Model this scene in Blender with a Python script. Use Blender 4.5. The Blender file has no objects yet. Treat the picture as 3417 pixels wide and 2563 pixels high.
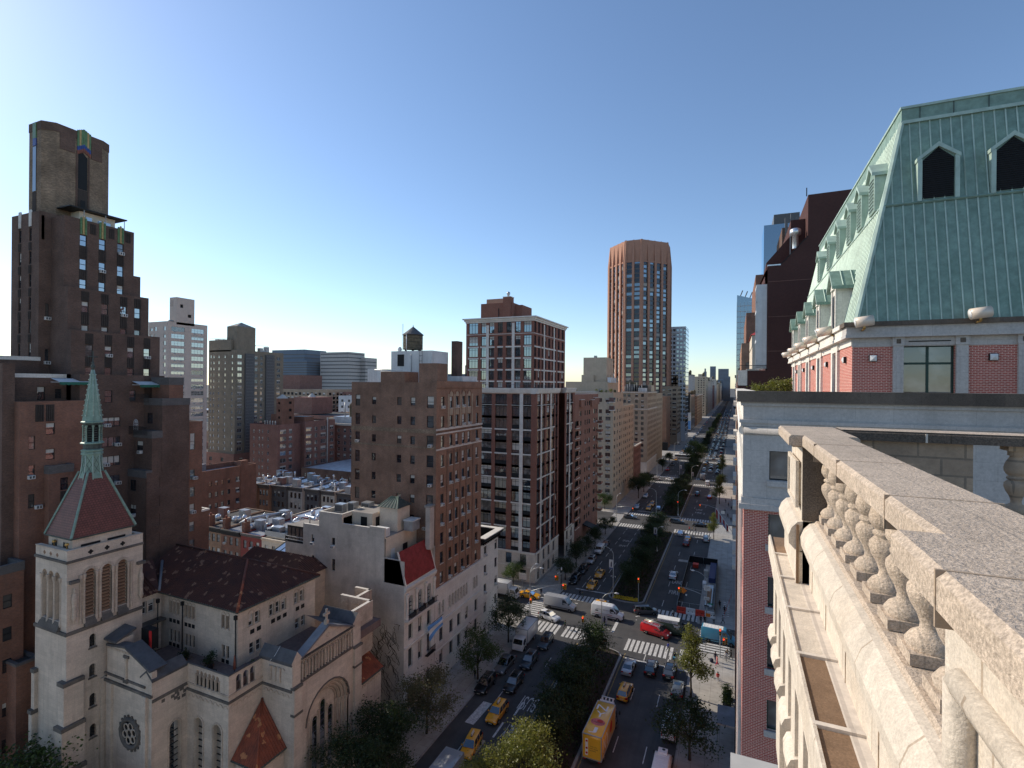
import bpy,math,random
from mathutils import Vector,Matrix,noise
RND=random.Random(11)
SC=bpy.context.scene
COL=SC.collection
PI=math.pi
rad=math.radians
M={}
class NT:
 def __init__(s,name):
  s.m=bpy.data.materials.new(name);s.m.use_nodes=True
  s.t=s.m.node_tree;s.t.nodes.clear()
  M[name]=s.m
 def n(s,typ,ins=None,**props):
  nd=s.t.nodes.new(typ)
  for k,v in props.items():setattr(nd,k,v)
  for k,v in(ins or{}).items():
   if isinstance(v,bpy.types.NodeSocket):s.t.links.new(v,nd.inputs[k])
   else:
    if isinstance(v,(tuple,list))and len(v)==3 and nd.inputs[k].type=='RGBA':v=(*v,1)
    nd.inputs[k].default_value=v
  return nd
 def math(s,op,a,b=0.0,c=0.0):
  return s.n('ShaderNodeMath',{0:a,1:b,2:c},operation=op).outputs[0]
 def mix(s,f,a,b,bt='MIX'):
  nd=s.n('ShaderNodeMix',{0:f,6:a,7:b},data_type='RGBA',blend_type=bt)
  return nd.outputs[2]
 def ramp(s,f,p0,c0,p1,c1):
  nd=s.n('ShaderNodeValToRGB',{0:f})
  e=nd.color_ramp.elements
  e[0].position=p0;e[0].color=(*c0,1);e[1].position=p1;e[1].color=(*c1,1)
  return nd.outputs[0]
 def noise(s,vec,scale,detail=4.0,rough=.6):
  return s.n('ShaderNodeTexNoise',{'Vector':vec,'Scale':scale,'Detail':detail,'Roughness':rough}).outputs[0]
 def pos(s):return s.n('ShaderNodeNewGeometry').outputs['Position']
 def obj(s):return s.n('ShaderNodeTexCoord').outputs['Object']
 def out(s,sh):
  s.n('ShaderNodeOutputMaterial',{0:sh});return s.m
 def pr(s,col,rough=.8,metal=0.0,spec=.3,nrm=None,**kw):
  d={'Base Color':col,'Roughness':rough,'Metallic':metal,'Specular IOR Level':spec}
  d.update(kw)
  if nrm is not None:d['Normal']=nrm
  return s.n('ShaderNodeBsdfPrincipled',d).outputs[0]
 def bump(s,h,st=.3,dist=.05):
  return s.n('ShaderNodeBump',{'Height':h,'Strength':st,'Distance':dist}).outputs[0]
 def wall_uv(s):
  g=s.n('ShaderNodeNewGeometry')
  p=s.n('ShaderNodeSeparateXYZ',{0:g.outputs['Position']})
  q=s.n('ShaderNodeSeparateXYZ',{0:g.outputs['True Normal']})
  sel=s.math('GREATER_THAN',s.math('ABSOLUTE',q.outputs[0]),.6)
  u=s.math('ADD',s.math('MULTIPLY',p.outputs[1],sel),s.math('MULTIPLY',p.outputs[0],s.math('SUBTRACT',1.0,sel)))
  return u,p.outputs[2],g.outputs['Position']
def vscale(c,k):return tuple(min(1,x*k)for x in c)
LIFT={'brick_maroon':1.3,'shaded_stone':1.2,'rusty_stone':1.25,'balustrade_stone':1.15,'pale_cast_stone':1.1,'white_grid':1.0,'white_paint_wall':1.15,'church_dark':1.4,'brick_darkest':1.6,'tan_masonry':1.25,'white_stone':1.25,'rowhouse_red':1.5}
def masonry(name,c1,c2,mortar,bw=.21,bh=.075,ms=.009,big=.35,streak=.35,stain=(.05,.04,.035),rough=.9,bump=0.0,fine=0.0):
 kk=LIFT.get(name,1.9 if max(c1)<.3 else 1.45)
 c1,c2,mortar,stain=(tuple(min(.8,x*kk)for x in c_)for c_ in(c1,c2,mortar,stain))
 t=NT(name)
 u,v,pos=t.wall_uv()
 vec=t.n('ShaderNodeCombineXYZ',{0:u,1:v}).outputs[0]
 br=t.n('ShaderNodeTexBrick',{'Vector':vec,'Color1':c1,'Color2':c2,'Mortar':mortar,'Scale':1.0,'Mortar Size':ms,'Mortar Smooth':.1,'Bias':0.0,'Brick Width':bw,'Row Height':bh})
 n1=t.noise(pos,.35,5,.65)
 col=t.mix(1.0,br.outputs[0],t.ramp(n1,.3,(1-big,)*3,.75,(1+big*.55,)*3),'MULTIPLY')
 sv=t.n('ShaderNodeCombineXYZ',{0:t.math('MULTIPLY',u,1.1),1:t.math('MULTIPLY',v,.07)}).outputs[0]
 n2=t.noise(sv,1.0,5,.7)
 col=t.mix(t.math('MULTIPLY',t.ramp(n2,.5,(0,0,0),.78,(1,1,1)),streak),col,stain)
 n3=t.noise(pos,9.0,4,.8)
 col=t.mix(.5,col,t.mix(1.0,col,t.ramp(n3,.3,(.62,)*3,.72,(1.3,)*3),'MULTIPLY'))
 if fine:
  n4=t.noise(pos,90.0,3,.8)
  col=t.mix(fine,col,t.mix(1.0,col,t.ramp(n4,.35,(.3,)*3,.7,(1.5,)*3),'MULTIPLY'))
 nrm=None
 if bump:
  nrm=t.bump(t.noise(pos,60.0 if fine else 20.0,4,.7),bump,.02)
 return t.out(t.pr(col,rough,spec=.2,nrm=nrm))
def plain(name,col,rough=.7,metal=0.0,spec=.3,var=.18,scale=1.5,coord='obj',coat=0.0,dirt=None,bump=0.0):
 t=NT(name)
 p=t.obj()if coord=='obj' else t.pos()
 n=t.noise(p,scale,5,.65)
 c=t.mix(1.0,col,t.ramp(n,.3,(1-var,)*3,.75,(1+var*.6,)*3),'MULTIPLY')
 if dirt:
  n2=t.noise(p,scale*.37,5,.7)
  c=t.mix(t.ramp(n2,.5,(0,0,0),.75,(.75,)*3),c,dirt)
 kw={'Coat Weight':coat,'Coat Roughness':.06}if coat else{}
 nrm=t.bump(t.noise(p,scale*14,4,.7),bump,.02)if bump else None
 return t.out(t.pr(c,rough,metal,spec,nrm,**kw))
def glassmat(name,dark=(.012,.014,.018),refl=.16,tint=(.86,.93,1),wav=.035):
 t=NT(name)
 p=t.pos()
 nb=t.bump(t.noise(p,1.3,2,.5),wav,.12)
 oi=t.n('ShaderNodeObjectInfo').outputs['Random']
 fr=t.n('ShaderNodeFresnel',{'IOR':1.5}).outputs[0]
 fac=t.math('MINIMUM',t.math('ADD',t.math('MULTIPLY',fr,.85),refl),1.0)
 n2=t.noise(p,.9,2,.5)
 dk=t.mix(t.ramp(n2,.45,(0,0,0),.7,(.6,)*3),dark,vscale(dark,5))
 dk=t.mix(t.math('MULTIPLY',t.math('GREATER_THAN',oi,.8),.35),dk,(.22,.19,.15))
 d=t.n('ShaderNodeBsdfDiffuse',{'Color':dk}).outputs[0]
 g=t.n('ShaderNodeBsdfGlossy',{'Color':tint,'Roughness':.03,'Normal':nb}).outputs[0]
 return t.out(t.n('ShaderNodeMixShader',{0:fac,1:d,2:g}).outputs[0])
masonry('brick_dark',(.090,.050,.036),(.060,.035,.027),(.085,.07,.06),big=.35)
masonry('brick_dark_rust',(.17,.075,.045),(.12,.055,.036),(.10,.08,.07),big=.3)
masonry('brick_buff',(.20,.14,.09),(.10,.07,.048),(.12,.10,.08),big=.45)
masonry('brick_darkest',(.045,.034,.030),(.035,.028,.025),(.05,.045,.04),big=.3)  # darkest brick, for ribbed spandrels and crown panels
masonry('brick_brown',(.165,.088,.055),(.115,.062,.042),(.14,.115,.095),big=.38,streak=.45)
masonry('brick_brown_front',(.20,.098,.056),(.15,.074,.045),(.16,.125,.10),big=.3)
masonry('brick_new',(.155,.058,.040),(.12,.047,.034),(.13,.09,.07),big=.15,streak=.1)
masonry('brick_red',(.17,.075,.058),(.13,.06,.048),(.14,.11,.09),big=.22,streak=.2)
masonry('brick_balcony',(.20,.088,.058),(.16,.072,.05),(.15,.11,.09),big=.2,streak=.2)
masonry('brick_tan',(.26,.19,.13),(.21,.155,.105),(.22,.18,.14),big=.2,streak=.25)
masonry('brick_olive',(.165,.135,.095),(.13,.108,.078),(.14,.12,.1),big=.22,streak=.25)
masonry('brick_pale',(.46,.36,.30),(.41,.325,.27),(.42,.36,.31),big=.12,streak=.15,stain=(.2,.16,.13))
masonry('brick_beige',(.42,.335,.235),(.37,.30,.21),(.38,.32,.25),big=.15,streak=.2,stain=(.18,.14,.10))
masonry('brick_hotel',(.25,.060,.045),(.20,.050,.038),(.40,.30,.25),bw=.21,bh=.078,ms=.009,big=.12,streak=.08)
masonry('brick_maroon',(.075,.030,.026),(.060,.026,.023),(.07,.045,.04),big=.12,streak=.12)
masonry('brick_orange',(.30,.15,.085),(.25,.125,.075),(.22,.17,.13),big=.25)
masonry('bronze_brick',(.27,.145,.10),(.24,.13,.09),(.22,.14,.1),bw=.6,bh=.3,ms=.004,big=.1,streak=.1)
masonry('church_stone',(.46,.385,.31),(.40,.335,.27),(.36,.30,.245),bw=.95,bh=.42,ms=.010,big=.2,streak=.42,stain=(.15,.12,.10))
masonry('church_dark',(.13,.115,.10),(.10,.09,.08),(.09,.08,.07),bw=.95,bh=.42,ms=.01,big=.4,streak=.5)
masonry('carved_stone',(.42,.345,.27),(.36,.295,.235),(.30,.25,.2),bw=.5,bh=.3,ms=.01,big=.3,streak=.65,stain=(.14,.11,.09))
masonry('limestone',(.50,.44,.37),(.45,.395,.335),(.38,.33,.28),bw=1.1,bh=.55,ms=.012,big=.16,streak=.3,stain=(.2,.17,.14))
masonry('stucco',(.40,.35,.30),(.37,.325,.28),(.38,.335,.29),bw=40,bh=30,ms=0.0,big=.3,streak=.4,stain=(.21,.18,.155))
masonry('stucco_cream',(.50,.43,.34),(.47,.405,.32),(.46,.4,.32),bw=40,bh=30,ms=0.0,big=.2,streak=.3,stain=(.28,.23,.18))
masonry('white_stone',(.62,.58,.52),(.57,.535,.48),(.5,.46,.41),bw=1.2,bh=.6,ms=.01,big=.14,streak=.25,stain=(.3,.27,.24))
masonry('white_paint_wall',(.66,.66,.64),(.62,.62,.60),(.6,.6,.58),bw=2.4,bh=3,ms=.01,big=.15,streak=.45,stain=(.25,.24,.22))
masonry('hotel_stone',(.36,.335,.31),(.33,.31,.29),(.27,.25,.23),bw=1.4,bh=.75,ms=.008,big=.12,streak=.28,stain=(.2,.18,.165))
masonry('balustrade_stone',(.56,.45,.345),(.52,.42,.325),(.45,.37,.29),bw=.72,bh=40,ms=.004,big=.22,streak=.15,stain=(.3,.2,.12),bump=.55,fine=.55)
masonry('pale_cast_stone',(.66,.57,.46),(.62,.54,.44),(.45,.36,.27),bw=.72,bh=40,ms=.006,big=.22,streak=.25,stain=(.45,.30,.17),bump=.35,fine=.25)
masonry('rusty_stone',(.26,.165,.10),(.22,.14,.085),(.2,.14,.1),bw=40,bh=40,ms=0,big=.5,streak=.5,stain=(.42,.24,.11),bump=.3,fine=.35)
masonry('shaded_stone',(.17,.135,.105),(.13,.105,.085),(.1,.08,.06),bw=.9,bh=40,ms=.006,big=.4,streak=.3,bump=.5,fine=.7)  # dark tone paints the shaded sides of balustrade and hotel stone
masonry('tan_masonry',(.40,.30,.21),(.34,.255,.18),(.24,.19,.14),bw=.35,bh=.16,ms=.01,big=.25,streak=.5,stain=(.14,.11,.09),bump=.3)
masonry('brownstone',(.20,.12,.075),(.17,.105,.068),(.15,.1,.07),bw=.8,bh=.4,ms=.006,big=.25,streak=.35)
masonry('rowhouse_dark',(.085,.078,.075),(.07,.066,.064),(.06,.055,.05),bw=.5,bh=.2,big=.2,streak=.3)
masonry('rowhouse_red',(.22,.05,.042),(.19,.045,.038),(.15,.06,.05),big=.2,streak=.2)
masonry('white_grid',(.62,.65,.68),(.6,.63,.66),(.55,.58,.6),bw=3,bh=3.8,ms=.05,big=.05,streak=.05)
plain('slate',(.10,.10,.105),.6,var=.35,scale=.9,coord='pos',dirt=(.05,.05,.05))
plain('lead_grey',(.22,.225,.24),.5,.3,var=.3,scale=.8,coord='pos')
plain('roof_tar',(.060,.058,.056),.85,var=.4,scale=.5,coord='pos',dirt=(.15,.14,.13))
plain('roof_gravel',(.33,.30,.27),.95,var=.3,scale=.7,coord='pos',dirt=(.18,.16,.14))
plain('roof_silver',(.50,.52,.55),.38,.55,var=.4,scale=.8,coord='pos',dirt=(.2,.2,.21))
plain('aluminium',(.72,.73,.74),.32,.85,var=.25,scale=1.2)
plain('duct_metal',(.45,.46,.47),.4,.6,var=.3,scale=1.2)
plain('terrace_tile',(.20,.145,.13),.8,var=.25,scale=2.0,coord='pos')
plain('red_deck',(.19,.085,.055),.8,var=.2,scale=1.5,coord='pos')
plain('frame_dark',(.020,.020,.021),.5)
plain('frame_white',(.62,.62,.60),.5)
plain('frame_tan',(.22,.185,.15),.6)
plain('frame_green',(.022,.055,.042),.4)
plain('frame_grey',(.13,.13,.13),.5)
plain('blind',(.58,.55,.49),.6,var=.2,scale=4)
plain('curtain',(.38,.36,.33),.8,var=.5,scale=7)
plain('ac_white',(.68,.67,.64),.5,var=.2)
plain('ac_dark',(.10,.10,.10),.6)
plain('awning_green',(.03,.14,.095),.7)
plain('awning_trim',(.70,.70,.68),.6)
plain('tile_green',(.13,.23,.10),.35,var=.4,scale=3)
plain('tile_yellow',(.50,.34,.14),.4,var=.3,scale=3)
plain('tile_blue',(.035,.07,.26),.35,var=.4,scale=3)
plain('tile_terracotta',(.24,.08,.05),.5,var=.3,scale=3)
plain('wood_tank',(.20,.165,.11),.9,var=.55,scale=1.6)
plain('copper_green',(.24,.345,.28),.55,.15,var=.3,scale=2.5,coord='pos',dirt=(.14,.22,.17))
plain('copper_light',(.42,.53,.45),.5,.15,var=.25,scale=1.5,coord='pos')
plain('copper_dark',(.075,.095,.085),.6,.1,var=.5,scale=3,coord='pos')
plain('louvre_black',(.012,.012,.013),.6)  # louvres, and the painted dark inside openings and recesses
plain('white_metal',(.70,.70,.69),.4,var=.1)
plain('steel_pole',(.42,.43,.43),.45,.5,var=.2)
plain('signal_yellow',(.70,.36,.03),.45,var=.15)
plain('sign_white',(.75,.75,.73),.5,var=.1)
plain('sign_green',(.02,.22,.14),.5)
plain('sign_orange',(.80,.22,.03),.5)
plain('plastic_red',(.62,.055,.03),.5,var=.2)
plain('plastic_white',(.72,.71,.68),.5,var=.2)
plain('black_mesh',(.02,.021,.022),.8)
plain('blue_tarp',(.06,.07,.16),.6)
plain('iron_black',(.015,.015,.016),.5)
plain('bark',(.075,.06,.047),.95,var=.5,scale=6)
plain('soil',(.045,.033,.025),.95,var=.4,scale=2,coord='pos')
plain('yellow_flower',(.65,.42,.03),.7)
plain('red_tent',(.45,.03,.03),.7)
plain('red_roof_metal',(.50,.06,.05),.5)
plain('red_awning',(.30,.045,.042),.6,var=.35,scale=1.2)
plain('flag_blue',(.14,.33,.66),.7)
plain('flag_white',(.75,.75,.74),.7)
plain('flag_red',(.45,.04,.05),.7)
plain('cream_metal',(.72,.60,.48),.35,.1,var=.08)
plain('brass',(.55,.34,.12),.35,.8)
plain('skyline_blue',(.16,.20,.25),.7,var=.15,scale=.02,coord='pos')  # bluish haze of the distance mixed into the wall colour
plain('banner_white',(.66,.64,.61),.7)
plain('banner_dark',(.10,.09,.12),.7)
plain('banner_blue',(.10,.12,.25),.7)
plain('concrete_pale',(.52,.49,.44),.85,var=.18,scale=.8,coord='pos',dirt=(.36,.33,.30))
plain('granite_kerb',(.33,.32,.31),.8,var=.25,scale=1.5,coord='pos')
for nm,c in dict(taxi_yellow=(.80,.36,.012),car_white=(.72,.72,.72),car_silver=(.45,.46,.48),car_black=(.008,.008,.010),car_grey=(.09,.10,.11),car_navy=(.035,.05,.065),car_red=(.55,.012,.018),van_blue=(.055,.25,.38),box_white=(.68,.67,.64),box_yellow=(.78,.42,.03),box_grey=(.30,.31,.32),cab_blue=(.06,.06,.11),coffee_green=(.045,.075,.045),car_dkred=(.22,.02,.02)).items():
 plain(nm,c,.35,.25 if nm in('car_silver','car_grey','car_navy')else 0.0,.5,var=.06,scale=1.0,coat=.7)
plain('tyre',(.018,.018,.018),.85)
plain('rim',(.42,.42,.43),.35,.8)
plain('bumper_dark',(.03,.03,.032),.6)
plain('headlight',(.75,.76,.78),.12,spec=.8)
plain('taillight',(.42,.015,.012),.25,spec=.6)
plain('plate',(.65,.62,.5),.5)
plain('letter_white',(.78,.78,.76),.6,var=.06)
plain('letter_dark',(.05,.05,.055),.6)
plain('logo_pink',(.62,.17,.16),.6,var=.4,scale=2)
plain('logo_red',(.50,.04,.03),.6)
plain('skin',(.36,.20,.13),.6)
plain('hair_dark',(.025,.018,.014),.7)
for nm,c in dict(cl_blue=(.03,.07,.42),cl_black=(.012,.012,.014),cl_navy=(.03,.035,.06),cl_red=(.60,.03,.03),cl_white=(.68,.67,.65),cl_green=(.05,.09,.05),cl_pink=(.45,.17,.17),cl_grey=(.16,.16,.17),cl_denim=(.06,.08,.13),cl_khaki=(.30,.24,.16)).items():plain(nm,c,.85,var=.2,scale=5)
glassmat('glass',refl=.14)
glassmat('glass_sky',refl=.34,dark=(.03,.035,.045))
glassmat('glass_blue',refl=.30,dark=(.012,.02,.03),tint=(.75,.9,1.0))
glassmat('glass_dark',refl=.03,dark=(.006,.006,.007))
glassmat('glass_curtain',refl=.10,dark=(.07,.07,.068),wav=.02)
glassmat('car_glass',refl=.10,dark=(.006,.007,.008),wav=0.0)
t=NT('lens_red');t.out(t.n('ShaderNodeEmission',{'Color':(1,.06,.03),'Strength':1.6}).outputs[0])
t=NT('lamp_warm');t.out(t.n('ShaderNodeEmission',{'Color':(1,.9,.7),'Strength':1.2}).outputs[0])
def tilemat(name,c1,c2,c3):
 t=NT(name)
 p=t.pos()
 v=t.n('ShaderNodeTexVoronoi',{'Vector':p,'Scale':2.3},feature='F1')
 sel=t.n('ShaderNodeSeparateColor',{0:v.outputs['Color']}).outputs[0]
 n=t.noise(p,.8,4,.6)
 c=t.mix(t.ramp(n,.35,(0,0,0),.7,(1,1,1)),c1,c2)
 c=t.mix(t.math('GREATER_THAN',sel,.93),c,c3)
 return t.out(t.pr(c,.75,spec=.25,nrm=t.bump(t.noise(p,12,3),.3,.03)))
tilemat('clay_tile',(.085,.034,.024),(.055,.026,.022),(.20,.11,.075))
tilemat('clay_tile_red',(.30,.085,.045),(.13,.045,.03),(.45,.20,.09))
def slate_red(name,c1,c2):
 t=NT(name)
 g=t.n('ShaderNodeNewGeometry');q=t.n('ShaderNodeSeparateXYZ',{0:g.outputs['Position']})
 vec=t.n('ShaderNodeCombineXYZ',{0:t.math('ADD',q.outputs[0],q.outputs[1]),1:q.outputs[2]}).outputs[0]
 br=t.n('ShaderNodeTexBrick',{'Vector':vec,'Color1':c1,'Color2':c2,'Mortar':vscale(c2,.45),'Scale':1.0,'Mortar Size':.022,'Brick Width':.3,'Row Height':.24})
 n=t.noise(g.outputs['Position'],1.4,4,.6)
 c=t.mix(1.0,br.outputs[0],t.ramp(n,.3,(.8,)*3,.7,(1.12,)*3),'MULTIPLY')
 return t.out(t.pr(c,.55,spec=.35))
slate_red('spire_slate',(.20,.070,.055),(.155,.058,.048))
def road():
 t=NT('asphalt');p=t.pos()
 n=t.noise(p,.25,6,.7);n2=t.noise(p,14,3,.8)
 s=t.n('ShaderNodeSeparateXYZ',{0:p})
 sv=t.n('ShaderNodeCombineXYZ',{0:t.math('MULTIPLY',s.outputs[0],1.1),1:t.math('MULTIPLY',s.outputs[1],.05)}).outputs[0]
 n3=t.noise(sv,1.0,4,.7)
 c=t.ramp(n,.3,(.050,.049,.050),.72,(.092,.089,.087))
 c=t.mix(t.math('MULTIPLY',t.ramp(n3,.5,(0,0,0),.72,(1,1,1)),.5),c,(.042,.041,.043))
 c=t.mix(.35,c,t.mix(1.0,c,t.ramp(n2,.3,(.6,)*3,.7,(1.4,)*3),'MULTIPLY'))
 t.out(t.pr(c,.8,spec=.3))
 t=NT('pavement');p=t.pos()
 s=t.n('ShaderNodeSeparateXYZ',{0:p})
 vec=t.n('ShaderNodeCombineXYZ',{0:s.outputs[0],1:s.outputs[1]}).outputs[0]
 br=t.n('ShaderNodeTexBrick',{'Vector':vec,'Color1':(.42,.395,.36),'Color2':(.38,.36,.33),'Mortar':(.20,.19,.175),'Scale':1.0,'Mortar Size':.018,'Brick Width':1.6,'Row Height':1.6},offset=0.0)
 n=t.noise(p,.5,6,.7)
 c=t.mix(1.0,br.outputs[0],t.ramp(n,.3,(.72,)*3,.7,(1.1,)*3),'MULTIPLY')
 n2=t.noise(p,3.0,4,.8)
 c=t.mix(t.ramp(n2,.66,(0,0,0),.74,(.4,)*3),c,(.12,.11,.10))
 t.out(t.pr(c,.85,spec=.25))
 t=NT('road_paint');p=t.pos()
 n=t.noise(p,3.0,5,.8)
 c=t.mix(t.ramp(n,.40,(1,1,1),.60,(0,0,0)),(.66,.65,.62),(.34,.33,.32))
 t.out(t.pr(c,.8,spec=.2))
 t=NT('road_yellow');p=t.pos()
 n=t.noise(p,4.0,5,.8)
 t.out(t.pr(t.mix(t.ramp(n,.45,(1,1,1),.62,(0,0,0)),(.48,.32,.07),(.16,.13,.09)),.8))
 t=NT('ground_far');p=t.pos()
 n=t.noise(p,.01,5,.7)
 t.out(t.pr(t.ramp(n,.35,(.07,.07,.07),.7,(.15,.14,.13)),.9))
road()
def leafmat(name,c1,c2,c3,trans=.35,gloss=.45):
 t=NT(name)
 p=t.obj()
 wn=t.n('ShaderNodeTexWhiteNoise',{'Vector':t.n('ShaderNodeVectorMath',{0:p,1:(3.1,3.1,3.1)},operation='MULTIPLY').outputs[0]}).outputs[0]
 n=t.noise(p,.7,3,.6)
 f=t.math('ADD',t.math('MULTIPLY',wn,.45),t.math('MULTIPLY',n,.6))
 nd=t.n('ShaderNodeValToRGB',{0:f})
 e=nd.color_ramp.elements
 e[0].position=.28;e[0].color=(*c1,1);e[1].position=.78;e[1].color=(*c3,1)
 m=e.new(.52);m.color=(*c2,1)
 c=nd.outputs[0]
 a=t.pr(c,gloss,spec=.35)
 b=t.n('ShaderNodeBsdfTranslucent',{'Color':t.mix(1.0,c,(1.5,1.6,.8),'MULTIPLY')}).outputs[0]
 return t.out(t.n('ShaderNodeMixShader',{0:trans,1:a,2:b}).outputs[0])
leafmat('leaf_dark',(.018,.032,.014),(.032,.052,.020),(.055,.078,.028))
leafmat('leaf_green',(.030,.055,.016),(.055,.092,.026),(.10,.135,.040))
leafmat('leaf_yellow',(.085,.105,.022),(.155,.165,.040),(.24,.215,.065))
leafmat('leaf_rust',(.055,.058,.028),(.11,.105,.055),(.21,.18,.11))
leafmat('ivy_leaf',(.05,.05,.035),(.075,.07,.05),(.10,.095,.07),trans=.1)
def bw(o):
 p=Vector((0,0,0))
 while o is not None:
  p+=Vector(o.get('_b',(0,0,0)));o=o.parent
 return p
BASE={}
class MB:
 def __init__(s):s.v=[];s.f=[];s.m=[];s.mn=[];s.sm=[]
 def mi(s,n):
  if n not in s.mn:s.mn.append(n)
  return s.mn.index(n)
 def face(s,pts,m,sm=False):
  i=len(s.v);s.v.extend(pts);s.f.append(tuple(range(i,i+len(pts))));s.m.append(s.mi(m));s.sm.append(sm)
 def mesh(s,vs,fs,m,sm=False):
  i=len(s.v);s.v.extend(vs);k=s.mi(m)
  for f in fs:
   s.f.append(tuple(a+i for a in f));s.m.append(k);s.sm.append(sm)
 def box(s,x0,x1,y0,y1,z0,z1,m,top=None,nobot=False):
  v=[(x0,y0,z0),(x1,y0,z0),(x1,y1,z0),(x0,y1,z0),(x0,y0,z1),(x1,y0,z1),(x1,y1,z1),(x0,y1,z1)]
  fs=[(0,1,5,4),(1,2,6,5),(2,3,7,6),(3,0,4,7)]
  if not nobot:fs.append((3,2,1,0))
  s.mesh(v,fs,m);s.mesh(v,[(4,5,6,7)],top or m)
  return s
 def prism(s,poly,z0,z1,m,top=None,sm=False):
  n=len(poly)
  v=[(p[0],p[1],z0)for p in poly]+[(p[0],p[1],z1)for p in poly]
  s.mesh(v,[(i,(i+1)%n,n+(i+1)%n,n+i)for i in range(n)],m,sm)
  s.mesh(v,[tuple(range(n,2*n))],top or m);s.mesh(v,[tuple(range(n-1,-1,-1))],m)
  return s
 def extr(s,poly,axis,a0,a1,m,cap=None):
  """poly in the plane normal to axis: 'x' -> (y,z), 'y' -> (x,z)"""
  f=(lambda p,a:(a,p[0],p[1]))if axis=='x' else(lambda p,a:(p[0],a,p[1]))
  n=len(poly);v=[f(p,a0)for p in poly]+[f(p,a1)for p in poly]
  s.mesh(v,[(i,(i+1)%n,n+(i+1)%n,n+i)for i in range(n)],m)
  s.mesh(v,[tuple(range(n)),tuple(range(n,2*n))],cap or m)
  return s
 def lathe(s,prof,c,m,n=16,sm=True,a0=0.0,a1=2*PI,axis='z'):
  full=abs(a1-a0-2*PI)<1e-6
  k=n if full else n+1
  v=[]
  for r,z in prof:
   for i in range(k):
    a=a0+(a1-a0)*i/n
    if axis=='z':v.append((c[0]+r*math.cos(a),c[1]+r*math.sin(a),c[2]+z))
    elif axis=='x':v.append((c[0]+z,c[1]+r*math.cos(a),c[2]+r*math.sin(a)))
    else:v.append((c[0]+r*math.cos(a),c[1]+z,c[2]+r*math.sin(a)))
  fs=[]
  for j in range(len(prof)-1):
   for i in range(n):
    b=(i+1)%k
    fs.append((j*k+i,j*k+b,(j+1)*k+b,(j+1)*k+i))
  s.mesh(v,fs,m,sm)
  if full:
   s.mesh(v,[tuple(range(k))[::-1],tuple(range((len(prof)-1)*k,len(prof)*k))],m)
  return s
 def tube(s,pts,r,m,n=8,sm=True):
  rs=r if isinstance(r,(list,tuple))else[r]*len(pts)
  pts=[Vector(p)for p in pts];rings=[]
  up=None
  for i,p in enumerate(pts):
   d=(pts[min(i+1,len(pts)-1)]-pts[max(i-1,0)]).normalized()
   if up is None:up=Vector((0,0,1))if abs(d.z)<.9 else Vector((1,0,0))
   a=d.cross(up).normalized();b=a.cross(d).normalized();up=b
   rings.append([tuple(p+(a*math.cos(2*PI*k/n)+b*math.sin(2*PI*k/n))*rs[i])for k in range(n)])
  v=[q for r_ in rings for q in r_];fs=[]
  for j in range(len(pts)-1):
   for k in range(n):fs.append((j*n+k,j*n+(k+1)%n,(j+1)*n+(k+1)%n,(j+1)*n+k))
  fs+=[tuple(range(n))[::-1],tuple(range((len(pts)-1)*n,len(pts)*n))]
  s.mesh(v,fs,m,sm);return s
 def data(s,name,off=(0,0,0)):
  me=bpy.data.meshes.new(name)
  ox,oy,oz=off
  me.from_pydata([(a-ox,b-oy,c-oz)for a,b,c in s.v],[],s.f)
  for n in s.mn:me.materials.append(M[n])
  me.polygons.foreach_set('material_index',s.m)
  me.polygons.foreach_set('use_smooth',s.sm)
  me.update();return me
 def build(s,name,parent=None,at=None):
  """world-coordinate vertices; at = the object's own origin (top level)"""
  if parent is not None:
   b=BASE[parent.name];o=bpy.data.objects.new(name,s.data(name,b));o.parent=parent;BASE[o.name]=b
  else:
   b=at or(0,0,0);o=bpy.data.objects.new(name,s.data(name,b));o.location=b;BASE[o.name]=b
  COL.objects.link(o);return o
LABELS=set()
def tag(o,label=None,cat=None,group=None,kind=None):
 if label:
  ws=label.split()[:16]
  while ws[-1]in('a','the','of','in','on','and','with','its','by','beside','behind'):ws.pop()
  o['label']=' '.join(ws)
 if cat:o['category']=cat
 if group:o['group']=group
 if kind:o['kind']=kind
 return o
def thing(name,label,cat,at=(0,0,0),group=None):
 o=bpy.data.objects.new(name,None);COL.objects.link(o);o.location=at;BASE[o.name]=tuple(at)
 o.empty_display_size=.5
 return tag(o,label,cat,group)
def kids():
 d={}
 for o in bpy.data.objects:
  if o.parent:d.setdefault(o.parent.name,[]).append(o)
 return d
def copy_tree(o,loc,rz=0.0,label=None,group=None,sc=None,swap=None):
 def rec(a,par):
  c=a.copy();COL.objects.link(c)
  if par is not None:c.parent=par
  if swap and a.type=='MESH' and any(m and m.name in swap for m in a.data.materials):
   key=(a.data.name,tuple(sorted(swap.items())))
   if key not in SWAPS:
    md=a.data.copy()
    for i,m in enumerate(md.materials):
     if m and m.name in swap:md.materials[i]=M[swap[m.name]]
    SWAPS[key]=md
   c.data=SWAPS[key]
  for ch in list(a.children):rec(ch,c)
  return c
 r=rec(o,None)
 r.location=loc;r.rotation_euler=(0,0,rz)
 if sc:r.scale=(sc,sc,sc)if not isinstance(sc,tuple)else sc
 if label:r['label']=label
 if group:r['group']=group
 BASE[r.name]=tuple(loc)
 return r
SWAPS={}
CAM=Vector((0,0,48))
def FP(face,plane):
 if face=='E':return lambda u,v,d=0.0:(plane-d,u,v)
 if face=='W':return lambda u,v,d=0.0:(plane+d,u,v)
 if face=='N':return lambda u,v,d=0.0:(u,plane+d,v)
 return lambda u,v,d=0.0:(u,plane-d,v)
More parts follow.
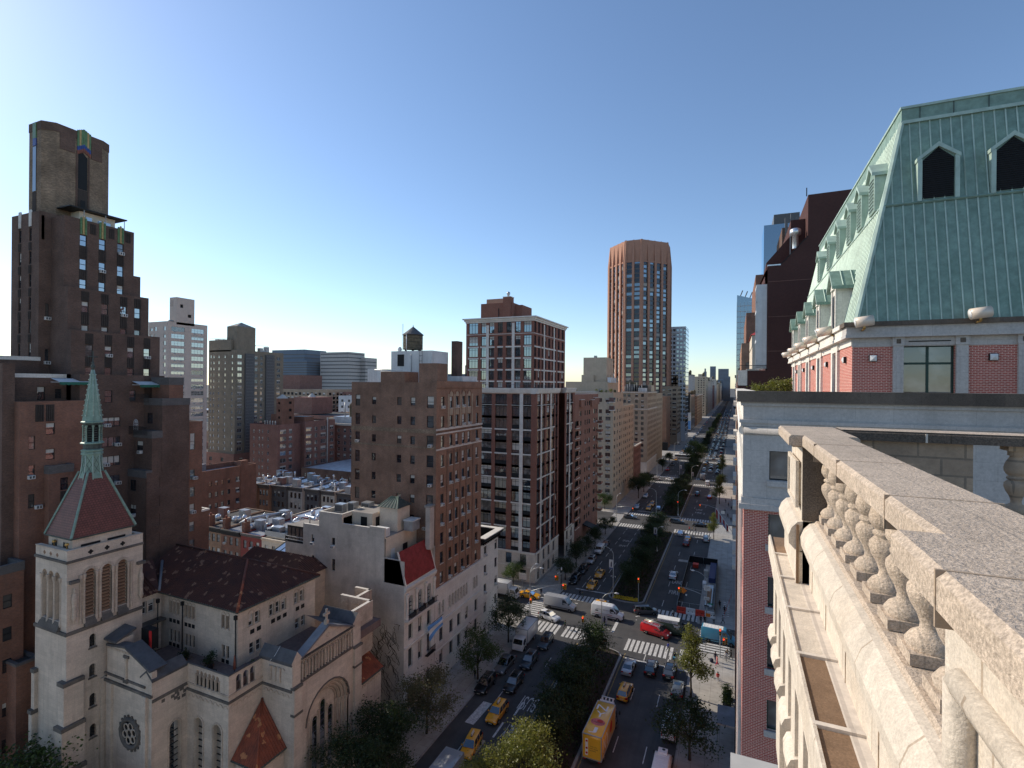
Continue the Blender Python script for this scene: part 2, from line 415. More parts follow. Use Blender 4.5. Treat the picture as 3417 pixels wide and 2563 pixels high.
def facade(mb,face,plane,u0,u1,v0,v1,holes,m,depth=.22,rev=None):
 P=FP(face,plane);rev=rev or m
 hs=[h for h in holes if h[0]<u1 and h[1]>u0 and h[2]<v1 and h[3]>v0]
 vs=sorted({v0,v1,*[min(max(h[2],v0),v1)for h in hs],*[min(max(h[3],v0),v1)for h in hs]})
 for a,b in zip(vs,vs[1:]):
  if b-a<1e-4:continue
  mid=(a+b)/2;x=u0
  for h in sorted([h for h in hs if h[2]<mid<h[3]]):
   if h[0]>x+1e-4:mb.face([P(x,a),P(h[0],a),P(h[0],b),P(x,b)],m)
   x=max(x,h[1])
  if x<u1-1e-4:mb.face([P(x,a),P(u1,a),P(u1,b),P(x,b)],m)
 for h in hs:
  a,b,c,d=h[:4]
  mb.face([P(a,c),P(a,d),P(a,d,depth),P(a,c,depth)],rev);mb.face([P(b,c),P(b,d),P(b,d,depth),P(b,c,depth)],rev)
  mb.face([P(a,c),P(b,c),P(b,c,depth),P(a,c,depth)],rev);mb.face([P(a,d),P(b,d),P(b,d,depth),P(a,d,depth)],rev)
  mb.face([P(a,c,depth+.25),P(b,c,depth+.25),P(b,d,depth+.25),P(a,d,depth+.25)],'louvre_black')  # black sheet paints the unlit inside behind each opening
WM={}
def wmesh(kind,w,h,frame,glass,var,split):
 """kind = (vertical bars, horizontal bars, border, bar); var 0 plain, 1 blind down part, 2 blind most, 3 curtain"""
 w=round(w,2);h=round(h,2)
 key=(kind,w,h,frame,glass,var,split)
 if key in WM:return WM[key]
 nv,nh,bd,br=kind[:4]
 f=MB();t=.07
 f.box(0,w,0,t,0,bd,frame);f.box(0,w,0,t,h-bd,h,frame)
 f.box(0,bd,.002,t,bd,h-bd,frame);f.box(w-bd,w,.002,t,bd,h-bd,frame)
 for i in range(nv):
  x=w*(i+1)/(nv+1);f.box(x-br,x+br,.004,t-.01,bd,h-bd,frame)
 for i in range(nh):
  z=h*(i+1)/(nh+1)if len(kind)<5 else h*kind[4][i]
  f.box(bd,w-bd,.008,t-.012,z-br,z+br,frame)
 g=MB()if split else f
 y=.045
 zt={0:h-bd,1:h*.62,2:h*.3,3:h-bd}[var]
 e=.004
 g.face([(bd-e,y,bd-e),(w-bd+e,y,bd-e),(w-bd+e,y,zt+e),(bd-e,y,zt+e)],'glass_curtain' if var==3 else glass)
 if var in(1,2):
  g.face([(bd-e,y,zt+e),(w-bd+e,y,zt+e),(w-bd+e,y,h-bd+e),(bd-e,y,h-bd+e)],'blind')
 r=(f.data('window'),g.data('pane')if split else None,f,g)
 WM[key]=r;return r
DH=(0,1,.06,.035);DHN=(0,1,.05,.03);CAS=(1,0,.06,.03);TRI=(2,0,.06,.04);QUAD=(3,1,.06,.03)
FACEROT={'E':PI/2,'N':0.0,'W':-PI/2}
class Bld:
 def __init__(s,name,label,cat,base,group=None,split=False):
  s.root=thing(name,label,cat,base,group);s.wall=MB();s.wins=[];s.base=base;s.split=split;s.parts={};s.acs=[]
 def part(s,name):
  return s.parts.setdefault(name,MB())
 def fac(s,face,plane,u0,u1,v0,v1,wins,m,depth=.22,frame='frame_dark',glass='glass',kind=DH,var=(6,2,1,1),rev=None,mb=None,skip=None,name=None):
  """wins: list of (u0,u1,v0,v1[,kind])"""
  facade(mb or s.wall,face,plane,u0,u1,v0,v1,wins,m,depth,rev)
  for w in wins:
   k=w[4]if len(w)>4 and w[4]else kind
   if k=='void':continue
   vr=RND.choices((0,1,2,3),var)[0]
   s.wins.append((face,plane,depth-.06,w[0],w[1],w[2],w[3],k,frame,glass,vr))
 def vol(s,x0,x1,y0,y1,z0,z1,m,roof='roof_tar',E=None,N=None,W=None,par=.9,pt=.3,mb=None,cop=None,**kw):
  """a block with a parapet; E / N / W = window lists for the faces the photograph shows"""
  mb=mb or s.wall
  s.fac('E',x1,y0,y1,z0,z1,E or[],m,mb=mb,**kw);s.fac('N',y0,x0,x1,z0,z1,N or[],m,mb=mb,**kw)
  s.fac('W',x0,y0,y1,z0,z1,W or[],m,mb=mb,**kw);s.fac('S',y1,x0,x1,z0,z1,[],m,mb=mb,**kw)
  zr=z1-par
  mb.face([(x0+.02,y0+.02,zr),(x1-.02,y0+.02,zr),(x1-.02,y1-.02,zr),(x0+.02,y1-.02,zr)],roof)
  if par>.05:
   c=cop or m
   for a in((x0,x1,y0,y0+pt),(x0,x1,y1-pt,y1),(x0,x0+pt,y0+pt,y1-pt),(x1-pt,x1,y0+pt,y1-pt)):
    e=.003 if cop is None else .06
    mb.box(a[0]+(.003 if cop is None else-e if a[0]==x0 else 0),a[1]-(.003 if cop is None else-e if a[1]==x1 else 0),a[2]+(.003 if cop is None else-e if a[2]==y0 else 0),a[3]-(.003 if cop is None else-e if a[3]==y1 else 0),zr+.01,z1+(.0 if cop is None else .09),m if cop is None else cop,top=c)
 def ac(s,face,plane,u,v,w=.62,h=.42,out=.36):
  s.acs.append((face,plane,u,v,w,h,out))
 def place(s,name,data,P,face,parent,w):
  o=bpy.data.objects.new(name,data);o.parent=parent
  b=BASE[s.root.name]
  o.location=(P[0]-b[0],P[1]-b[1],P[2]-b[2]);o.rotation_euler=(0,0,FACEROT[face])
  COL.objects.link(o);return o
 def done(s,wallname='wall',limit=100,winname='window'):
  s.wall.build(wallname,s.root)
  for n,mb in s.parts.items():mb.build(n,s.root)
  def org(w):
   P=FP(w[0],w[1])
   return P(w[4]if w[0]=='W' else w[3],w[5],w[2]+.0)
  ws=sorted(s.wins,key=lambda w:(Vector(org(w))-CAM).length)
  rest=MB()
  for i,w in enumerate(ws):
   p=org(w)
   fd,gd,fm,gm=wmesh(w[7],w[4]-w[3],w[6]-w[5],w[8],w[9],w[10],s.split and i<limit)
   if i<limit:
    o=s.place(winname,fd,p,w[0],s.root,w)
    if gd is not None:
     g=bpy.data.objects.new('pane',gd);g.parent=o;COL.objects.link(g)
   else:
    ca,sa=math.cos(FACEROT[w[0]]),math.sin(FACEROT[w[0]])
    for mb in((fm,)if gm is fm else(fm,gm)):
     vs=[(p[0]+x*ca-y*sa,p[1]+x*sa+y*ca,p[2]+z)for x,y,z in mb.v]
     k=len(rest.v);rest.v.extend(vs)
     for f,m in zip(mb.f,mb.m):
      rest.f.append(tuple(a+k for a in f));rest.m.append(rest.mi(mb.mn[m]));rest.sm.append(False)
  if rest.v:tag(rest.build(winname,s.root),kind='stuff')
  if s.acs:
   for i,(face,plane,u,v,w,h,out)in enumerate(s.acs):
    if i>=100:break
    a=MB();P=FP(face,plane)
    def bx(u0,u1,v0,v1,d0,d1,m):
     p,q=P(u0,v0,d0),P(u1,v1,d1)
     a.box(min(p[0],q[0]),max(p[0],q[0]),min(p[1],q[1]),max(p[1],q[1]),v0,v1,m)
    bx(u-w/2,u+w/2,v,v+h,.2,-out,'ac_white');bx(u-w*.38,u+w*.38,v+.06,v+h-.06,-out,-out-.012,'ac_dark')
    bx(u-.04,u+.04,v+.05,v+h-.05,-out-.012,-out-.02,'ac_white')
    a.build('air_conditioner',s.root)
  return s.root
def grid(us,vs,w,h,kind=None,jit=0.0,drop=0.0):
 out=[]
 for v in vs:
  for u in us:
   ww=w
   if isinstance(u,tuple):u,ww=u[0],u[1]
   if drop and RND.random()<drop:continue
   out.append((u-ww/2,u+ww/2,v-h/2,v+h/2,kind))
 return out
def fr(a,b,st):
 r=[];x=a
 while(x<=b+1e-6)if st>0 else(x>=b-1e-6):r.append(x);x+=st
 return r
def band(mb,x0,x1,y0,y1,z0,z1,pr,m,sides='EN'):
 """a projecting string course round the E / N (/W) faces of a block"""
 if 'E' in sides:mb.box(x1-.01,x1+pr,y0-(pr if 'N' in sides else 0),y1,z0,z1,m)
 if 'N' in sides:mb.box(x0,x1-.01,y0-pr,y0+.01,z0+.001,z1-.001,m)
 if 'W' in sides:mb.box(x0-pr,x0+.01,y0-(pr if 'N' in sides else 0),y1,z0,z1,m)
def arch_pts(cx,w,z0,zs,n=10):
 """outline of a round-headed opening: u, v"""
 r=w/2
 return[(cx-r,z0)]+[(cx-r,zs)]+[(cx-r*math.cos(PI*i/n),zs+r*math.sin(PI*i/n))for i in range(1,n)]+[(cx+r,zs),(cx+r,z0)]
def arch_panel(mb,face,plane,cx,w,z0,zs,m,d=0.0,n=10):
 P=FP(face,plane);mb.face([P(u,v,d)for u,v in arch_pts(cx,w,z0,zs,n)],m)
def arch_ring(mb,face,plane,cx,w,zs,t,out,m,n=12,z0=None):
 """projecting archivolt (and jambs down to z0)"""
 P=FP(face,plane)
 pi_=arch_pts(cx,w,z0 if z0 is not None else zs-.001,zs,n);po=arch_pts(cx,w+2*t,z0 if z0 is not None else zs-.001,zs,n)
 for i in range(len(pi_)-1):
  a,b,c,d=pi_[i],pi_[i+1],po[i+1],po[i]
  mb.face([P(*a,-out),P(*b,-out),P(*c,-out),P(*d,-out)],m)
  mb.face([P(*d,0),P(*c,0),P(*c,-out),P(*d,-out)],m)
  mb.face([P(*a,.15),P(*b,.15),P(*b,-out),P(*a,-out)],m)
def arch_open(b,face,plane,cx,w,z0,zs,m,depth=.35,name='window',bars=(1,5),glass='glass_dark',frame='frame_dark',mb=None):
 """spandrels, soffit and an arched window part for a rectangular hole already cut up to zs + w/2"""
 mb=mb or b.wall
 P=FP(face,plane);r=w/2;n=12
 arc=[(cx-r*math.cos(PI*i/n),zs+r*math.sin(PI*i/n))for i in range(n+1)]
 top=zs+r
 mb.face([P(cx-r,top)]+[P(*q)for q in arc[:n//2+1]],m);mb.face([P(cx+r,top)]+[P(*q)for q in arc[n//2:][::-1]],m)
 for a,c in zip(arc,arc[1:]):mb.face([P(*a),P(*c),P(*c,depth),P(*a,depth)],m)
 g=MB()
 g.face([P(u,v,depth-.03)for u,v in arch_pts(cx,w,z0,zs)],glass)
 nb,nh=bars
 for i in range(nb):
  x=cx-r+w*(i+1)/(nb+1);p,q=P(x-.03,z0,depth-.03),P(x+.03,z0,depth-.09)
  zt=zs+math.sqrt(max(0,r*r-(x-cx)**2))
  g.box(min(p[0],q[0]),max(p[0],q[0]),min(p[1],q[1]),max(p[1],q[1]),z0,zt,frame)
 for i in range(nh):
  z=z0+(zs-z0)*(i+1)/(nh+1);p,q=P(cx-r,z,depth-.03),P(cx+r,z,depth-.10)
  g.box(min(p[0],q[0]),max(p[0],q[0]),min(p[1],q[1]),max(p[1],q[1]),z-.02,z+.02,frame)
 g.build(name,b.root)
def hole(cx,w,z0,zs):return(cx-w/2,cx+w/2,z0,zs+w/2)
def deco_tower():
 b=Bld('brick_tower','tall dark brick tower stepping back to a chamfered crown with coloured tile fans','building',(-85,42,0),split=True)
 W=b.wall
 st={}
 D='brick_dark'
 r1=[66.8,63.62,60.9]
 w1=grid([39.73,41.97,44.24],r1,.8,1.45)
 b.vol(-90,-80,37.6,46.0,55,69.6,D,E=w1,par=1.0,depth=.16,glass='glass_sky')
 b.vol(-90,-80.3,46.0,47.1,50,63.4,D)
 r2=[57.85,54.7]
 b.vol(-90,-79,37.55,47.5,50,60.27,D,E=grid([39.5,41.82,44.15,45.98],r2,.8,1.45),depth=.16,glass='glass_sky')
 r3=[52.06,49.15]
 b.vol(-90,-78,37.5,48.5,45.0,54.63,D,E=grid([39.5,41.75,44.54,46.71],r3,.85,1.45),depth=.16,glass='glass_sky')
 rows=[67.25-3.03*i for i in range(8)]
 wn=grid([-87.65,-85.1],rows,.62,1.7)
 b.vol(-89.8,-83,36.3,45,44,70.15,D,N=wn,E=[(37.0,37.4,56.0,58.2),(37.0,37.4,50.2,52.2)],depth=.16)
 rib=b.part('ribbed_spandrel')
 def ribs(face,plane,u,z0,z1,w=.9,n=4,m='brick_darkest'):
  P=FP(face,plane)
  for i in range(n):
   x=u-w/2+w*(i+.5)/n
   p,q=P(x-.05,0,0.01),P(x+.05,0,-.09)
   rib.box(min(p[0],q[0]),max(p[0],q[0]),min(p[1],q[1]),max(p[1],q[1]),z0,z1,m)
  p,q=P(u-w/2-.02,0,0.01),P(u+w/2+.02,0,-.012)
  rib.box(min(p[0],q[0]),max(p[0],q[0]),min(p[1],q[1]),max(p[1],q[1]),z0,z1,m)
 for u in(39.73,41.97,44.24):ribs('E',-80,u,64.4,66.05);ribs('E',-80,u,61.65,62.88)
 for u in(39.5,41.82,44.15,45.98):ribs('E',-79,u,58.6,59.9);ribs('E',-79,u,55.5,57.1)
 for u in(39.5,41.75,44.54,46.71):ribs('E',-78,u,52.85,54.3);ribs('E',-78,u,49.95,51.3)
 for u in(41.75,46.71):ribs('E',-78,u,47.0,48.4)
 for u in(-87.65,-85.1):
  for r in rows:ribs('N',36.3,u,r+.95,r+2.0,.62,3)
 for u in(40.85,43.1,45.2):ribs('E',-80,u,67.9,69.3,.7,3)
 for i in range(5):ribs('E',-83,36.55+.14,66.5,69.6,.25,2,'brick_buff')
 fin=b.part('tile_panel')
 for u in(39.73,41.97,44.24):
  for k,(dx,m,dz)in enumerate(((-.27,'tile_green',0),(0,'tile_yellow',.18),(.27,'tile_green',0))):
   fin.lathe([(.135,67.6),(.135,69.75+dz),(.03,69.86+dz)],(-79.99,u+dx,0),m,8)
 for u in(-87.65,-85.1):
  for dx in(-.2,0,.2):fin.lathe([(.1,68.3),(.1,70.4),(.02,70.5)],(u+dx,36.29,0),'white_stone',8)
 cr=b.part('crown')
 c=1.35
 poly=[(-88.05,37.35),(-85.1,37.35),(-84,38.5),(-84,44.0),(-84.6,45.1),(-88.05,45.1)]
 cr.prism(poly,68.5,82.2,'brick_buff','roof_tar')
 big=[(-88.1,37.3),(-85.05,37.3),(-83.94,38.48),(-83.94,44.05),(-84.55,45.15),(-88.1,45.15)]
 cr.prism(big,81.6,82.75,'brick_dark','roof_tar')
 for y0,y1 in((38.9,40.6),(42.6,43.9)):
  cr.box(-84.02,-83.93,y0,y1,79.5,81.6,'brick_dark')
 P=FP('E',-84)
 cr.box(-84.02,-83.9,40.75,40.93,70.5,79.9,'brick_dark');cr.box(-84.02,-83.9,42.18,42.36,70.5,79.5,'brick_dark')
 cr.face([P(41.0,74.8,-.02),P(42.1,74.8,-.02),P(42.1,79.4,-.02),P(41.55,80.0,-.02),P(41.0,79.6,-.02)],'louvre_black')
 cr.box(-84.02,-83.93,41.0,42.12,71.0,74.75,'brick_darkest');cr.box(-83.93,-83.9,41.3,41.85,72.3,73.3,'louvre_black')
 for i in range(7):
  u=40.85+i*.235;up=abs(i-3)
  z=80.1-up*.16
  fin.box(-83.98,-83.86,u,u+.22,z,z+.5,'tile_terracotta');fin.box(-83.98,-83.85,u,u+.22,z+.5,z+1.05,'tile_blue')
  fin.box(-83.98,-83.84,u,u+.22,z+1.05,82.9+.12*(3-up),('tile_green','tile_yellow')[i%2==1 and 1 or 0]if i!=3 else 'tile_green')
 for i in range(4):
  u=-86.95+i*.2
  fin.box(u,u+.18,37.24,37.36,79.6,80.6,'tile_blue');fin.box(u,u+.18,37.22,37.36,80.6,82.7,'tile_green')
 cr.box(-87.0,-86.2,37.28,37.36,73.5,79.5,'glass');cr.box(-87.05,-86.15,37.29,37.34,70.0,73.4,'brick_darkest')
 ph=b.part('penthouse')
 ph.box(-84,-82.0,40.2,44.6,68.6,71.2,'stucco_cream','roof_tar');ph.box(-84.2,-80.9,38.6,45.6,71.25,71.4,'iron_black')
 for y in(40.3,42.9,45.3):ph.box(-81.15,-81.08,y,y+.07,68.6,71.25,'steel_pole')
 ph.box(-81.99,-81.95,41.0,41.7,69.4,70.6,'glass_sky');ph.box(-81.99,-81.95,42.4,44.0,69.2,70.5,'glass_sky')
 tw=[(40.08,42.19,42.0,43.25,TRI)]+[(40.08,42.19,z,z+1.3,TRI)for z in(39.35,36.8,34.2,31.6,29.0)]
 b.vol(-90,-76,37.5,45.2,0,48.9,D,E=[(40.3,41.2,45.2,46.85)]+tw+[(43.3,44.1,45.4,46.8)],depth=.16,glass='glass_sky',par=.6)
 b.vol(-90,-77,45.2,48.6,0,48.9,D,par=.6)
 for y0,y1 in((36.4,40.4),(43.8,46.6)):
  pass
 nb=[(-88.3,-87.5,z,z+1.5)for z in(42.3,39,35.8)]
 b.vol(-96,-75,31.2,37.5,0,45.6,'brick_dark_rust',E=[(35.0,35.7,35.2,36.9),(35.0,35.7,31.2,32.9),(35.0,35.7,27.4,29.1),(32.0,32.6,40,41.6),(32.0,32.6,36.6,38.2),(32.0,32.6,33.2,34.8),(33.6,34.5,41.6,43.0),(33.6,34.5,38.6,39.9)],depth=.16,par=.3,glass='glass')
 b.vol(-96,-74,33.5,35.9,0,37.9,'brick_dark_rust',E=[(34.6,35.4,z,z+1.5)for z in(34.9,30.9,27,23)],depth=.16,cop='rowhouse_dark')
 b.vol(-96,-76.2,30.1,31.2,0,50.0,D,par=.3)
 b.vol(-97,-79,31.5,37.5,45.2,48.8,D,E=[(34.5,35.3,45.6,47.3),(36.3,37.0,45.8,47.0)],par=.4,cop='white_stone')
 b.vol(-97,-82.6,30.2,36.3,0,51.0,D,N=[],par=.4,cop='white_stone')
 b.vol(-97,-73.4,27.2,31.0,0,27.6,'brick_dark_rust',E=[(29.2,30.0,z,z+1.5)for z in(22.9,19.3,15.8,11,7)]+[(27.9,28.7,z,z+1.5)for z in(11,7)],depth=.16,cop='rowhouse_dark')
 b.vol(-97,-71.5,29.6,31.6,0,17.0,'brick_dark_rust',cop='rowhouse_dark',par=.2)
 for u in(33.0,34.0):ribs('E',-75,u,43.2,45.2,.8,4)
 for z in(33.6,29.6,25.6):ribs('E',-74,35.0,z,z+1.2,.75,4)
 wr=[(44.15,44.95,z,z+1.45)for z in(33.6,31.05,28.5,26,23.4)]
 wr2=[(49.35,50.1,z,z+1.4)for z in(33.9,31.35,28.9,26.3,23.7)]
 b.vol(-84,-72,45.2,49.0,0,45.65,D,E=[],N=[(-75.4,-74.1,42.2,43.7)],depth=.16,par=.9,cop='rowhouse_dark')
 b.vol(-84,-72.05,43.9,45.2,0,41.25,D,N=[(-75.4,-74.0,38.3,39.9)],E=[],depth=.16,par=.9,cop='rowhouse_dark')
 b.vol(-84,-72.1,43.2,43.9,0,36.0,D,N=[(-75.6,-74.2,z,z+1.5,CAS)for z in(33.2,29.8,26.4,23)],depth=.16,par=.9,cop='rowhouse_dark')
 b.fac('E',-71.98,43.22,48.98,20,35.8,wr,D,depth=.16,glass='glass_sky',frame='frame_tan')
 b.vol(-84,-72.3,49.0,51.2,0,42.3,'brick_dark_rust',E=[(49.35,50.1,38.2,40.6)]+wr2,depth=.16,glass='glass_sky',frame='frame_tan',par=.3)
 b.vol(-84,-72.35,51.2,52.4,0,29.0,'brick_dark_rust',par=.2,cop='white_stone')
 ch=b.part('chimney');ch.box(-76,-72.2,46.2,48.2,45.6,48.6,'brick_dark_rust');ch.box(-76.05,-72.15,46.15,48.25,47.6,48.65,'rowhouse_dark')
 for(x0,x1,y0,y1,z)in((-77.6,-75.6,35.2,38.9,47.9),(-76,-74.2,43.6,46.6,47.6)):
  a=MB();a.mesh([(x0,y0,z+.45),(x1,y0,z),(x1,y1,z),(x0,y1,z+.45)],[(0,1,2,3)],'awning_trim')
  n=14
  for i in range(n):
   ya,yb=y0+(y1-y0)*i/n,y0+(y1-y0)*(i+1)/n
   a.box(x1-.02,x1+.02,ya,yb,z-.32-(.06 if i%2 else 0),z,'awning_green')
  a.box(x0,x1,y0,y0+.04,z-.05,z+.02,'awning_trim')
  a.build('awning',b.root)
 rl=b.part('railing')
 for(x0,x1,y,z)in((-76,-72.1,43.4,45.7),(-76,-72.1,43.25,41.3)):
  for i in range(22):rl.box(x0+(x1-x0)*i/21,x0+(x1-x0)*i/21+.03,y,y+.03,z-.5,z+.6,'iron_black')
  rl.box(x0,x1,y,y+.04,z+.6,z+.65,'iron_black')
 tr=b.part('trellis')
 for i in range(9):
  a=PI*i/8;tr.tube([(-74.9,43.5,41.9+.55),(-74.9-.45*math.cos(a),43.5,42.45+.45*math.sin(a))],.02,'white_metal',4)
 tr.tube([(-74.9-.45*math.cos(PI*i/10),43.5,42.45+.45*math.sin(PI*i/10))for i in range(11)],.025,'white_metal',4)
 for x in(-75.35,-75.05,-74.75,-74.45):tr.tube([(x,43.5,41.4),(x,43.5,42.5)],.02,'white_metal',4)
 for z in(41.6,41.9,42.2,42.45):tr.tube([(-75.35,43.5,z),(-74.45,43.5,z)],.02,'white_metal',4)
 ls=b.part('string_lights')
 for i in range(18):
  f=i/17;p=(-81.5+.2*f,32.2+4.4*f,48.0-1.1*f-1.2*math.sin(PI*f))
  ls.lathe([(.01,.05),(.05,0),(.01,-.05)],p,'lamp_warm',5)
 ls.tube([(-81.5+.2*f,32.2+4.4*f,48.03-1.1*f-1.2*math.sin(PI*f))for f in[i/10 for i in range(11)]],.012,'iron_black',4)
 for(u,z)in((44.3,65.9),(41.95,62.9)):b.ac('E',-80,u,z)
 b.ac('E',-79,44.2,57.1);b.ac('E',-78,41.8,51.3);b.ac('E',-78,46.75,51.3);b.ac('E',-78,39.5,48.4)
 for u,z in((37.2,56.0),(37.2,50.2)):b.ac('E',-83,u,z)
 for u,z in((40.6,42.0),(41.9,39.35),(40.5,36.8),(41.9,34.2)):b.ac('E',-76,u,z)
 for u,z in((32.2,36.6),(34.8,31),(32.9,33.0)):b.ac('E',-75,u,z)
 b.ac('E',-71.98,49.8,33.9);b.ac('E',-72.3,49.8,33.9);b.ac('E',-72.3,49.8,28.9);b.ac('N',43.2,-74.6,29.7);b.ac('N',43.9,-74.4,38.2)
 return b.done()
def pale_tower():
 b=Bld('pale_apartment_tower','pale pinkish apartment tower with two columns of wide windows and a blank penthouse','building',(-219,144,0))
 rows=[70.05-2.98*i for i in range(20)]
 b.vol(-225.4,-213,135.55,152.75,0,73.0,'brick_pale','roof_gravel',E=grid([139.85,148.4],rows,5.6,1.85,QUAD),N=grid([-223.5,-220.8,-215.0],rows,1.5,1.7,CAS),glass='glass_sky',frame='frame_white',var=(4,4,1,1))
 b.vol(-217.45,-207.4-5.6,139.1,146.8,72,83.4,'brick_pale',E=[(140.6,141.9,79.2,80.6,'void'),(143.9,145.4,75.4,76.7,'void')],N=[(-216.9+.42*i,-216.75+.42*i,79.5,82.3,'void')for i in range(5)])
 P=b.part('roof_vent');P.lathe([(1.2,73.0),(1.0,73.5),(.1,73.9)],(-213.9,137.5,0),'roof_gravel',10)
 for i,r in enumerate(rows):
  for u in(138.4,141.2,146.9,149.9):
   if RND.random()<.6:b.ac('E',-213,u,r-1.45,.9,.4,.12)
 return b.done(limit=60)
def tan_tower():
 b=Bld('tan_apartment_tower','olive tan brick apartment tower with grey bay strips and a square bulkhead','building',(-226,185,0))
 rows=[60.6-2.97*i for i in range(20)]
 wE=[]
 for u,w in((173.7,2.5),(182.87,1.9),(186.02,1.5),(196.5,2.3)):wE+=[(u-w/2,u+w/2,r-.85,r+.85,CAS)for r in rows]
 wN=grid([-236.2,-234.1,-230.5,-226.2,-221.2],rows,1.1,1.4)
 b.vol(-237.6,-219,171.2,199.6,0,63.7,'brick_olive',E=wE,N=wN,glass='glass_sky',frame='frame_white',var=(5,3,1,1))
 b.vol(-237.6,-222,171.2,180.5,63,68.6,'brick_olive',par=.4)
 b.vol(-226.5,-219.8,172.5,183,63,75.3,'brick_olive',par=.3)
 pk=b.part('bulkhead_roof');pk.mesh([(-226.4,172.6,75.3),(-219.9,172.6,75.3),(-219.9,182.9,75.3),(-226.4,182.9,75.3),(-223,177.5,77.6)],[(0,1,4),(1,2,4),(2,3,4),(3,0,4)],'roof_gravel')
 bay=b.part('bay_strip')
 for y0,y1 in((176.3,181.4),(188.2,193.3)):
  bay.box(-219,-218.2,y0,y1,4,62.2,'frame_grey')
  for r in rows:
   b.wins.append(('E',-218.2,.0,y0+.3,y1-.3,r-.8,r+.8,QUAD,'frame_white','glass_sky',RND.choice((0,1,1,2))))
 rt=b.part('roof_equipment')
 for y,x,h in((186,-221,2.6),(187.3,-221.5,1.6),(190.5,-222,3.5),(174,-236,1.5),(177,-236,1.7)):rt.box(x-1,x+1,y,y+1.8,63,63+h+(5 if y<180 else 0),'duct_metal')
 rt.tube([(-220,181,66.4),(-220,191,66.9)],.12,'iron_black',4);rt.tube([(-220,176,65.5),(-220,182,67.2)],.1,'iron_black',4)
 for i in range(24):rt.box(-237.2+i*.6,-237.15+i*.6,171.4,171.45,68.4,69.6,'iron_black')
 rt.box(-237.2,-222.9,171.4,171.45,69.5,69.6,'iron_black')
 return b.done(limit=80)
def redmid():
 b=Bld('red_apartment_block','dark red brick apartment block with white windows and a tall brick bulkhead on its roof','building',(-195,182,0))
 rows=[26.0-3.26*i for i in range(8)]
 wa=grid([(170.7,3.4),(174.9,1.9)],rows,2,1.9,CAS)
 wc=grid([(185.9,3.6),(190.5,1.9),(195.3,3.5),(201.0,2.6)],rows,2,1.9,CAS)
 kw=dict(glass='glass_sky',frame='frame_white',var=(5,3,1,1))
 b.vol(-204.5,-187,167.7,177.3,0,29.3,'brick_red',E=wa,N=grid([-202,-198.5,-196.5,-193],rows,1.0,1.5),**kw)
 b.vol(-204,-189.5,177.3,183.3,0,29.0,'brick_red',E=grid([179],rows,1.1,1.8),**kw)
 b.vol(-204,-187,183.3,203.3,0,29.8,'brick_red',E=wc,**kw)
 b.vol(-190.6,-184.2-3,170.0,177,28,41.0,'brick_dark_rust',par=.3,E=[(173.9,175.6,z,z+1.2,'void')for z in(38.4,35,31.6)],N=[(-189.5,-188.3,z,z+1.1,'void')for z in(38.4,35,31.8)])
 p=b.part('tank_roof');p.lathe([(2.4,41.0),(2.2,41.4),(.1,42.9)],(-189.6,172.5,0),'concrete_pale',12)
 p=b.part('roof_parts')
 for i in range(5):p.lathe([(.3,29),(.3,31.0)],(-189.5-i*1.6,168.6,0),'duct_metal',6)
 p.box(-203,-192,178,178.4,29,33.2,'brick_dark_rust');p.box(-196,-188,184,190,29.5,32,'brick_dark_rust','roof_gravel')
 p.lathe([(.35,0),(.35,31)],(-186.6,197.6,0),'duct_metal',8)
 return b.done(limit=60)
def small_brick():
 b=Bld('brick_tenement','low reddish brick building with a chimney and a roof terrace beside the stepped tower','building',(-138,102,0))
 rows=[19.85,16.75,13.6,10.4]
 w=grid([96.6,98.45,100.3,102.3],rows,.85,1.35)+grid([105.1],rows,1.3,1.5)
 b.vol(-143,-133,88,111.5,0,23.6,'brick_dark_rust','roof_silver',E=w,depth=.15,par=1.4)
 c=b.part('chimney');c.box(-134.5,-132.9,106.1,108.5,5,25.0,'brick_dark_rust')
 r=b.part('roof_bulkhead');r.box(-140,-137,90,95,22,25.3,'brick_red','roof_gravel');r.box(-141,-139.5,98,100,22,24.5,'lead_grey')
 for z in(19.1,16.0,12.9):b.ac('E',-133,105.1,z)
 return b.done()
def roof_clutter(P,x0,x1,y0,y1,z,n,seed):
 r=random.Random(seed)
 for i in range(n):
  x,y=r.uniform(x0+.6,x1-.6),r.uniform(y0+.5,y1-.8);k=r.random()
  if k<.3:P.lathe([(.22,z),(.22,z+r.uniform(.8,2.0)),(.3,z+2.0),(.05,z+2.2)],(x,y,0),'aluminium',8)
  elif k<.55:
   h=r.uniform(.6,1.4);P.box(x-.7,x+.7,y-.5,y+.5,z,z+h,r.choice(('duct_metal','aluminium','lead_grey','stucco_cream')))
  elif k<.75:
   P.lathe([(.5,z),(.62,z+.5),(.55,z+1.0),(.2,z+1.3)],(x,y,0),'aluminium',10)
  elif k<.88:
   P.tube([(x,y,z),(x,y,z+1.1),(x+.5,y+.2,z+1.5),(x+1.1,y+.4,z+1.5)],.2,'aluminium',8)
  else:
   P.box(x-1.1,x+1.1,y-.8,y+.8,z,z+2.2,r.choice(('brick_red','stucco','roof_silver')),'roof_silver')
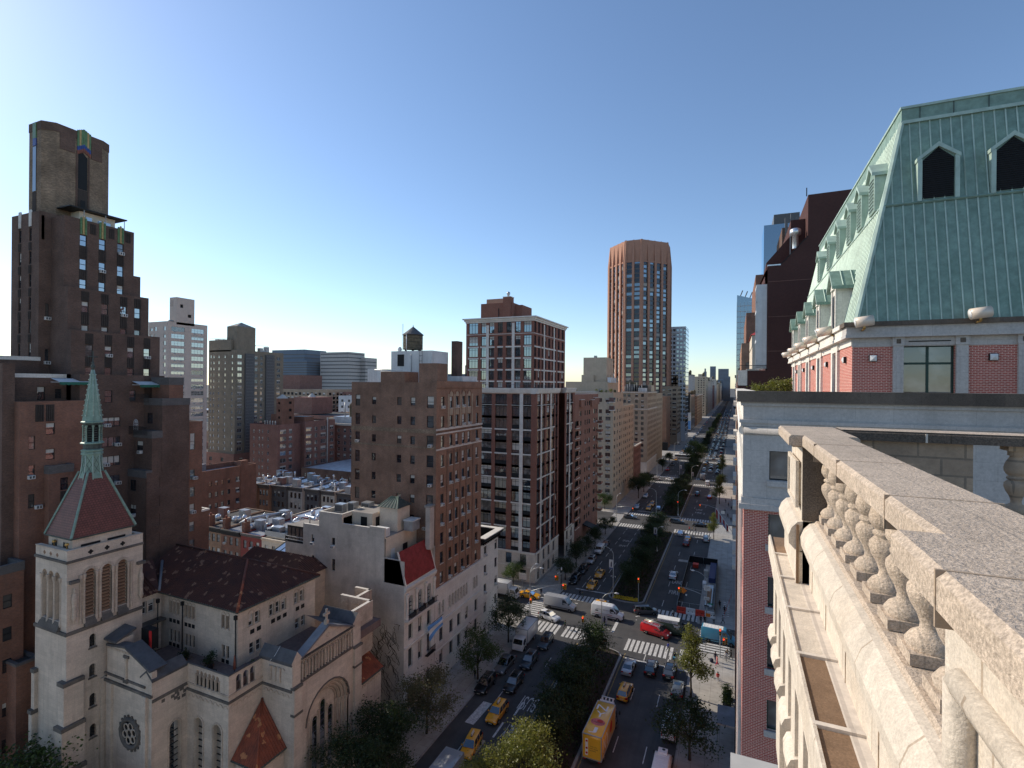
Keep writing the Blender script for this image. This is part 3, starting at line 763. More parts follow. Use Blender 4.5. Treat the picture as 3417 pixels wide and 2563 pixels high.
def rowhouses():
 x=-146.2
 spec=[(5.6,15.6,'brownstone','narrow brown row house under dark cornice beside the tenement wall'),(5.0,15.5,'brick_orange','ochre brick row house with three small arched windows'),(6.2,15.4,'rowhouse_dark','charcoal grey row house with dark cornice in the far row'),(6.0,15.3,'stucco','grey stone row house with bracketed dark cornice'),(5.8,15.0,'rowhouse_dark','black fronted row house beside the grey stone row house'),(5.4,14.8,'stucco_cream','last cream row house of the far row behind the brick apartment house'),(6.5,14.4,'rowhouse_dark','low dark house half hidden behind the brick apartment house')]
 for i,(w,h,m,lab)in enumerate(spec):
  y0=117.6+i*.9
  b=Bld('row_house',lab,'building',(x+w/2,y0+7,0),'row houses behind the church')
  us=[x+w*f for f in(.22,.5,.78)]
  b.vol(x,x+w-.05,y0,y0+15,0,h,m,'roof_silver',N=grid(us,[h-2.6,h-5.8,h-9],.95,1.75),E=[],par=.25,depth=.15)
  c=b.part('cornice');c.extr([(y0-.02,h-1.3),(y0-.12,h-.8),(y0-.55,h-.25),(y0-.6,h+.08),(y0-.02,h+.1)],'x',x+.01,x+w-.06,'rowhouse_dark')
  r=b.part('roof_equipment');roof_clutter(r,x,x+w,y0+1,y0+15,h-.2,9,30+i)
  b.done();x+=w
 spec=[(-117.5,6.5,15.2,'brownstone','brown row house at the dark end of the near row'),(-111.0,5.2,15.1,'brownstone','row house with black cornice next to the brown end house'),(-105.8,6.2,15.0,'brick_dark_rust','orange brick row house with chimneys on both party walls'),(-99.6,6.4,14.9,'rowhouse_red','deep red row house between two chimneys'),(-93.2,7.0,14.7,'stucco_cream','cream row house with a green glass balustrade on its roof')]
 for i,(x,w,h,m,lab)in enumerate(spec):
  y0=79.6
  b=Bld('row_house',lab,'building',(x+w/2,y0+7,0),'row houses behind the church')
  us=[x+w*f for f in(.2,.5,.8)]
  b.vol(x,x+w-.04,y0,y0+16,0,h,m,('roof_tar','roof_tar','lead_grey','roof_silver','roof_silver')[i],N=grid(us,[h-2.3,h-5.4,h-8.6],1.0,1.7),par=.3,depth=.15)
  if i<3:
   c=b.part('cornice');c.extr([(y0-.02,h-1.1),(y0-.5,h-.2),(y0-.55,h+.06),(y0-.02,h+.08)],'x',x+.01,x+w-.05,'iron_black')
  else:
   c=b.part('cornice');c.extr([(y0-.02,h-.6),(y0-.3,h-.1),(y0-.3,h+.06),(y0-.02,h+.08)],'x',x+.01,x+w-.05,('rowhouse_dark','stucco_cream')[i-3])
  if i in(1,2,3):
   ch=b.part('chimney');ch.box(x-.45,x+.45,y0+.6,y0+2.0,h-3,h+2.2,'brick_dark_rust');ch.lathe([(.25,h+2.2),(.22,h+2.8)],(x,y0+1.2,0),'tile_terracotta',8)
  if i==4:
   g=b.part('glass_balustrade');g.box(x+.3,x+6.2,y0+.5,y0+.55,h,h+1.5,'glass_sky');g.box(x+.3,x+.35,y0+.5,y0+6,h,h+1.5,'glass_sky')
   g.box(x+1.6,x+6,y0+1.0,y0+5,h,h+1.0,'iron_black')
  r=b.part('roof_equipment');roof_clutter(r,x,x+w,y0+2,y0+15,h-.25,5+2*i,50+i)
  if i==2:r.tube([(x+1,y0+4,h+.3),(x+2.2,y0+5,h+1.2),(x+4,y0+9,h+1.4),(x+4.5,y0+13,h+1.0)],.45,'duct_metal',8)
  for u in(us[0],us[1]):
   if RND.random()<.7:b.ac('N',y0,u,h-3.15)
  b.done()
 b=Bld('flat_roof_house','flat roofed house crowded with bright curled vent pipes behind the cream row house','building',(-88,92,0))
 b.vol(-104,-78,96,107,0,14.2,'stucco_cream','roof_silver',par=.3)
 r=b.part('roof_equipment');roof_clutter(r,-103,-80,96.5,106,14.0,14,77)
 for i in range(6):
  x=-92+i*.55
  r.tube([(x,92-.2*i,14),(x,92-.2*i,15.8+.3*(i%2)),(x-.3,91.8-.2*i,16.6),(x-.9,91.4,16.7)],.24,'aluminium',8)
 r.box(-93,-88.5,90.5,93,13.9,14.4,'duct_metal')
 b.done()
 b=Bld('brown_roof_house','house with a sloped brown roof and an orange chimney behind the townhouse','building',(-80,92,0))
 b.vol(-90,-72,86,95.9,0,14.4,'stucco_cream','roof_gravel',par=.2)
 c=b.part('roof');c.extr([(86.5,15.2),(95.5,15.4),(91,18.0)],'x',-83.5,-78.5,'red_deck')
 c.box(-83.3,-78.7,86.8,95.2,14.2,15.3,'stucco_cream')
 c=b.part('chimney');c.box(-79.6,-77.6,88.4,90.0,13.5,19.6,'brick_orange')
 for i in range(3):c.lathe([(.22,19.6),(.2,20.5)],(-79.2+i*.6,89.2,0),'tile_terracotta',8)
 c=b.part('pergola')
 for i in range(4):c.box(-78+i*1.6,-77.9+i*1.6,82,82.1,14,17,'stucco_cream')
 for z in(16.1,16.9):c.box(-78,-73,82,82.1,z,z+.1,'stucco_cream')
 b.vol(-78.6,-69,80.5,86,0,14.2,'stucco_cream','roof_gravel',par=.2)
 b.done()
 b=Bld('glass_conservatory','small glass roofed conservatory wedged between the church and the townhouse','building',(-71,68,0))
 b.wall.box(-75.5,-68.5,65,71,0,17.2,'stucco_cream');g=b.part('glass_roof')
 g.mesh([(-75.5,64.6,17.3),(-68.5,64.6,17.3),(-68.5,71,19.2),(-75.5,71,19.2)],[(0,1,2,3)],'glass_sky')
 for i in range(6):g.tube([(-75.5+1.4*i,64.6,17.36),(-75.5+1.4*i,71,19.26)],.05,'frame_green',4)
 b.done()
def tile_roof(mb,quad,m,sp=.34,r=.09):
 """quad/tri given as (eave0, eave1, top1, top0): clay ribs running from eave to top"""
 a,b,c,d=[Vector(p)for p in quad]
 mb.face([tuple(a),tuple(b),tuple(c),tuple(d)]if(c-d).length>1e-3 else[tuple(a),tuple(b),tuple(c)],m)
 e=(b-a);L=e.length;e.normalize()
 nrm=e.cross(d-a if(d-a).length>.1 else c-a).normalized()
 if nrm.z<0:nrm=-nrm
 up=nrm.cross(e).normalized()
 if up.z<0:up=-up
 Hh=max((c-a).dot(up),(d-a).dot(up))
 du,cu=(d-a).dot(e),(c-a).dot(e)
 n=int(L/sp)
 for i in range(n):
  u=L*(i+.5)/n
  t=Hh
  if u<du:t=Hh*u/du if du>1e-6 else Hh
  elif u>cu:t=Hh*(L-u)/(L-cu)if L-cu>1e-6 else Hh
  if t<.15:continue
  p0=a+e*u-up*.03;p1=a+e*u+up*t
  w=e*r
  q=[p0-w,p0+nrm*r*1.1,p0+w,p1+w,p1+nrm*r*1.1,p1-w]
  mb.mesh([tuple(v)for v in q],[(0,1,4,5),(1,2,3,4),(0,2,1)],m)
def church():
 S_='church_stone'
 b=Bld('stone_church','pale stone church with a green copper spire, red tile roofs and a great arched window in its gable','church',(-56,42,0),split=False)
 w=b.wall
 X0,X1,Y0,Y1=-68.7,-62.8,30.0,37.35
 sl=[(32.35,19.6),(32.35,16.4),(32.4,13.2),(32.45,9.9)]
 hs=[hole(c,.6,z,z+1.1)for c,z in sl]
 b.fac('E',X1,Y0,Y1,0,22.0,[(*h,'void')for h in hs],S_,depth=.3)
 for c,z in sl:
  arch_open(b,'E',X1,c,.6,z,z+1.1,S_,.3,bars=(1,2));w.box(X1-.02,X1+.1,c-.4,c+.4,z-.14,z,'church_dark')
 b.fac('N',Y0,X0,X1,0,22.0,[],S_);b.fac('W',X0,Y0,Y1,0,29.4,[],S_);b.fac('S',Y1,X0,X1,0,30.5,[],S_)
 wins=[(32.07,1.0),(33.63,1.0),(35.2,1.0)]
 hs=[hole(c,ww,23.0,27.6)for c,ww in wins]
 b.fac('E',X1,Y0,Y1,22.0,30.5,[(*h,'void')for h in hs],S_,depth=.45)
 lv=b.part('louvre_screen')
 for c,ww in wins:
  arch_open(b,'E',X1,c,ww-.003,23.0,27.6,S_,.45,name='belfry_window',bars=(0,0),glass='louvre_black')
  for k in range(14):
   z=23.15+k*.36;lv.extr([(X1-.42,z),(X1-.2,z-.12),(X1-.2,z-.02),(X1-.42,z+.1)],'y',c-.49,c+.49,'brownstone')
  for t_,o in((.0,.10),(.13,.06)):arch_ring(w,'E',X1,c,ww+t_*2,27.6,.12,o,'carved_stone',z0=23.0)
  w.extr([(X1-.02,22.1),(X1+.35,22.1),(X1-.02,23.0)],'y',c-.55,c+.55,'church_dark')
 cl=b.part('colonnette')
 for c in(31.35,32.85,34.4,35.95):
  for dc in(-.16,.16):cl.lathe([(.16,22.5),(.15,22.9),(.11,23.05),(.11,27.1),(.15,27.2),(.2,27.6),(.2,27.7)],(X1+.05,c+dc,0),'carved_stone',8)
 wn=[(-66.95,.95),(-65.75,.95),(-64.55,.95)]
 b.fac('N',Y0,X0,X1,22.0,30.5,[(*hole(c,ww,23.0,27.6),'void')for c,ww in wn],S_,depth=.9)
 for c,ww in wn:arch_open(b,'N',Y0,c,ww-.003,23.0,27.6,S_,.9,name='belfry_window',bars=(0,0),glass='louvre_black')
 for c in(-67.55,-66.35,-65.15,-63.95):cl.lathe([(.2,22.5),(.18,23.0),(.13,23.1),(.13,27.0),(.2,27.2),(.23,27.6)],(c,Y0+.05,0),'carved_stone',8)
 w.extr([(Y0-.4,22.1),(Y0+.02,22.1),(Y0+.02,23.0)],'x',-67.6,-63.9,'church_dark')
 for(x,y)in((X1+.12,Y0+.55),(X1+.12,Y1-.3)):
  s=MB()
  s.box(x-.12,x+.3,y-.4,y+.4,27.05,27.35,'church_dark');s.lathe([(.22,23.6),(.2,24.6),(.26,25.4),(.2,25.9),(.09,26.05),(.14,26.25),(.12,26.45),(.02,26.6)],(x+.1,y,0),'carved_stone',10)
  s.lathe([(.05,22.9),(.25,23.4),(.28,23.6)],(x+.1,y,0),'carved_stone',8)
  s.build('statue',b.root)
 bd=b.part('string_course')
 band(bd,X0,X1,Y0,Y1,21.75,22.1,.16,'church_dark');band(bd,X0,X1,Y0,Y1,29.2,29.45,.16,'church_dark');band(bd,X0,X1,Y0,Y1,30.42,30.52,.05,'carved_stone')
 bt=b.part('buttress')
 def butt(x0,x1,y0,y1,steps,dx,dy):
  z=0
  for i,(zt,o)in enumerate(steps):
   bt.box(x0,x1+dx*o,y0-dy*o,y1,z,zt,S_)
   bt.box(x0-.05,x1+dx*o+.1,y0-dy*o-.1,y1+.05,zt-.28,zt+.12,'church_dark');z=zt+.05
 butt(-63.5,-62.8,30.0,31.4,((8.2,.9),(12.6,.62),(17.0,.36)),1,1)
 butt(-68.7,-68.1,30.0,30.6,((8.6,.7),(12.9,.5),(17.2,.3)),0,1)
 bt.box(-62.82,-62.45,33.0,33.5,0,15.9,S_)
 w.face([(X0,Y0,29.6),(X1,Y0,29.6),(X1,Y1,29.6),(X0,Y1,29.6)],'lead_grey')
 for a in((X0,X1,Y0,Y0+.45),(X0,X1,Y1-.45,Y1),(X1-.45,X1,Y0+.45,Y1-.45)):w.box(a[0]+.004,a[1]-.004,a[2]+.004,a[3]-.004,29.55,30.49,S_)
 q=b.part('quatrefoil')
 for y in(32.1,33.65,35.2):
  for dy,dz in((0,.14),(0,-.14),(.14,0),(-.14,0)):q.lathe([(.001,.0),(.12,.001),(.12,.012)],(X1+.004,y+dy,29.87+dz),'louvre_black',8,axis='x')
  q.box(X1,X1+.012,y-.1,y+.1,29.77,29.97,'louvre_black')
 for x in(-67.0,-65.8,-64.6):
  for dx,dz in((0,.12),(0,-.12),(.12,0),(-.12,0)):q.box(x+dx-.09,x+dx+.09,Y0-.012,Y0,29.87+dz-.09,29.87+dz+.09,'brownstone')
 w.box(-67.9,-63.4,30.75,36.5,29.6,31.5,S_)
 for x in(-67.2,-65.1):w.box(x,x+.9,30.73,30.76,30.4,30.95,'louvre_black')
 for y in(31.5,34.0):w.box(-63.41,-63.36,y,y+1.8,30.35,30.7,'louvre_black')
 for x,y in((-66.3,30.5),(-63.7,30.4)):w.lathe([(.05,30.3),(.05,30.8),(.2,30.9),(.16,31.1),(.02,31.15)],(x,y,0),'brass',8)
 sp=thing_part=MB()
 cx,cy=-65.65,33.62
 ex0,ex1,ey0,ey1=-68.1,-63.15,30.5,36.75
 tx,ty,tz=.82,.82,38.0
 sp.mesh([(ex0,ey0,31.55),(ex1,ey0,31.55),(ex1,ey1,31.55),(ex0,ey1,31.55),(cx-tx,cy-ty,tz),(cx+tx,cy-ty,tz),(cx+tx,cy+ty,tz),(cx-tx,cy+ty,tz)],[(0,1,5,4),(1,2,6,5),(2,3,7,6),(3,0,4,7),(3,2,1,0)],'spire_slate')
 sp.box(ex0-.06,ex1+.06,ey0-.06,ey1+.06,31.42,31.56,'copper_dark')
 spire=sp.build('spire',b.root)
 hp=MB()
 for(ax,ay),(bx_,by_)in(((ex0,ey0),(-tx,-ty)),((ex1,ey0),(tx,-ty)),((ex1,ey1),(tx,ty)),((ex0,ey1),(-tx,ty))):
  hp.tube([(ax,ay,31.58),(cx+bx_,cy+by_,tz+.03)],[.14,.13],'copper_green',6,False)
 hp.build('hip_ridge',spire)
 fl=MB()
 O8=PI/8
 def oct_(prof,m,mb):mb.lathe(prof,(cx,cy,0),m,8,False,O8,O8+2*PI)
 oct_([(1.15,37.3),(.98,37.9),(.86,38.8),(.82,39.9)],'copper_green',fl)
 for k in range(8):
  a=O8+k*PI/4;a2=a+PI/4;am=a+PI/8
  fl.tube([(cx+r*math.cos(a),cy+r*math.sin(a),z)for r,z in((1.18,37.2),(1.0,37.9),(.88,38.8),(.84,39.9))],.05,'copper_light',5)
  p=lambda f,r,z:(cx+r*(math.cos(a)*(1-f)+math.cos(a2)*f),cy+r*(math.sin(a)*(1-f)+math.sin(a2)*f),z)
  for f0,f1,z0,z1 in((.15,.85,37.9,38.8),(.85,.15,37.9,38.8),(.15,.85,38.8,39.7),(.85,.15,38.8,39.7)):
   r0,r1=(.99 if z0<38 else .87),(.87 if z0<38 else .84)
   fl.tube([p(f0,r0,z0),p(f1,r1,z1)],.02,'copper_dark',4)
 fl.build('flared_base',spire)
 ln=MB()
 oct_([(.98,39.9),(.98,40.1),(.9,40.2),(1.0,40.3),(1.0,40.42),(.86,40.5)],'copper_green',ln);oct_([(.82,40.5),(.82,41.1)],'copper_dark',ln)
 oct_([(1.08,41.1),(1.08,41.2),(.9,41.32)],'copper_green',ln);oct_([(.55,41.2),(.55,43.4)],'louvre_black',ln)
 for k in range(8):
  a=O8+k*PI/4
  ln.lathe([(.13,41.3),(.09,41.45),(.075,42.9),(.12,43.0),(.13,43.15)],(cx+.8*math.cos(a),cy+.8*math.sin(a),0),'copper_green',8)
  for j in range(6):
   am=a+PI/8;ln.box(cx+.62*math.cos(am)-.16,cx+.62*math.cos(am)+.16,cy+.62*math.sin(am)-.16,cy+.62*math.sin(am)+.16,41.5+j*.26,41.56+j*.26,'copper_dark')
 oct_([(.8,43.15),(.9,43.3),(.9,43.42)],'copper_dark',ln);oct_([(1.04,43.42),(1.04,43.52),(.9,43.62)],'copper_green',ln)
 ln.build('lantern',spire)
 cn=MB();oct_([(.9,43.6),(.86,43.95),(.8,44.3),(.13,49.3)],'copper_green',cn)
 for k in range(8):
  a=O8+k*PI/4
  cn.tube([(cx+.83*math.cos(a),cy+.83*math.sin(a),44.2),(cx+.13*math.cos(a),cy+.13*math.sin(a),49.3)],.035,'copper_light',4)
  for j in range(9):
   f=j/9;r=(.83*(1-f)+.13*f)+.06;cn.lathe([(.01,-.05),(.07,0),(.05,.06),(.01,.1)],(cx+r*math.cos(a),cy+r*math.sin(a),44.2+f*5.1),'copper_light',5)
 cn.build('cone',spire)
 cr=MB();cr.lathe([(.06,49.3),(.14,49.45),(.22,49.65),(.14,49.85),(.06,49.95),(.16,50.1),(.05,50.2),(.035,51.3)],(cx,cy,0),'copper_dark',10)
 cr.tube([(cx,cy-.42,50.75),(cx,cy+.42,50.75)],.035,'copper_dark',6)
 for dy,dz in((-.42,50.75),(.42,50.75),(0,51.3),(-.2,50.75),(.2,50.75)):cr.lathe([(.01,-.09),(.08,0),(.01,.09)],(cx,cy+dy,dz),'copper_dark',6)
 cr.build('cross',spire)
 Yg=33.44;gx0,gx1=-62.8,-54.56
 b.fac('N',Yg,gx0,gx1,0,16.0,[],S_)
 w.mesh([(gx0+.6,Yg,16),(gx1-.2,Yg,16),(gx1-.2,Yg,18.1),(-58.9,Yg,19.75),(gx0+.6,Yg,19.4)],[(0,1,2,3,4)],S_)
 w.extr([(gx0+.6,19.42),(-58.95,19.78),(-58.95,20.0),(gx0+.6,19.66)],'y',Yg-.15,Yg+.8,'slate');w.extr([(-58.95,19.78),(-54.75,18.15),(-54.6,18.35),(-58.95,20.0)],'y',Yg-.15,Yg+1.6,'slate')
 w.box(gx0+.5,gx0+2.2,Yg+.1,Yg+1.7,18.5,20.2,S_);w.extr([(Yg-.2,20.2),(Yg+1.9,20.9),(Yg+1.9,20.7),(Yg-.2,20.0)],'x',gx0+.3,gx0+2.4,'slate')
 w.box(gx0+2.4,gx0+4.1,Yg+2.4,Yg+3.2,18.5,20.6,'louvre_black');w.box(gx0+3.9,gx0+4.2,Yg+2.3,Yg+2.4,18.5,20.6,'cl_red')
 w.box(gx1-.9,gx1-.006,Yg-.003,Yg+.5,0,18.2,S_)
 bd.box(gx0+.3,gx1-1,Yg-.14,Yg+.02,16.35,16.55,'church_dark');bd.box(gx0+.3,gx1+.12,Yg-.2,Yg+.02,15.6,15.85,'church_dark')
 for i in range(14):w.box(gx0+.8+i*.27,gx0+.95+i*.27,Yg-.08,Yg+.01,19.2,19.4,'carved_stone')
 w.lathe([(.16,16.6),(.14,18.4),(.2,18.6),(.2,18.8)],(-58.75,Yg-.05,0),'carved_stone',8)
 w.box(-59.2,-58.3,Yg-.15,Yg+.01,18.8,19.05,'church_dark');w.box(-59.1,-58.4,Yg-.2,Yg,16.2,16.6,'church_dark')
 for x in(-61.4,-55.5):bt.box(x-.35,x+.35,Yg-.28,Yg+.02,0,15.6,S_)
 rw=MB()
 C0=(-58.02,Yg-.02,11.05);R_=1.55
 rw.lathe([(R_*.8,.0),(R_*.82,-.2),(R_,-.26),(R_+.12,-.1),(R_+.16,.05)],C0,'church_dark',24,axis='y')
 rw.mesh([(C0[0]+R_*.84*math.cos(2*PI*i/24),Yg-.03,C0[2]+R_*.84*math.sin(2*PI*i/24))for i in range(24)],[tuple(range(24))],'glass_dark')
 for k in range(6):
  a=k*PI/3+.3;c=(C0[0]+R_*.5*math.cos(a),Yg-.05,C0[2]+R_*.5*math.sin(a))
  rw.tube([(c[0]+.36*math.cos(2*PI*i/12),Yg-.1,c[2]+.36*math.sin(2*PI*i/12))for i in range(13)],.07,'carved_stone',5)
 rw.tube([(C0[0]+.4*math.cos(2*PI*i/12),Yg-.1,C0[2]+.4*math.sin(2*PI*i/12))for i in range(13)],.07,'carved_stone',5)
 for k in range(18):
  a=k*PI/9;rw.box(C0[0]+1.75*math.cos(a)-.12,C0[0]+1.75*math.cos(a)+.12,Yg-.12,Yg,C0[2]+1.75*math.sin(a)-.12,C0[2]+1.75*math.sin(a)+.12,'church_dark')
 rw.build('rose_window',b.root)
 X3=-54.56
 lan=lambda face,plane,lst,yb:None
 h=hole(35.83,1.15,4.6,11.3)
 b.fac('E',X3,Yg,37.16,0,17.4,[(*h,'void')],S_,depth=.4)
 arch_open(b,'E',X3,35.83,1.147,4.6,11.3,S_,.4,bars=(0,9));arch_ring(w,'E',X3,35.83,1.2,11.3,.16,.08,'carved_stone',z0=4.6)
 w.extr([(X3+.12,17.4),(X3-.9,18.2),(X3-.9,18.0),(X3+.12,17.15)],'y',Yg-.05,37.1,'slate')
 w.extr([(X3-.9,18.2),(X3-1.9,17.4),(X3-1.9,17.2),(X3-.9,18.0)],'y',Yg-.05,37.1,'slate')
 band(bd,X3-3,X3,Yg,37.2,15.05,15.35,.12,'church_dark','E')
 for i in range(9):
  a=RND.uniform(Yg+.3,36.8);z=RND.uniform(13.2,14.9);w.box(X3-.01,X3+.006,a,a+RND.uniform(.2,.5),z,z+.35,'church_dark')
 Y2=37.16;X1f=-48.08
 lw=[(-52.62,1.2),(-49.75,1.2)]
 hs=[hole(c,ww,4.2,11.3)for c,ww in lw]
 def arcade(face,plane,u0,u1,z0,z1,us,aw,dep,m=S_):
  """open arched parapet"""
  mb=w;hh=[(*hole(u,aw,z0+.25,z1-.75),'void')for u in us]
  b.fac(face,plane,u0,u1,z0,z1,hh,m,depth=dep)
  P=FP(face,plane)
  for u in us:
   r=aw/2;zs=z1-.75;n=10
   arc=[(u-r*math.cos(PI*i/n),zs+r*math.sin(PI*i/n))for i in range(n+1)]
   mb.face([P(u-r,zs+r)]+[P(*q_)for q_ in arc[:n//2+1]],m);mb.face([P(u+r,zs+r)]+[P(*q_)for q_ in arc[n//2:][::-1]],m)
   for k in range(5):
    p=P(u-r+aw*(k+.5)/5,z0,.1);mb.box(p[0]-.015,p[0]+.015,p[1]-.015,p[1]+.015,z0+.25,z0+1.15,'iron_black')
 b.fac('N',Y2,X3,X1f,0,15.1,[(*h_,'void')for h_ in hs],S_,depth=.45)
 for c,ww in lw:arch_open(b,'N',Y2,c,ww-.003,4.2,11.3,S_,.45,bars=(0,9));arch_ring(w,'N',Y2,c,ww+.1,11.3,.18,.08,'carved_stone',z0=4.2);w.extr([(Y2-.3,3.9),(Y2+.02,3.9),(Y2+.02,4.6)],'x',c-.7,c+.7,'church_dark')
 arcade('N',Y2,X3,X1f,15.1,17.5,[-52.9+.62*i for i in range(6)],.44,.3)
 for i in range(7):w.lathe([(.09,15.3),(.07,15.5),(.07,16.4),(.1,16.6)],(-53.2+.62*i,Y2-.03,0),'carved_stone',8)
 band(bd,X3,X1f,Y2,41.3,14.5,14.75,.14,'church_dark');band(bd,X3,X1f,Y2,41.3,15.2,15.4,.1,'carved_stone');band(bd,X3,X1f,Y2,41.3,17.42,17.56,.1,'slate')
 for i in range(8):arch_ring(w,'N',Y2,X3+.6+i*.78,.5,13.9,.08,.06,'carved_stone')
 b.fac('E',X1f,Y2,41.3,0,15.1,[],S_)
 arcade('E',X1f,Y2,41.3,15.1,17.5,[38.33,39.18,40.03],.62,.3)
 for i in range(5):arch_ring(w,'E',X1f,Y2+.45+i*.78,.5,13.9,.08,.06,'carved_stone')
 Y3=41.3;XF=-43.6
 b.fac('N',Y3,X1f,XF,0,17.4,[],S_)
 for x in(-46.75,-46.05,-45.35):
  w.lathe([(.13,15.3),(.11,15.5),(.1,16.4),(.16,16.7),(.18,16.9)],(x,Y3-.06,0),'carved_stone',8);arch_ring(w,'N',Y3,x+.35,.5,16.6,.08,.07,'carved_stone')
 bd.box(X1f,XF-.02,Y3-.14,Y3+.01,14.5,14.75,'church_dark');bd.box(X1f,XF-.02,Y3-.12,Y3+.01,17.32,17.5,'slate')
 for i in range(5):arch_ring(w,'N',Y3,X1f+.6+i*.78,.5,13.9,.08,.06,'carved_stone')
 def ridge_roof(x0,x1,y0,y1,z0,z1):
  w.extr([(y0-.1,z0),((y0+y1)/2,z1),(y1+.1,z0),(y1+.1,z0-.2),(y0-.1,z0-.2)],'x',x0,x1,'slate',S_)
 ridge_roof(-48.4,XF+.12,41.2,42.5,17.75,18.75)
 w.box(-48.3,XF,41.32,42.45,15,17.6,S_)
 w.tube([(-46.6,41.0,17.5),(-46.2,41.3,18.0),(-46.0,41.85,18.85)],.03,'white_metal',4)
 zs,cw,cc=9.55,7.0,46.75
 for i,(ww,d)in enumerate(((7.0,.0),(6.5,.18),(6.0,.36),(5.5,.54),(5.0,.72))):pass
 hb=(cc-3.4,cc+3.4,0.5,zs+3.4)
 b.fac('E',XF,42.45,50.9,0,15.1,[(*hb,'void')],S_,depth=1.2)
 P=FP('E',XF)
 r0=3.4;n=20
 def arcp(r,z=zs):return[(cc-r*math.cos(PI*i/n),z+r*math.sin(PI*i/n))for i in range(n+1)]
 a0=arcp(r0)
 w.face([P(cc-r0,zs+r0)]+[P(*q_)for q_ in a0[:n//2+1]],S_);w.face([P(cc+r0,zs+r0)]+[P(*q_)for q_ in a0[n//2:][::-1]],S_)
 pa=b.part('arch_order')
 rs=[3.4,3.05,2.7,2.35,2.0]
 for k in range(4):
  o,i_=rs[k],rs[k+1];d0,d1=.25*k,.25*(k+1)
  po,pi2=arcp(o),arcp(i_)
  for j in range(n):
   pa.face([P(*po[j],d0),P(*po[j+1],d0),P(*po[j+1],d1),P(*po[j],d1)],'carved_stone');pa.face([P(*po[j],d1),P(*po[j+1],d1),P(*pi2[j+1],d1),P(*pi2[j],d1)],S_)
  pa.tube([P(*q_,d1-.02)for q_ in arcp(i_+.17)],.12,'carved_stone',6)
  for sg in(-1,1):
   pa.face([P(cc+sg*o,.5,d0),P(cc+sg*o,zs,d0),P(cc+sg*o,zs,d1),P(cc+sg*o,.5,d1)],S_)
   pa.face([P(cc+sg*o,.5,d1),P(cc+sg*o,zs,d1),P(cc+sg*i_,zs,d1),P(cc+sg*i_,.5,d1)],S_)
   p=P(cc+sg*(i_+.17),0,d1-.05);pa.lathe([(.16,.6),(.11,1.0),(.11,zs-.6),(.17,zs-.35),(.2,zs)],(p[0],p[1],0),'carved_stone',8)
  arch_ring(w,'E',XF,cc,6.82,zs,.14,.1,'church_dark')if k==0 else None
 gb=[(cc+r_*2.02*math.cos(PI*i/n),zs+2.02*math.sin(PI*i/n))for r_ in(1,)for i in range(n+1)]
 pa.face([P(cc-2.02,.5,1.0),P(cc-2.02,zs,1.0)]+[P(u,v,1.0)for u,v in gb[::-1]][1:-1]+[P(cc+2.02,zs,1.0),P(cc+2.02,.5,1.0)],S_)
 for u,z1 in((cc-1.25,8.9),(cc,10.2),(cc+1.25,8.9)):
  g=MB();g.face([P(x,z,.97)for x,z in arch_pts(u,.78,2.0,z1)],'glass_dark')
  for k in range(11):p,q_=P(u-.38,0,.97),P(u+.38,0,.94);zz=2.4+k*.72;(zz<z1)and g.box(min(p[0],q_[0]),max(p[0],q_[0]),p[1],q_[1],zz,zz+.04,'frame_grey')
  g.build('stained_window',b.root)
  arch_ring(pa,'E',XF-1.0,u,.8,z1,.12,.12,'carved_stone',z0=2.0)
 for u in(cc-.63,cc+.63):p=P(u,0,.9);pa.lathe([(.14,2),(.1,2.3),(.1,9.4),(.16,9.7)],(p[0],p[1],0),'carved_stone',8)
 fz=b.part('arcade_frieze')
 b.fac('E',XF-.22,42.6,50.75,15.1,17.75,[],'carved_stone')
 for i in range(17):
  y=42.75+i*.49
  fz.lathe([(.13,15.25),(.09,15.4),(.08,16.7),(.13,16.85),(.16,17.0)],(XF-.06,y,0),'carved_stone',8)
  if i<16:
   arch_ring(fz,'E',XF-.1,y+.245,.34,17.0,.08,.06,'carved_stone')
   if i%3==1:fz.lathe([(.1,15.35),(.12,16.1),(.07,16.45),(.09,16.6),(.02,16.75)],(XF-.12,y+.245,0),'carved_stone',8)
 fz.box(XF-.25,XF+.08,42.5,50.85,14.95,15.22,'church_dark')
 for i in range(34):fz.box(XF-.2,XF+.12,42.55+i*.245,42.68+i*.245,17.5,17.68,'church_dark')
 fz.box(XF-.25,XF+.06,42.5,50.85,17.35,17.5,'carved_stone')
 w.mesh([(XF-.12,42.5,17.68),(XF-.12,50.9,17.68),(XF-.12,46.6,19.55)],[(0,1,2)],S_)
 for ya,yb in((42.35,46.6),(51.0,46.6)):
  w.mesh([(XF+.15,ya,17.75),(XF+.15,yb,19.75),(XF-1.0,yb,19.75),(XF-1.0,ya,17.75),(XF+.15,ya,17.55),(XF+.15,yb,19.5),(XF-1.0,yb,19.5),(XF-1.0,ya,17.55)],[(0,1,2,3),(0,1,5,4),(4,5,6,7),(3,2,6,7)],'lead_grey')
 w.lathe([(.3,0),(.22,.06),(.1,.1)],(XF-.12,46.7,18.45),'carved_stone',10,axis='x')
 cx2=MB();cx2.box(XF-.5,XF-.1,46.4,46.8,19.5,20.2,'carved_stone');cx2.box(XF-.4,XF-.2,46.5,46.72,20.2,21.5,'carved_stone');cx2.box(XF-.42,XF-.18,46.15,47.05,20.75,21.05,'carved_stone');cx2.build('gable_cross',b.root)
 w.box(-47.2,XF-.01,50.9,52.3,0,17.9,S_);w.box(XF-.01,XF+.3,50.95,52.2,0,14.8,S_);bd.box(XF-.2,XF+.35,50.85,52.35,12.4,12.65,'church_dark');bd.box(XF-.2,XF+.35,50.85,52.35,14.8,15.05,'church_dark')
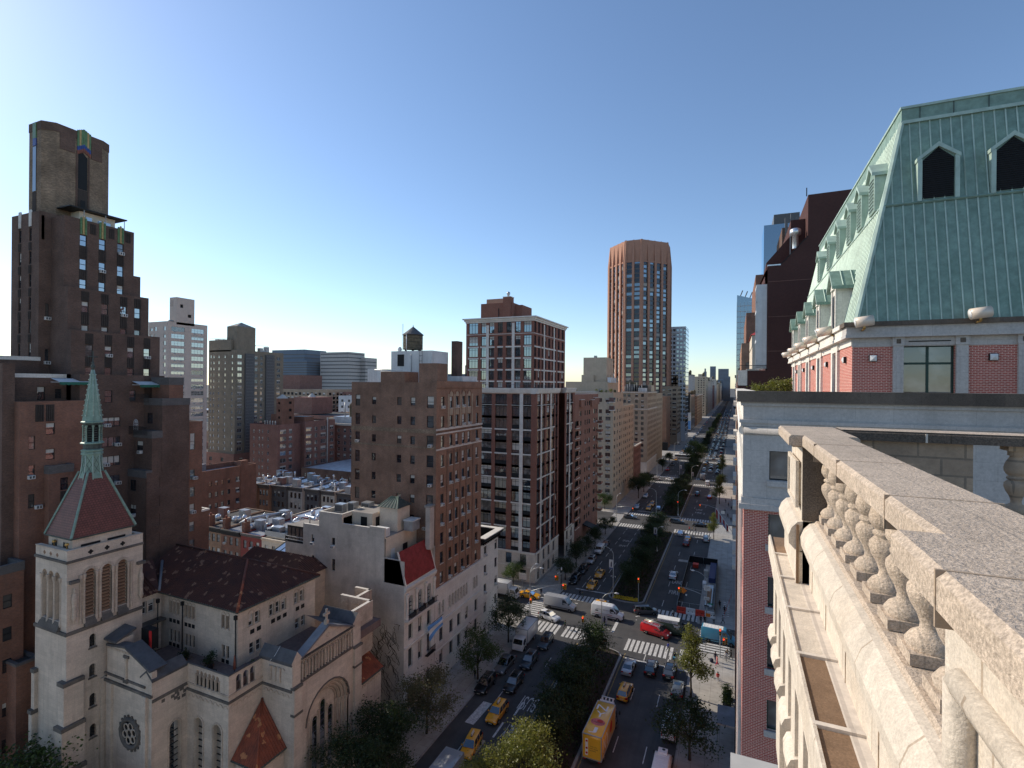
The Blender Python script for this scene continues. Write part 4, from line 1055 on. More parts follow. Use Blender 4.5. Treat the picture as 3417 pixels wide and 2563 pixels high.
 w.box(XF-.01,XF+.3,41.32,42.45,0,14.8,S_);bd.box(XF-.2,XF+.36,41.25,42.5,11.9,12.15,'church_dark');bd.box(XF-.2,XF+.36,41.25,42.5,14.8,15.05,'church_dark')
 ridge_roof(-49.0,XF+.15,50.8,52.4,18.0,19.1)
 w.mesh([(XF-.9,46.8,19.6),(XF-.9,50.9,17.9),(-48.5,50.9,17.9),(-48.5,48.0,19.3)],[(0,1,2,3)],'slate')
 w.box(-64,XF-.6,41.4,51.2,15.2,16.1,'terrace_tile');w.box(-62.6,X1f-.35,Y2+.4,41.4,15.2,16.15,'terrace_tile');w.box(-62.6,X3-.35,Yg+.3,Y2+.4,15.2,16.2,'terrace_tile')
 w.box(-49.5,XF-.5,51.2,57.0,15.0,16.0,'terrace_tile')
 tp=b.part('terrace_parapet')
 for a in((-50.2,-45.0,55.9,56.35),(-45.4,-44.95,52.4,56.35),(-50.2,-47.5,58.8,59.25),(-47.9,-47.45,56.35,59.25)):
  tp.box(*a,12,18.6,'carved_stone','white_stone')
 for i in range(8):arch_ring(tp,'N',55.9,-49.6+i*.6,.36,17.7,.07,.05,'carved_stone')
 wE=[(y-.36,y+.36,20.05,21.45)for y in(42.0,42.85,44.85,45.75,46.65,48.6,49.5)]+[(y-.36,y+.36,16.75,18.1)for y in(42.2,43.1,48.85,49.8)]
 wN=[(x-.26,x+.26,20.1,21.6)for x in(-62.3,-61.6,-60.9,-59.5,-58.85,-58.2,-53.1,-52.4)]+[(x-.26,x+.26,16.7,18.2)for x in(-62.3,-61.6,-60.9,-59.5,-58.85,-58.2,-53.1,-52.4)]
 b.fac('E',-50.8,40.3,51.8,15.5,22.5,wE,S_,depth=.28,frame='frame_white',glass='glass');b.fac('N',40.3,-64.1,-50.8,15.5,22.5,wN,S_,depth=.28,frame='frame_tan',glass='glass')
 b.fac('S',51.8,-64.1,-50.8,10,22.5,[],S_)
 b.fac('E',-64.1,37.35,40.3,15.5,22.5,[(38.8,39.5,20.4,21.9),(38.0,38.6,20.4,21.9),(37.7,38.4,16.8,18.4),(39.0,39.7,16.8,18.4)],S_,depth=.28,frame='frame_white')
 w.box(-64.1,-63.0,37.4,40.2,19.2,19.45,'church_dark')
 gl=b.part('air_grille')
 for y in(42.2,43.1,45.1,45.95,46.85,48.85,49.7):gl.box(-50.81,-50.78,y-.28,y+.28,19.1,19.6,'louvre_black')
 for x in(-62.3,-61.6,-60.9,-59.5,-58.85,-58.2):gl.box(x-.24,x+.24,40.28,40.31,19.05,19.5,'louvre_black')
 for x in(-62.3,-61.6,-60.9,-53.1,-52.4):gl.box(x-.24,x+.24,40.28,40.31,16.2,16.62,'louvre_black')
 for y in(42.0,42.85,44.85,45.75,46.65,48.6,49.5):arch_ring(w,'E',-50.8,y,.66,21.5,.1,.06,'carved_stone',z0=20.0)
 for x in(-62.3,-61.6,-60.9,-59.5,-58.85,-58.2,-53.1,-52.4):arch_ring(w,'N',40.3,x,.5,21.65,.09,.06,'carved_stone',z0=20.0)
 for i in range(40):w.box(-50.82,-50.68,40.4+i*.285,40.5+i*.285,22.1,22.3,'carved_stone')
 for i in range(44):w.box(-64.0+i*.3,-63.9+i*.3,40.18,40.32,22.1,22.3,'carved_stone')
 pp=b.part('drainpipe')
 for x,y,z0 in((-50.95,40.15,16.1),(-59.95,40.15,16.1),(-63.3,39.4,16.1)):pp.tube([(x,y,z0),(x,y,21.6)],.07,'iron_black',6);pp.box(x-.16,x+.16,y-.14,y+.14,21.5,21.95,'iron_black')
 rf=MB();ez=22.55
 R1,R2=(-56.3,46.0,25.7),(-66.5,46.0,25.7)
 A,B_,C_,D_=(-50.35,39.85,ez),(-50.35,52.2,ez),(-70,52.2,ez),(-64.5,39.85,ez)
 tile_roof(rf,(B_,A,R1,R1),'clay_tile');tile_roof(rf,(A,(-70,39.85,ez),(-70,46,25.7),R1),'clay_tile');tile_roof(rf,((-70,52.2,ez),B_,R1,(-70,46,25.7)),'clay_tile')
 tile_roof(rf,((-63.75,39.9,ez+.02),(-63.75,33,ez+.02),(-68.5,36,25.0),(-68.5,42,25.2)),'clay_tile')
 rf.tube([R1,(-70,46,25.75)],.16,'clay_tile',6);rf.tube([R1,A],.15,'clay_tile_red',6);rf.tube([R1,B_],.15,'clay_tile',6)
 rf.tube([(-63.9,39.9,ez+.1),(-68.6,43.2,24.6)],.17,'lead_grey',6)
 rf.box(-70,-50.4,39.83,40.0,22.4,22.58,'copper_dark');rf.box(-50.5,-50.3,39.83,52.2,22.4,22.58,'copper_dark')
 rf.build('tile_roof',b.root)
 w.box(-72,-58.5,56,64,0,19.2,S_);r2=MB();tile_roof(r2,((-58,64.2,19.3),(-58,55.8,19.3),(-62,60,21.3),(-62,60,21.3)),'clay_tile');tile_roof(r2,((-58,55.8,19.3),(-72,55.8,19.3),(-72,60,21.3),(-62,60,21.3)),'clay_tile');r2.build('tile_roof',b.root)
 b.vol(-50,XF,52.4,56.5,0,9.6,S_,par=0.0);r3=MB()
 tile_roof(r3,((-43.3,56.7,9.75),(-43.3,52.3,9.75),(-47,52.3,12.2),(-47,56.7,12.2)),'clay_tile_red',.3);r3.box(-43.42,-43.25,52.3,56.75,9.6,9.8,'copper_dark');r3.build('aisle_roof',b.root)
 for i in range(6):arch_ring(w,'E',XF,52.9+i*.6,.4,8.9,.07,.06,'carved_stone')
 w.box(-47.95,-44.7,37.9,41.28,0,8.3,S_)
 px=MB();E0,E1,E2,T=(-48.06,37.5,8.5),(-44.35,37.5,8.5),(-44.35,41.28,8.5),(-48.0,41.25,12.9)
 tile_roof(px,(E0,E1,T,T),'clay_tile_red',.3);tile_roof(px,(E1,E2,T,T),'clay_tile_red',.3)
 px.tube([E1,T],.12,'clay_tile_red',6);px.box(-48.06,-44.3,37.42,37.56,8.32,8.52,'copper_dark');px.box(-44.42,-44.28,37.42,41.28,8.32,8.52,'copper_dark')
 px.build('porch_roof',b.root)
 for i in range(6):arch_ring(w,'E',-44.7,38.3+i*.55,.36,7.7,.07,.05,'carved_stone');arch_ring(w,'N',37.9,-47.6+i*.55,.36,7.7,.07,.05,'carved_stone')
 w.lathe([(.05,0),(.05,5.6),(.2,5.8),(.2,6.6),(.05,6.9),(.05,8.3)],(-48.2,37.3,0),'iron_black',8)
 w.box(-62.0,-48.5,38.0,51.5,.1,15.1,S_);w.box(-48.5,-46.0,42,52,.1,15.1,S_)
 b.done(limit=60)
 for i,(x,y,s)in enumerate(((-59.5,35.2,1.0),(-57.5,38.9,.8),(-53.6,39.2,1.1),(-62.3,37.8,.9),(-49.3,41.1,.5))):
  bush(x,y,16.15,s,('bushy potted shrub on the church terrace beside the rose gable','low dark planter bush by the terrace door','dark spiky shrub against the church house wall','leafy plant under the church house window','tiny plant behind the terrace arcade')[i],'leaf_green' if i in(0,4)else 'leaf_dark')
 um=thing('folded_umbrella','folded rust coloured sunshade standing on the church terrace','umbrella',(-49.6,39.0,16.15));u=MB();u.lathe([(.03,16.15),(.03,17)],(-49.6,39.0,0),'iron_black',6);u.build('pole',um);u=MB();u.lathe([(.16,16.9),(.13,17.6),(.05,18.3),(.01,18.45)],(-49.6,39.0,0),'tile_terracotta',8);u.build('canopy',um)
 gc=thing('terrace_chair','dark metal chair on the church terrace','chair',(-52.0,38.2,16.15));u=MB();u.box(-52.4,-51.7,37.9,38.5,16.55,16.62,'iron_black');u.build('seat',gc);u=MB();u.box(-52.42,-52.34,37.9,38.5,16.6,17.2,'iron_black');u.build('backrest',gc)
 for x in(-52.35,-51.75):
  for y in(37.95,38.45):u=MB();u.box(x,x+.05,y,y+.05,16.15,16.56,'iron_black');u.build('leg',gc)
def townhouse():
 b=Bld('stucco_townhouse','narrow townhouse with a blank grey stucco side wall and a red sloping roof front','building',(-52,66,0),split=True)
 w=b.wall;F=-43.6;Yn,Ys=61.7,69.9
 side=[(-61.35,-60.75,22.2,23.9),(-57.2,-56.55,22.0,23.8),(-61.3,-60.7,19.1,20.8),(-57.15,-56.5,19.0,20.8)]
 b.fac('N',Yn,-66.9,F,0,22.3,[s_ for s_ in side if s_[3]<22]+[side[0][:2]+(22.3-.9,22.3)][:0],'stucco',depth=.22)
 b.fac('N',Yn,-63.1,-47.2,22.3,25.6,[(-61.35,-60.75,22.5,24.1),(-57.2,-56.55,22.5,24.1)],'stucco',depth=.22)
 b.fac('N',Yn,-59.8,-49.95,25.6,26.5,[],'stucco');b.fac('N',Yn,-59.8,-55.2,26.5,27.9,[],'stucco');b.fac('N',Yn,-49.95,-47.2,25.6,26.7,[],'stucco')
 w.box(-62.4,-44.0,Yn-.035,Yn+.01,15.9,20.6-1.75,'stucco')if False else None
 b.fac('S',Ys,-66.9,F,0,22.3,[],'stucco');b.fac('W',-66.9,Yn,Ys,0,22.3,[],'stucco_cream')
 w.face([(-66.9,Yn,22.2),(F-3.5,Yn,22.2),(F-3.5,Ys,22.2),(-66.9,Ys,22.2)],'roof_gravel')
 w.box(-63.1,-47.2,Yn+.3,Ys,22.2,25.2,'stucco_cream','roof_gravel');w.box(-59.8,-55.2,Yn+.3,Ys-.5,25.1,27.3,'stucco_cream','roof_gravel');
 for a in((-59.8,-55.2,Yn,Yn+.3,27.92),(-59.8,-59.5,Yn+.3,Ys-.5,27.92),(-55.5,-55.2,Yn+.3,Ys-.5,27.92),(-55.2,-49.95,Yn,Yn+.3,26.52),(-63.1,-59.8,Yn,Yn+.3,25.65),(-49.95,-47.2,Yn,Yn+.3,26.75)):w.box(a[0],a[1],a[2]+.004,a[3],25.1,a[4],'stucco_cream','white_stone')
 w.box(-55.15,-51.2,Yn+2.2,Ys-.3,25.1,27.9,'stucco_cream','roof_gravel');w.box(-51.19,-51.12,Yn+3.0,Yn+4.0,25.2,27.2,'louvre_black');w.box(-53.4,-52.2,Yn+2.15,Yn+2.2,25.3,27.3,'louvre_black')
 hut=b.part('roof_hut');hut.box(-51,-47.6,65.4,68.6,25.2,28.8,'stucco_cream');hut.mesh([(-51.3,65.1,28.8),(-47.3,65.1,28.8),(-47.3,68.9,28.8),(-51.3,68.9,28.8),(-49.9,67,30.2),(-48.7,67,30.2)],[(0,1,5,4),(1,2,5),(2,3,4,5),(3,0,4)],'copper_dark')
 for i in range(7):hut.tube([(-51.2+i*.64,65.1,28.85),(-49.9+i*.2,67,30.24)],.04,'copper_green',4)
 eq=b.part('roof_equipment')
 for x,y,sx,sy,h in((-58.8,64,1.6,1.2,1.3),(-57.0,65,1.2,1.2,1.5),(-56.0,67,1.6,1.4,1.2)):eq.box(x,x+sx,y,y+sy,27.4,27.4+h,'duct_metal');eq.box(x+.1,x+sx-.1,y-.02,y,27.6,27.2+h,'ac_dark')
 eq.box(-47.0,-45.4,66.2,68.2,25.3,26.8,'duct_metal');eq.box(-47.1,-45.3,66.1,68.3,26.8,26.95,'ac_white');eq.lathe([(.5,26.0),(.5,26.3)],(-48.3,62.8,0),'ac_white',10)
 eq.box(-49.7,-47.5,62.3,63.4,25.2,26.4,'ac_white');eq.box(-53.5,-49,68.5,69.2,27.8,28.0,'duct_metal')
 for i in range(6):eq.tube([(-63+i*.9,63+(i%3)*2,25.2),(-63+i*.9,63+(i%3)*2,26.2+.2*i)],.1,'duct_metal',6)
 lg=b.part('loggia');lg.box(-66.8,-63.2,Yn+.3,Yn+4,22.2,24.9,'frame_dark','roof_gravel')
 for i in range(4):lg.box(-66.6+i*.85,-66.0+i*.85,Yn+.27,Yn+.3,22.6,24.6,'glass')
 lg.box(-66.9,-63.1,Yn+.0,Yn+.06,23.2,23.26,'white_metal');lg.box(-66.9,-63.1,Yn,Yn+.06,22.7,22.76,'white_metal')
 ch=b.part('chimney');ch.box(-44.6,-42.9-.9,68.6,69.9,22,28.6,'stucco');ch.box(-44.75,-43.65,68.45,70.0,28.6,28.9,'roof_gravel')
 w.box(-47.2,-44.6,Yn+.3,Ys,20.2,21.0,'red_deck');w.box(-47.25,-47.15,Yn+.3,Ys,20.9,25.2,'stucco_cream');w.box(-47.16,-47.1,63.2,64.1,21,23.2,'white_metal');w.box(-47.16,-47.1,66.2,67.4,21.6,23.2,'frame_dark')
 w.extr([(F-.02,18.8),(-44.5,22.35),(-47.2,22.4),(-47.2,18.8)],'y',Yn,Yn+.3,'stucco','stucco')
 rr=MB()
 rr.mesh([(F+.15,Yn+.3,18.85),(F+.15,Ys-.2,18.85),(-44.9,Ys-.2,23.4),(-44.9,Yn+.3,23.4)],[(0,1,2,3)],'red_awning')
 for i in range(22):y=Yn+.4+i*.36;rr.tube([(F+.17,y,18.87),(-44.88,y,23.42)],.025,'red_awning',4)
 rr.mesh([(-45.0,Yn+.3,23.38),(-45.0,Ys-.2,23.38),(-45.0,Ys-.2,21),(-45.0,Yn+.3,21)],[(0,1,2,3)],'red_deck')
 rr.extr([(F+.25,18.6),(F+.15,18.6),(-45.0,23.5),(-44.9,23.5)],'y',Yn+.05,Yn+.32,'white_stone');rr.extr([(F+.25,18.6),(F+.15,18.6),(-45.0,23.5),(-44.9,23.5)],'y',Ys-.25,Ys,'white_stone')
 rr.build('red_roof_front',b.root)
 us=(63.35,65.85,68.3)
 hs=[(*hole(u,1.15,14.0,16.3),'void')for u in us]+[(u-.55,u+.55,10.4,12.7,CAS)for u in us]+[(u-.55,u+.55,6.3,9.1,CAS)for u in us]+[(u-.6,u+.6,.4,3.6,CAS)for u in us]
 b.fac('E',F,Yn,Ys,0,18.8,hs,'white_stone',depth=.35)
 for u in us:arch_open(b,'E',F,u,1.147,14.0,16.3,'white_stone',.35,bars=(1,3),glass='glass')
 cn=b.part('cornice');cn.extr([(F-.02,17.6),(F+.15,17.8),(F+.35,18.1),(F+.4,18.5),(F-.02,18.6)],'y',Yn-.02,Ys+.02,'white_stone')
 cn.box(F-.02,F+.75,Yn,Ys,13.55,13.8,'white_stone');cn.box(F-.02,F+.2,Yn,Ys,9.5,9.7,'white_stone')
 for u in(62.2,64.6,67.1,69.5):cn.lathe([(.26,13.8),(.22,14.1),(.2,16.8),(.28,17.2),(.28,17.5)],(F+.18,u,0),'white_stone',10)
 bl=b.part('balcony')
 for u in us:bl.box(F+.1,F+.55,u-.5,u+.5,13.8,14.25,'ac_dark');bl.box(F+.15,F+.5,u+.55,u+.8,13.8,14.5,'bark')
 for i in range(60):bl.box(F+.66,F+.69,Yn+.2+i*.128,Yn+.22+i*.128,13.8,14.6,'iron_black')
 bl.box(F+.64,F+.7,Yn+.1,Ys-.1,14.6,14.66,'iron_black')
 for i in range(18):bl.box(F+.5,F+.53,67.3+i*.125,67.33+i*.125,6.1,7.0,'iron_black')
 bl.box(F-.01,F+.55,67.2,69.5,6.0,6.1,'iron_black');bl.box(F+.5,F+.55,67.2,69.5,7.0,7.05,'iron_black')
 iv=MB();r=random.Random(3)
 for i in range(130):
  x=-44.2-abs(r.gauss(0,5.5));z=r.uniform(.5,12.5)*(1-min(1,(-44-x)/17)*.5)
  pts=[(x,Yn-.03,z)]
  for k in range(6):x+=r.uniform(-.5,.35);z+=r.uniform(.05,.55);pts.append((x,Yn-.03,min(z,13)))
  iv.tube(pts,[.03]*6+[.012],'bark',3)
 iv.build('creeper',b.root)
 b.ac('N',Yn,-61.05,22.5);b.ac('N',Yn,-56.9,22.5)
 b.done()
 fg=thing('flag','large light blue and white flag hanging from the white townhouse front','flag',(F,68.0,10.2))
 p=MB();p.tube([(F,68.0,10.2),(F+2.6,68.3,12.6)],.04,'iron_black',6);p.build('pole',fg)
 p=MB();n=10
 for k,(a,c,m)in enumerate(((0,.33,'flag_blue'),(.33,.66,'flag_white'),(.66,1,'flag_blue'))):
  for i in range(n):
   def q(f,g):return(F+.9+1.6*(1-f)+.1*math.sin(5*f+3*g),67.9-1.2*f+.3*g+.12*math.sin(9*g+4*f),12.4-1.45*f-1.5*g-.9*g*f+.0)
   f0,f1=i/n,(i+1)/n
   for j in range(3):
    g0,g1=a+(c-a)*j/3,a+(c-a)*(j+1)/3
    p.face([q(f0,g0),q(f1,g0),q(f1,g1),q(f0,g1)],m,True)
 p.build('cloth',fg)
def brown_house():
 b=Bld('brick_apartment_house','brown brick apartment house with a pale arched limestone base and a white water tank house on top','building',(-52,77,0),split=True)
 w=b.wall;F=-43.6;Y0,Y1=69.95,85.9;X0=-60.7
 cols=(71.9,74.6,76.6,78.85,80.9,84.0)
 rows=[45.05-3.17*i for i in range(5)]+[29.2,26.05,22.95,19.85,16.6]
 wE=[(c-.5,c+.5,r-.95,r+.95)for c in cols for r in rows]
 pairs=[]
 b.fac('E',F,Y0,Y1,15.2,48.55,wE,'brick_brown_front',depth=.2)
 ar=[71.4,72.5]+[74.6+.98*i for i in range(7)]+[83.4,84.4]
 hs=[(*hole(u,.7,10.6,12.4),'void')for u in ar]+[(c-.6,c+.6,z,z+2.2)for c in(72.0,75.2,77.8,80.6,84.2)for z in(6.2,2.6)]
 b.fac('E',F,Y0,Y1,0,15.2,hs,'white_stone',depth=.3)
 for u in ar:arch_open(b,'E',F,u,.697,10.6,12.4,'white_stone',.3,bars=(0,1),glass='glass')
 cx=[(-59.35,1.0,1.9),(-55.9,.85,1.25),(-50.75,.9,1.3),(-48.1,.9,1.35)]
 rN=[45.2-3.17*i for i in range(6)]+[26.05,22.95]
 wN=[(x-a/2,x+a/2,r-h_/2,r+h_/2)for x,a,h_ in cx for r in rN]
 wN+=[(-45.4,-44.1,r-1.0,r+.9)for r in rN]
 b.fac('N',Y0,X0,F,0,48.3,wN,'brick_brown',depth=.18,glass='glass')
 b.fac('S',Y1,X0,F,0,48.4,[],'brick_brown');b.fac('W',X0,Y0,Y1,0,47.9,[],'brick_brown')
 w.face([(X0,Y0,47.3),(F,Y0,47.3),(F,Y1,47.3),(X0,Y1,47.3)],'roof_tar')
 for a in((X0,F,Y0,Y0+.35),(F-.35,F,Y0+.35,Y1),(X0,X0+.35,Y0+.35,Y1),(X0+.35,F-.35,Y1-.35,Y1)):w.box(a[0]+.004,a[1]-.004,a[2]+.004,a[3]-.004,47.2,48.28 if a[1]<F-1 or a[3]<Y0+1 else 48.56,'brick_brown')
 st=b.part('string_course')
 for i in range(30):arch_ring(st,'E',F,Y0+.5+i*.525,.34,47.2,.07,.07,'brick_brown_front')
 st.box(F-.01,F+.08,Y0,Y1,47.55,47.75,'brick_brown_front')
 for i in range(4):
  arch_ring(st,'E',F,cols[1+i],1.2,46.4,.16,.1,'brick_brown_front');arch_panel(st,'E',F,cols[1+i],1.0,46.05,46.35,'brick_tan',-.01)
 for u in(73.6,75.6,77.7,79.9,81.9):st.box(F-.01,F+.1,u-.16,u+.16,41.0,46.4,'brick_tan')
 for c in cols[1:5]:st.box(F-.01,F+.04,c-.55,c+.55,42.95,43.95,'brick_tan')
 st.box(F-.01,F+.14,Y0-.05,Y1+.03,40.55,40.85,'limestone');st.box(F-.01,F+.1,Y0-.03,Y1+.03,39.9,40.15,'limestone');st.box(F-.01,F+.07,Y0,Y1,37.35,37.6,'limestone')
 for i in range(40):st.box(F-.01,F+.09,Y0+.2+i*.395,Y0+.38+i*.395,40.2,40.45,'brick_brown')
 for i in range(9):arch_ring(st,'E',F,73.7+i*.98,.5,36.6,.07,.06,'brick_brown')
 for u in(73.35,75.6,77.75,79.9,82.4):st.box(F-.01,F+.1,u-.12,u+.12,15.4,37.2,'brick_brown')
 st.box(F-.01,F+.3,Y0,Y1,14.7,15.3,'white_stone');st.box(F-.01,F+.22,Y0,Y1,9.2,9.55,'white_stone');st.box(F-.01,F+.1,Y0,Y1,4.95,5.2,'white_stone')
 for u in ar:st.lathe([(.12,10.5),(.09,10.7),(.09,12.2),(.13,12.4)],(F+.03,u-.48,0),'white_stone',6)
 for c in cols:
  for r in rows:st.box(F-.01,F+.08,c-.58,c+.58,r-1.05,r-.95,'limestone')
 st.box(X0,F-.02,Y0-.05,Y0+.01,40.1,40.75,'brick_buff');st.box(X0,F-.02,Y0-.05,Y0+.01,37.65,37.95,'brick_buff')
 ps=b.part('stair_tower');ps.box(-54.6,-49.8,70.0,74,47.0,50.05,'brick_brown','roof_tar');ps.box(-47.2,-43.75,70.3,73.5,47.2,51.4,'brick_brown','roof_tar');ps.box(-56.5,-53.2,80,85,47,54.0,'brick_brown','roof_tar');ps.box(-48.0,-46.8,82,84,47,56.0,'brick_dark')
 wh=b.part('water_tank_house');wh.box(-57.0,-48.4,76,81.5,47.2,53.9,'white_paint_wall','roof_silver');wh.box(-55.6,-54.2,75.96,76,51.2,53.3,'louvre_black');wh.box(-63.5,-60.5,77.5,83,47,50.8,'white_paint_wall','roof_silver');wh.box(-48.4,-44.2,79.5,85,47.2,49.5,'white_paint_wall','roof_silver')
 wh.tube([(-52.6,75.9,50.2),(-52.6,75.9,53.4)],.06,'steel_pole',6)
 for i in range(5):wh.tube([(-50.9+.0*i,75.85,50.3+i*.9),(-50.3,75.85,50.3+i*.9)],.03,'iron_black',4)
 wh.tube([(-50.9,75.85,50),(-50.9,75.85,55.2)],.03,'iron_black',4);wh.tube([(-50.3,75.85,50),(-50.3,75.85,55.2)],.03,'iron_black',4)
 vp=b.part('vent_pipe')
 for x,y,z in((-56.4,84,54.9),(-45.0,82,51.5),(-44.6,81.6,51.2),(-47,75,50.5),(-60.6,78,48.9)):vp.tube([(x,y,47.3),(x,y,z)],.1,'iron_black',6)
 vp.lathe([(.1,54.3),(.3,54.6),(.25,54.95),(.02,55.1)],(-56.4,84,0),'duct_metal',8);vp.lathe([(.3,53.9),(.4,54.3),(.2,54.7)],(-55.6,76.6,0),'white_metal',8);vp.tube([(-56.5,70.8,50.4),(-54.2,70.8,50.3),(-50.8,70.8,50.3)],.13,'white_metal',6)
 for i in range(12):
  b.ac('E',F,cols[RND.randrange(6)],rows[RND.randrange(1,10)]-.95)
 for u,r in((76.6,45.05),(78.85,45.05),(71.9,45.05),(80.9,41.9),(84.0,38.7),(80.9,35.5),(71.9,26),(78.85,32.4),(80.9,29.2)):b.ac('E',F,u,r-.95)
 b.ac('N',Y0,-59.35,38);b.ac('N',Y0,-44.7,37.9);b.ac('N',Y0,-44.7,31.6);b.ac('N',Y0,-45.6,24.6)
 b.done()
 t=thing('water_tank','round wooden rooftop water tank with a conical lid standing on the white tank house','water tank',(-54.05,78.5,53.9))
 p=MB()
 p.lathe([(1.72,54.3),(1.72,57.0)],(-54.05,78.5,0),'wood_tank',24)
 for k in range(24):a=2*PI*k/24;p.box(-54.05+1.72*math.cos(a)-.03,-54.05+1.72*math.cos(a)+.03,78.5+1.72*math.sin(a)-.03,78.5+1.72*math.sin(a)+.03,54.3,57.0,'wood_tank')
 p.build('barrel',t)
 p=MB()
 for z in(54.5,55.0,55.6,56.3,56.8):p.lathe([(1.76,z),(1.78,z+.03),(1.76,z+.06)],(-54.05,78.5,0),'iron_black',24)
 p.build('hoop',t)
 p=MB();p.lathe([(1.95,56.95),(1.9,57.05),(.08,58.5),(.02,58.9)],(-54.05,78.5,0),'slate',16,False);p.build('lid',t)
 p=MB()
 for k in range(6):a=2*PI*k/6;p.box(-54.05+1.5*math.cos(a)-.08,-54.05+1.5*math.cos(a)+.08,78.5+1.5*math.sin(a)-.08,78.5+1.5*math.sin(a)+.08,53.9,54.35,'iron_black')
 for dx in(-1.9,-1.6):p.tube([(-54.05+dx*.6,76.8,53.9),(-54.05+dx*.6,76.8,58.9)],.025,'iron_black',4)
 p.tube([(-54.2,76.7,53.9),(-54.2,76.7,57)],.09,'white_metal',6)
 p.build('stand',t)
 b=Bld('white_corner_house','narrow off white corner house with a dark bracketed cornice and a black sunken roof','building',(-50,90,0),split=True)
 us=(87.9,92.6)
 wE=[(u-.55,u+.55,z,z+1.9)for u in us for z in(15.2,11.6,8.0,4.4,.8)]
 b.fac('E',F-.02,85.95,93.6,0,18.5,wE,'white_stone',depth=.2);b.fac('S',93.6,-58,F-.02,0,18.5,[],'white_stone');b.fac('N',85.95,-58,F-.02,0,18.5,[],'white_stone');b.fac('W',-58,85.95,93.6,0,18.5,[],'white_stone')
 b.wall.face([(-58,86,16.9),(F,86,16.9),(F,93.5,16.9),(-58,93.5,16.9)],'roof_tar')
 c=b.part('cornice');c.extr([(F-.04,17.6),(F+.2,18.0),(F+.85,18.6),(F+.9,18.95),(F-.04,19.0)],'y',85.97,94.3,'iron_black','iron_black')
 for a in((F-.5,F+.92,85.98,94.4),(-58,F-.5,93.3,94.4),(-58,-57.5,86,93.3)):c.box(*a,18.96,19.12,'white_stone')
 c.box(-58,F-.5,86.0,86.3,16.8,19.0,'iron_black');c.box(-58,F-.5,93.3,93.59,17,18.96,'iron_black')
 for i in range(12):c.box(F-.02,F+.5,86.4+i*.65,86.55+i*.65,17.7,18.3,'iron_black')
 b.ac('E',F-.02,87.9,15.2);b.ac('E',F-.02,87.9,11.6);b.ac('E',F-.02,92.6,8.0);b.ac('E',F-.02,87.9,8.0)
 b.done()
F0=-43.6
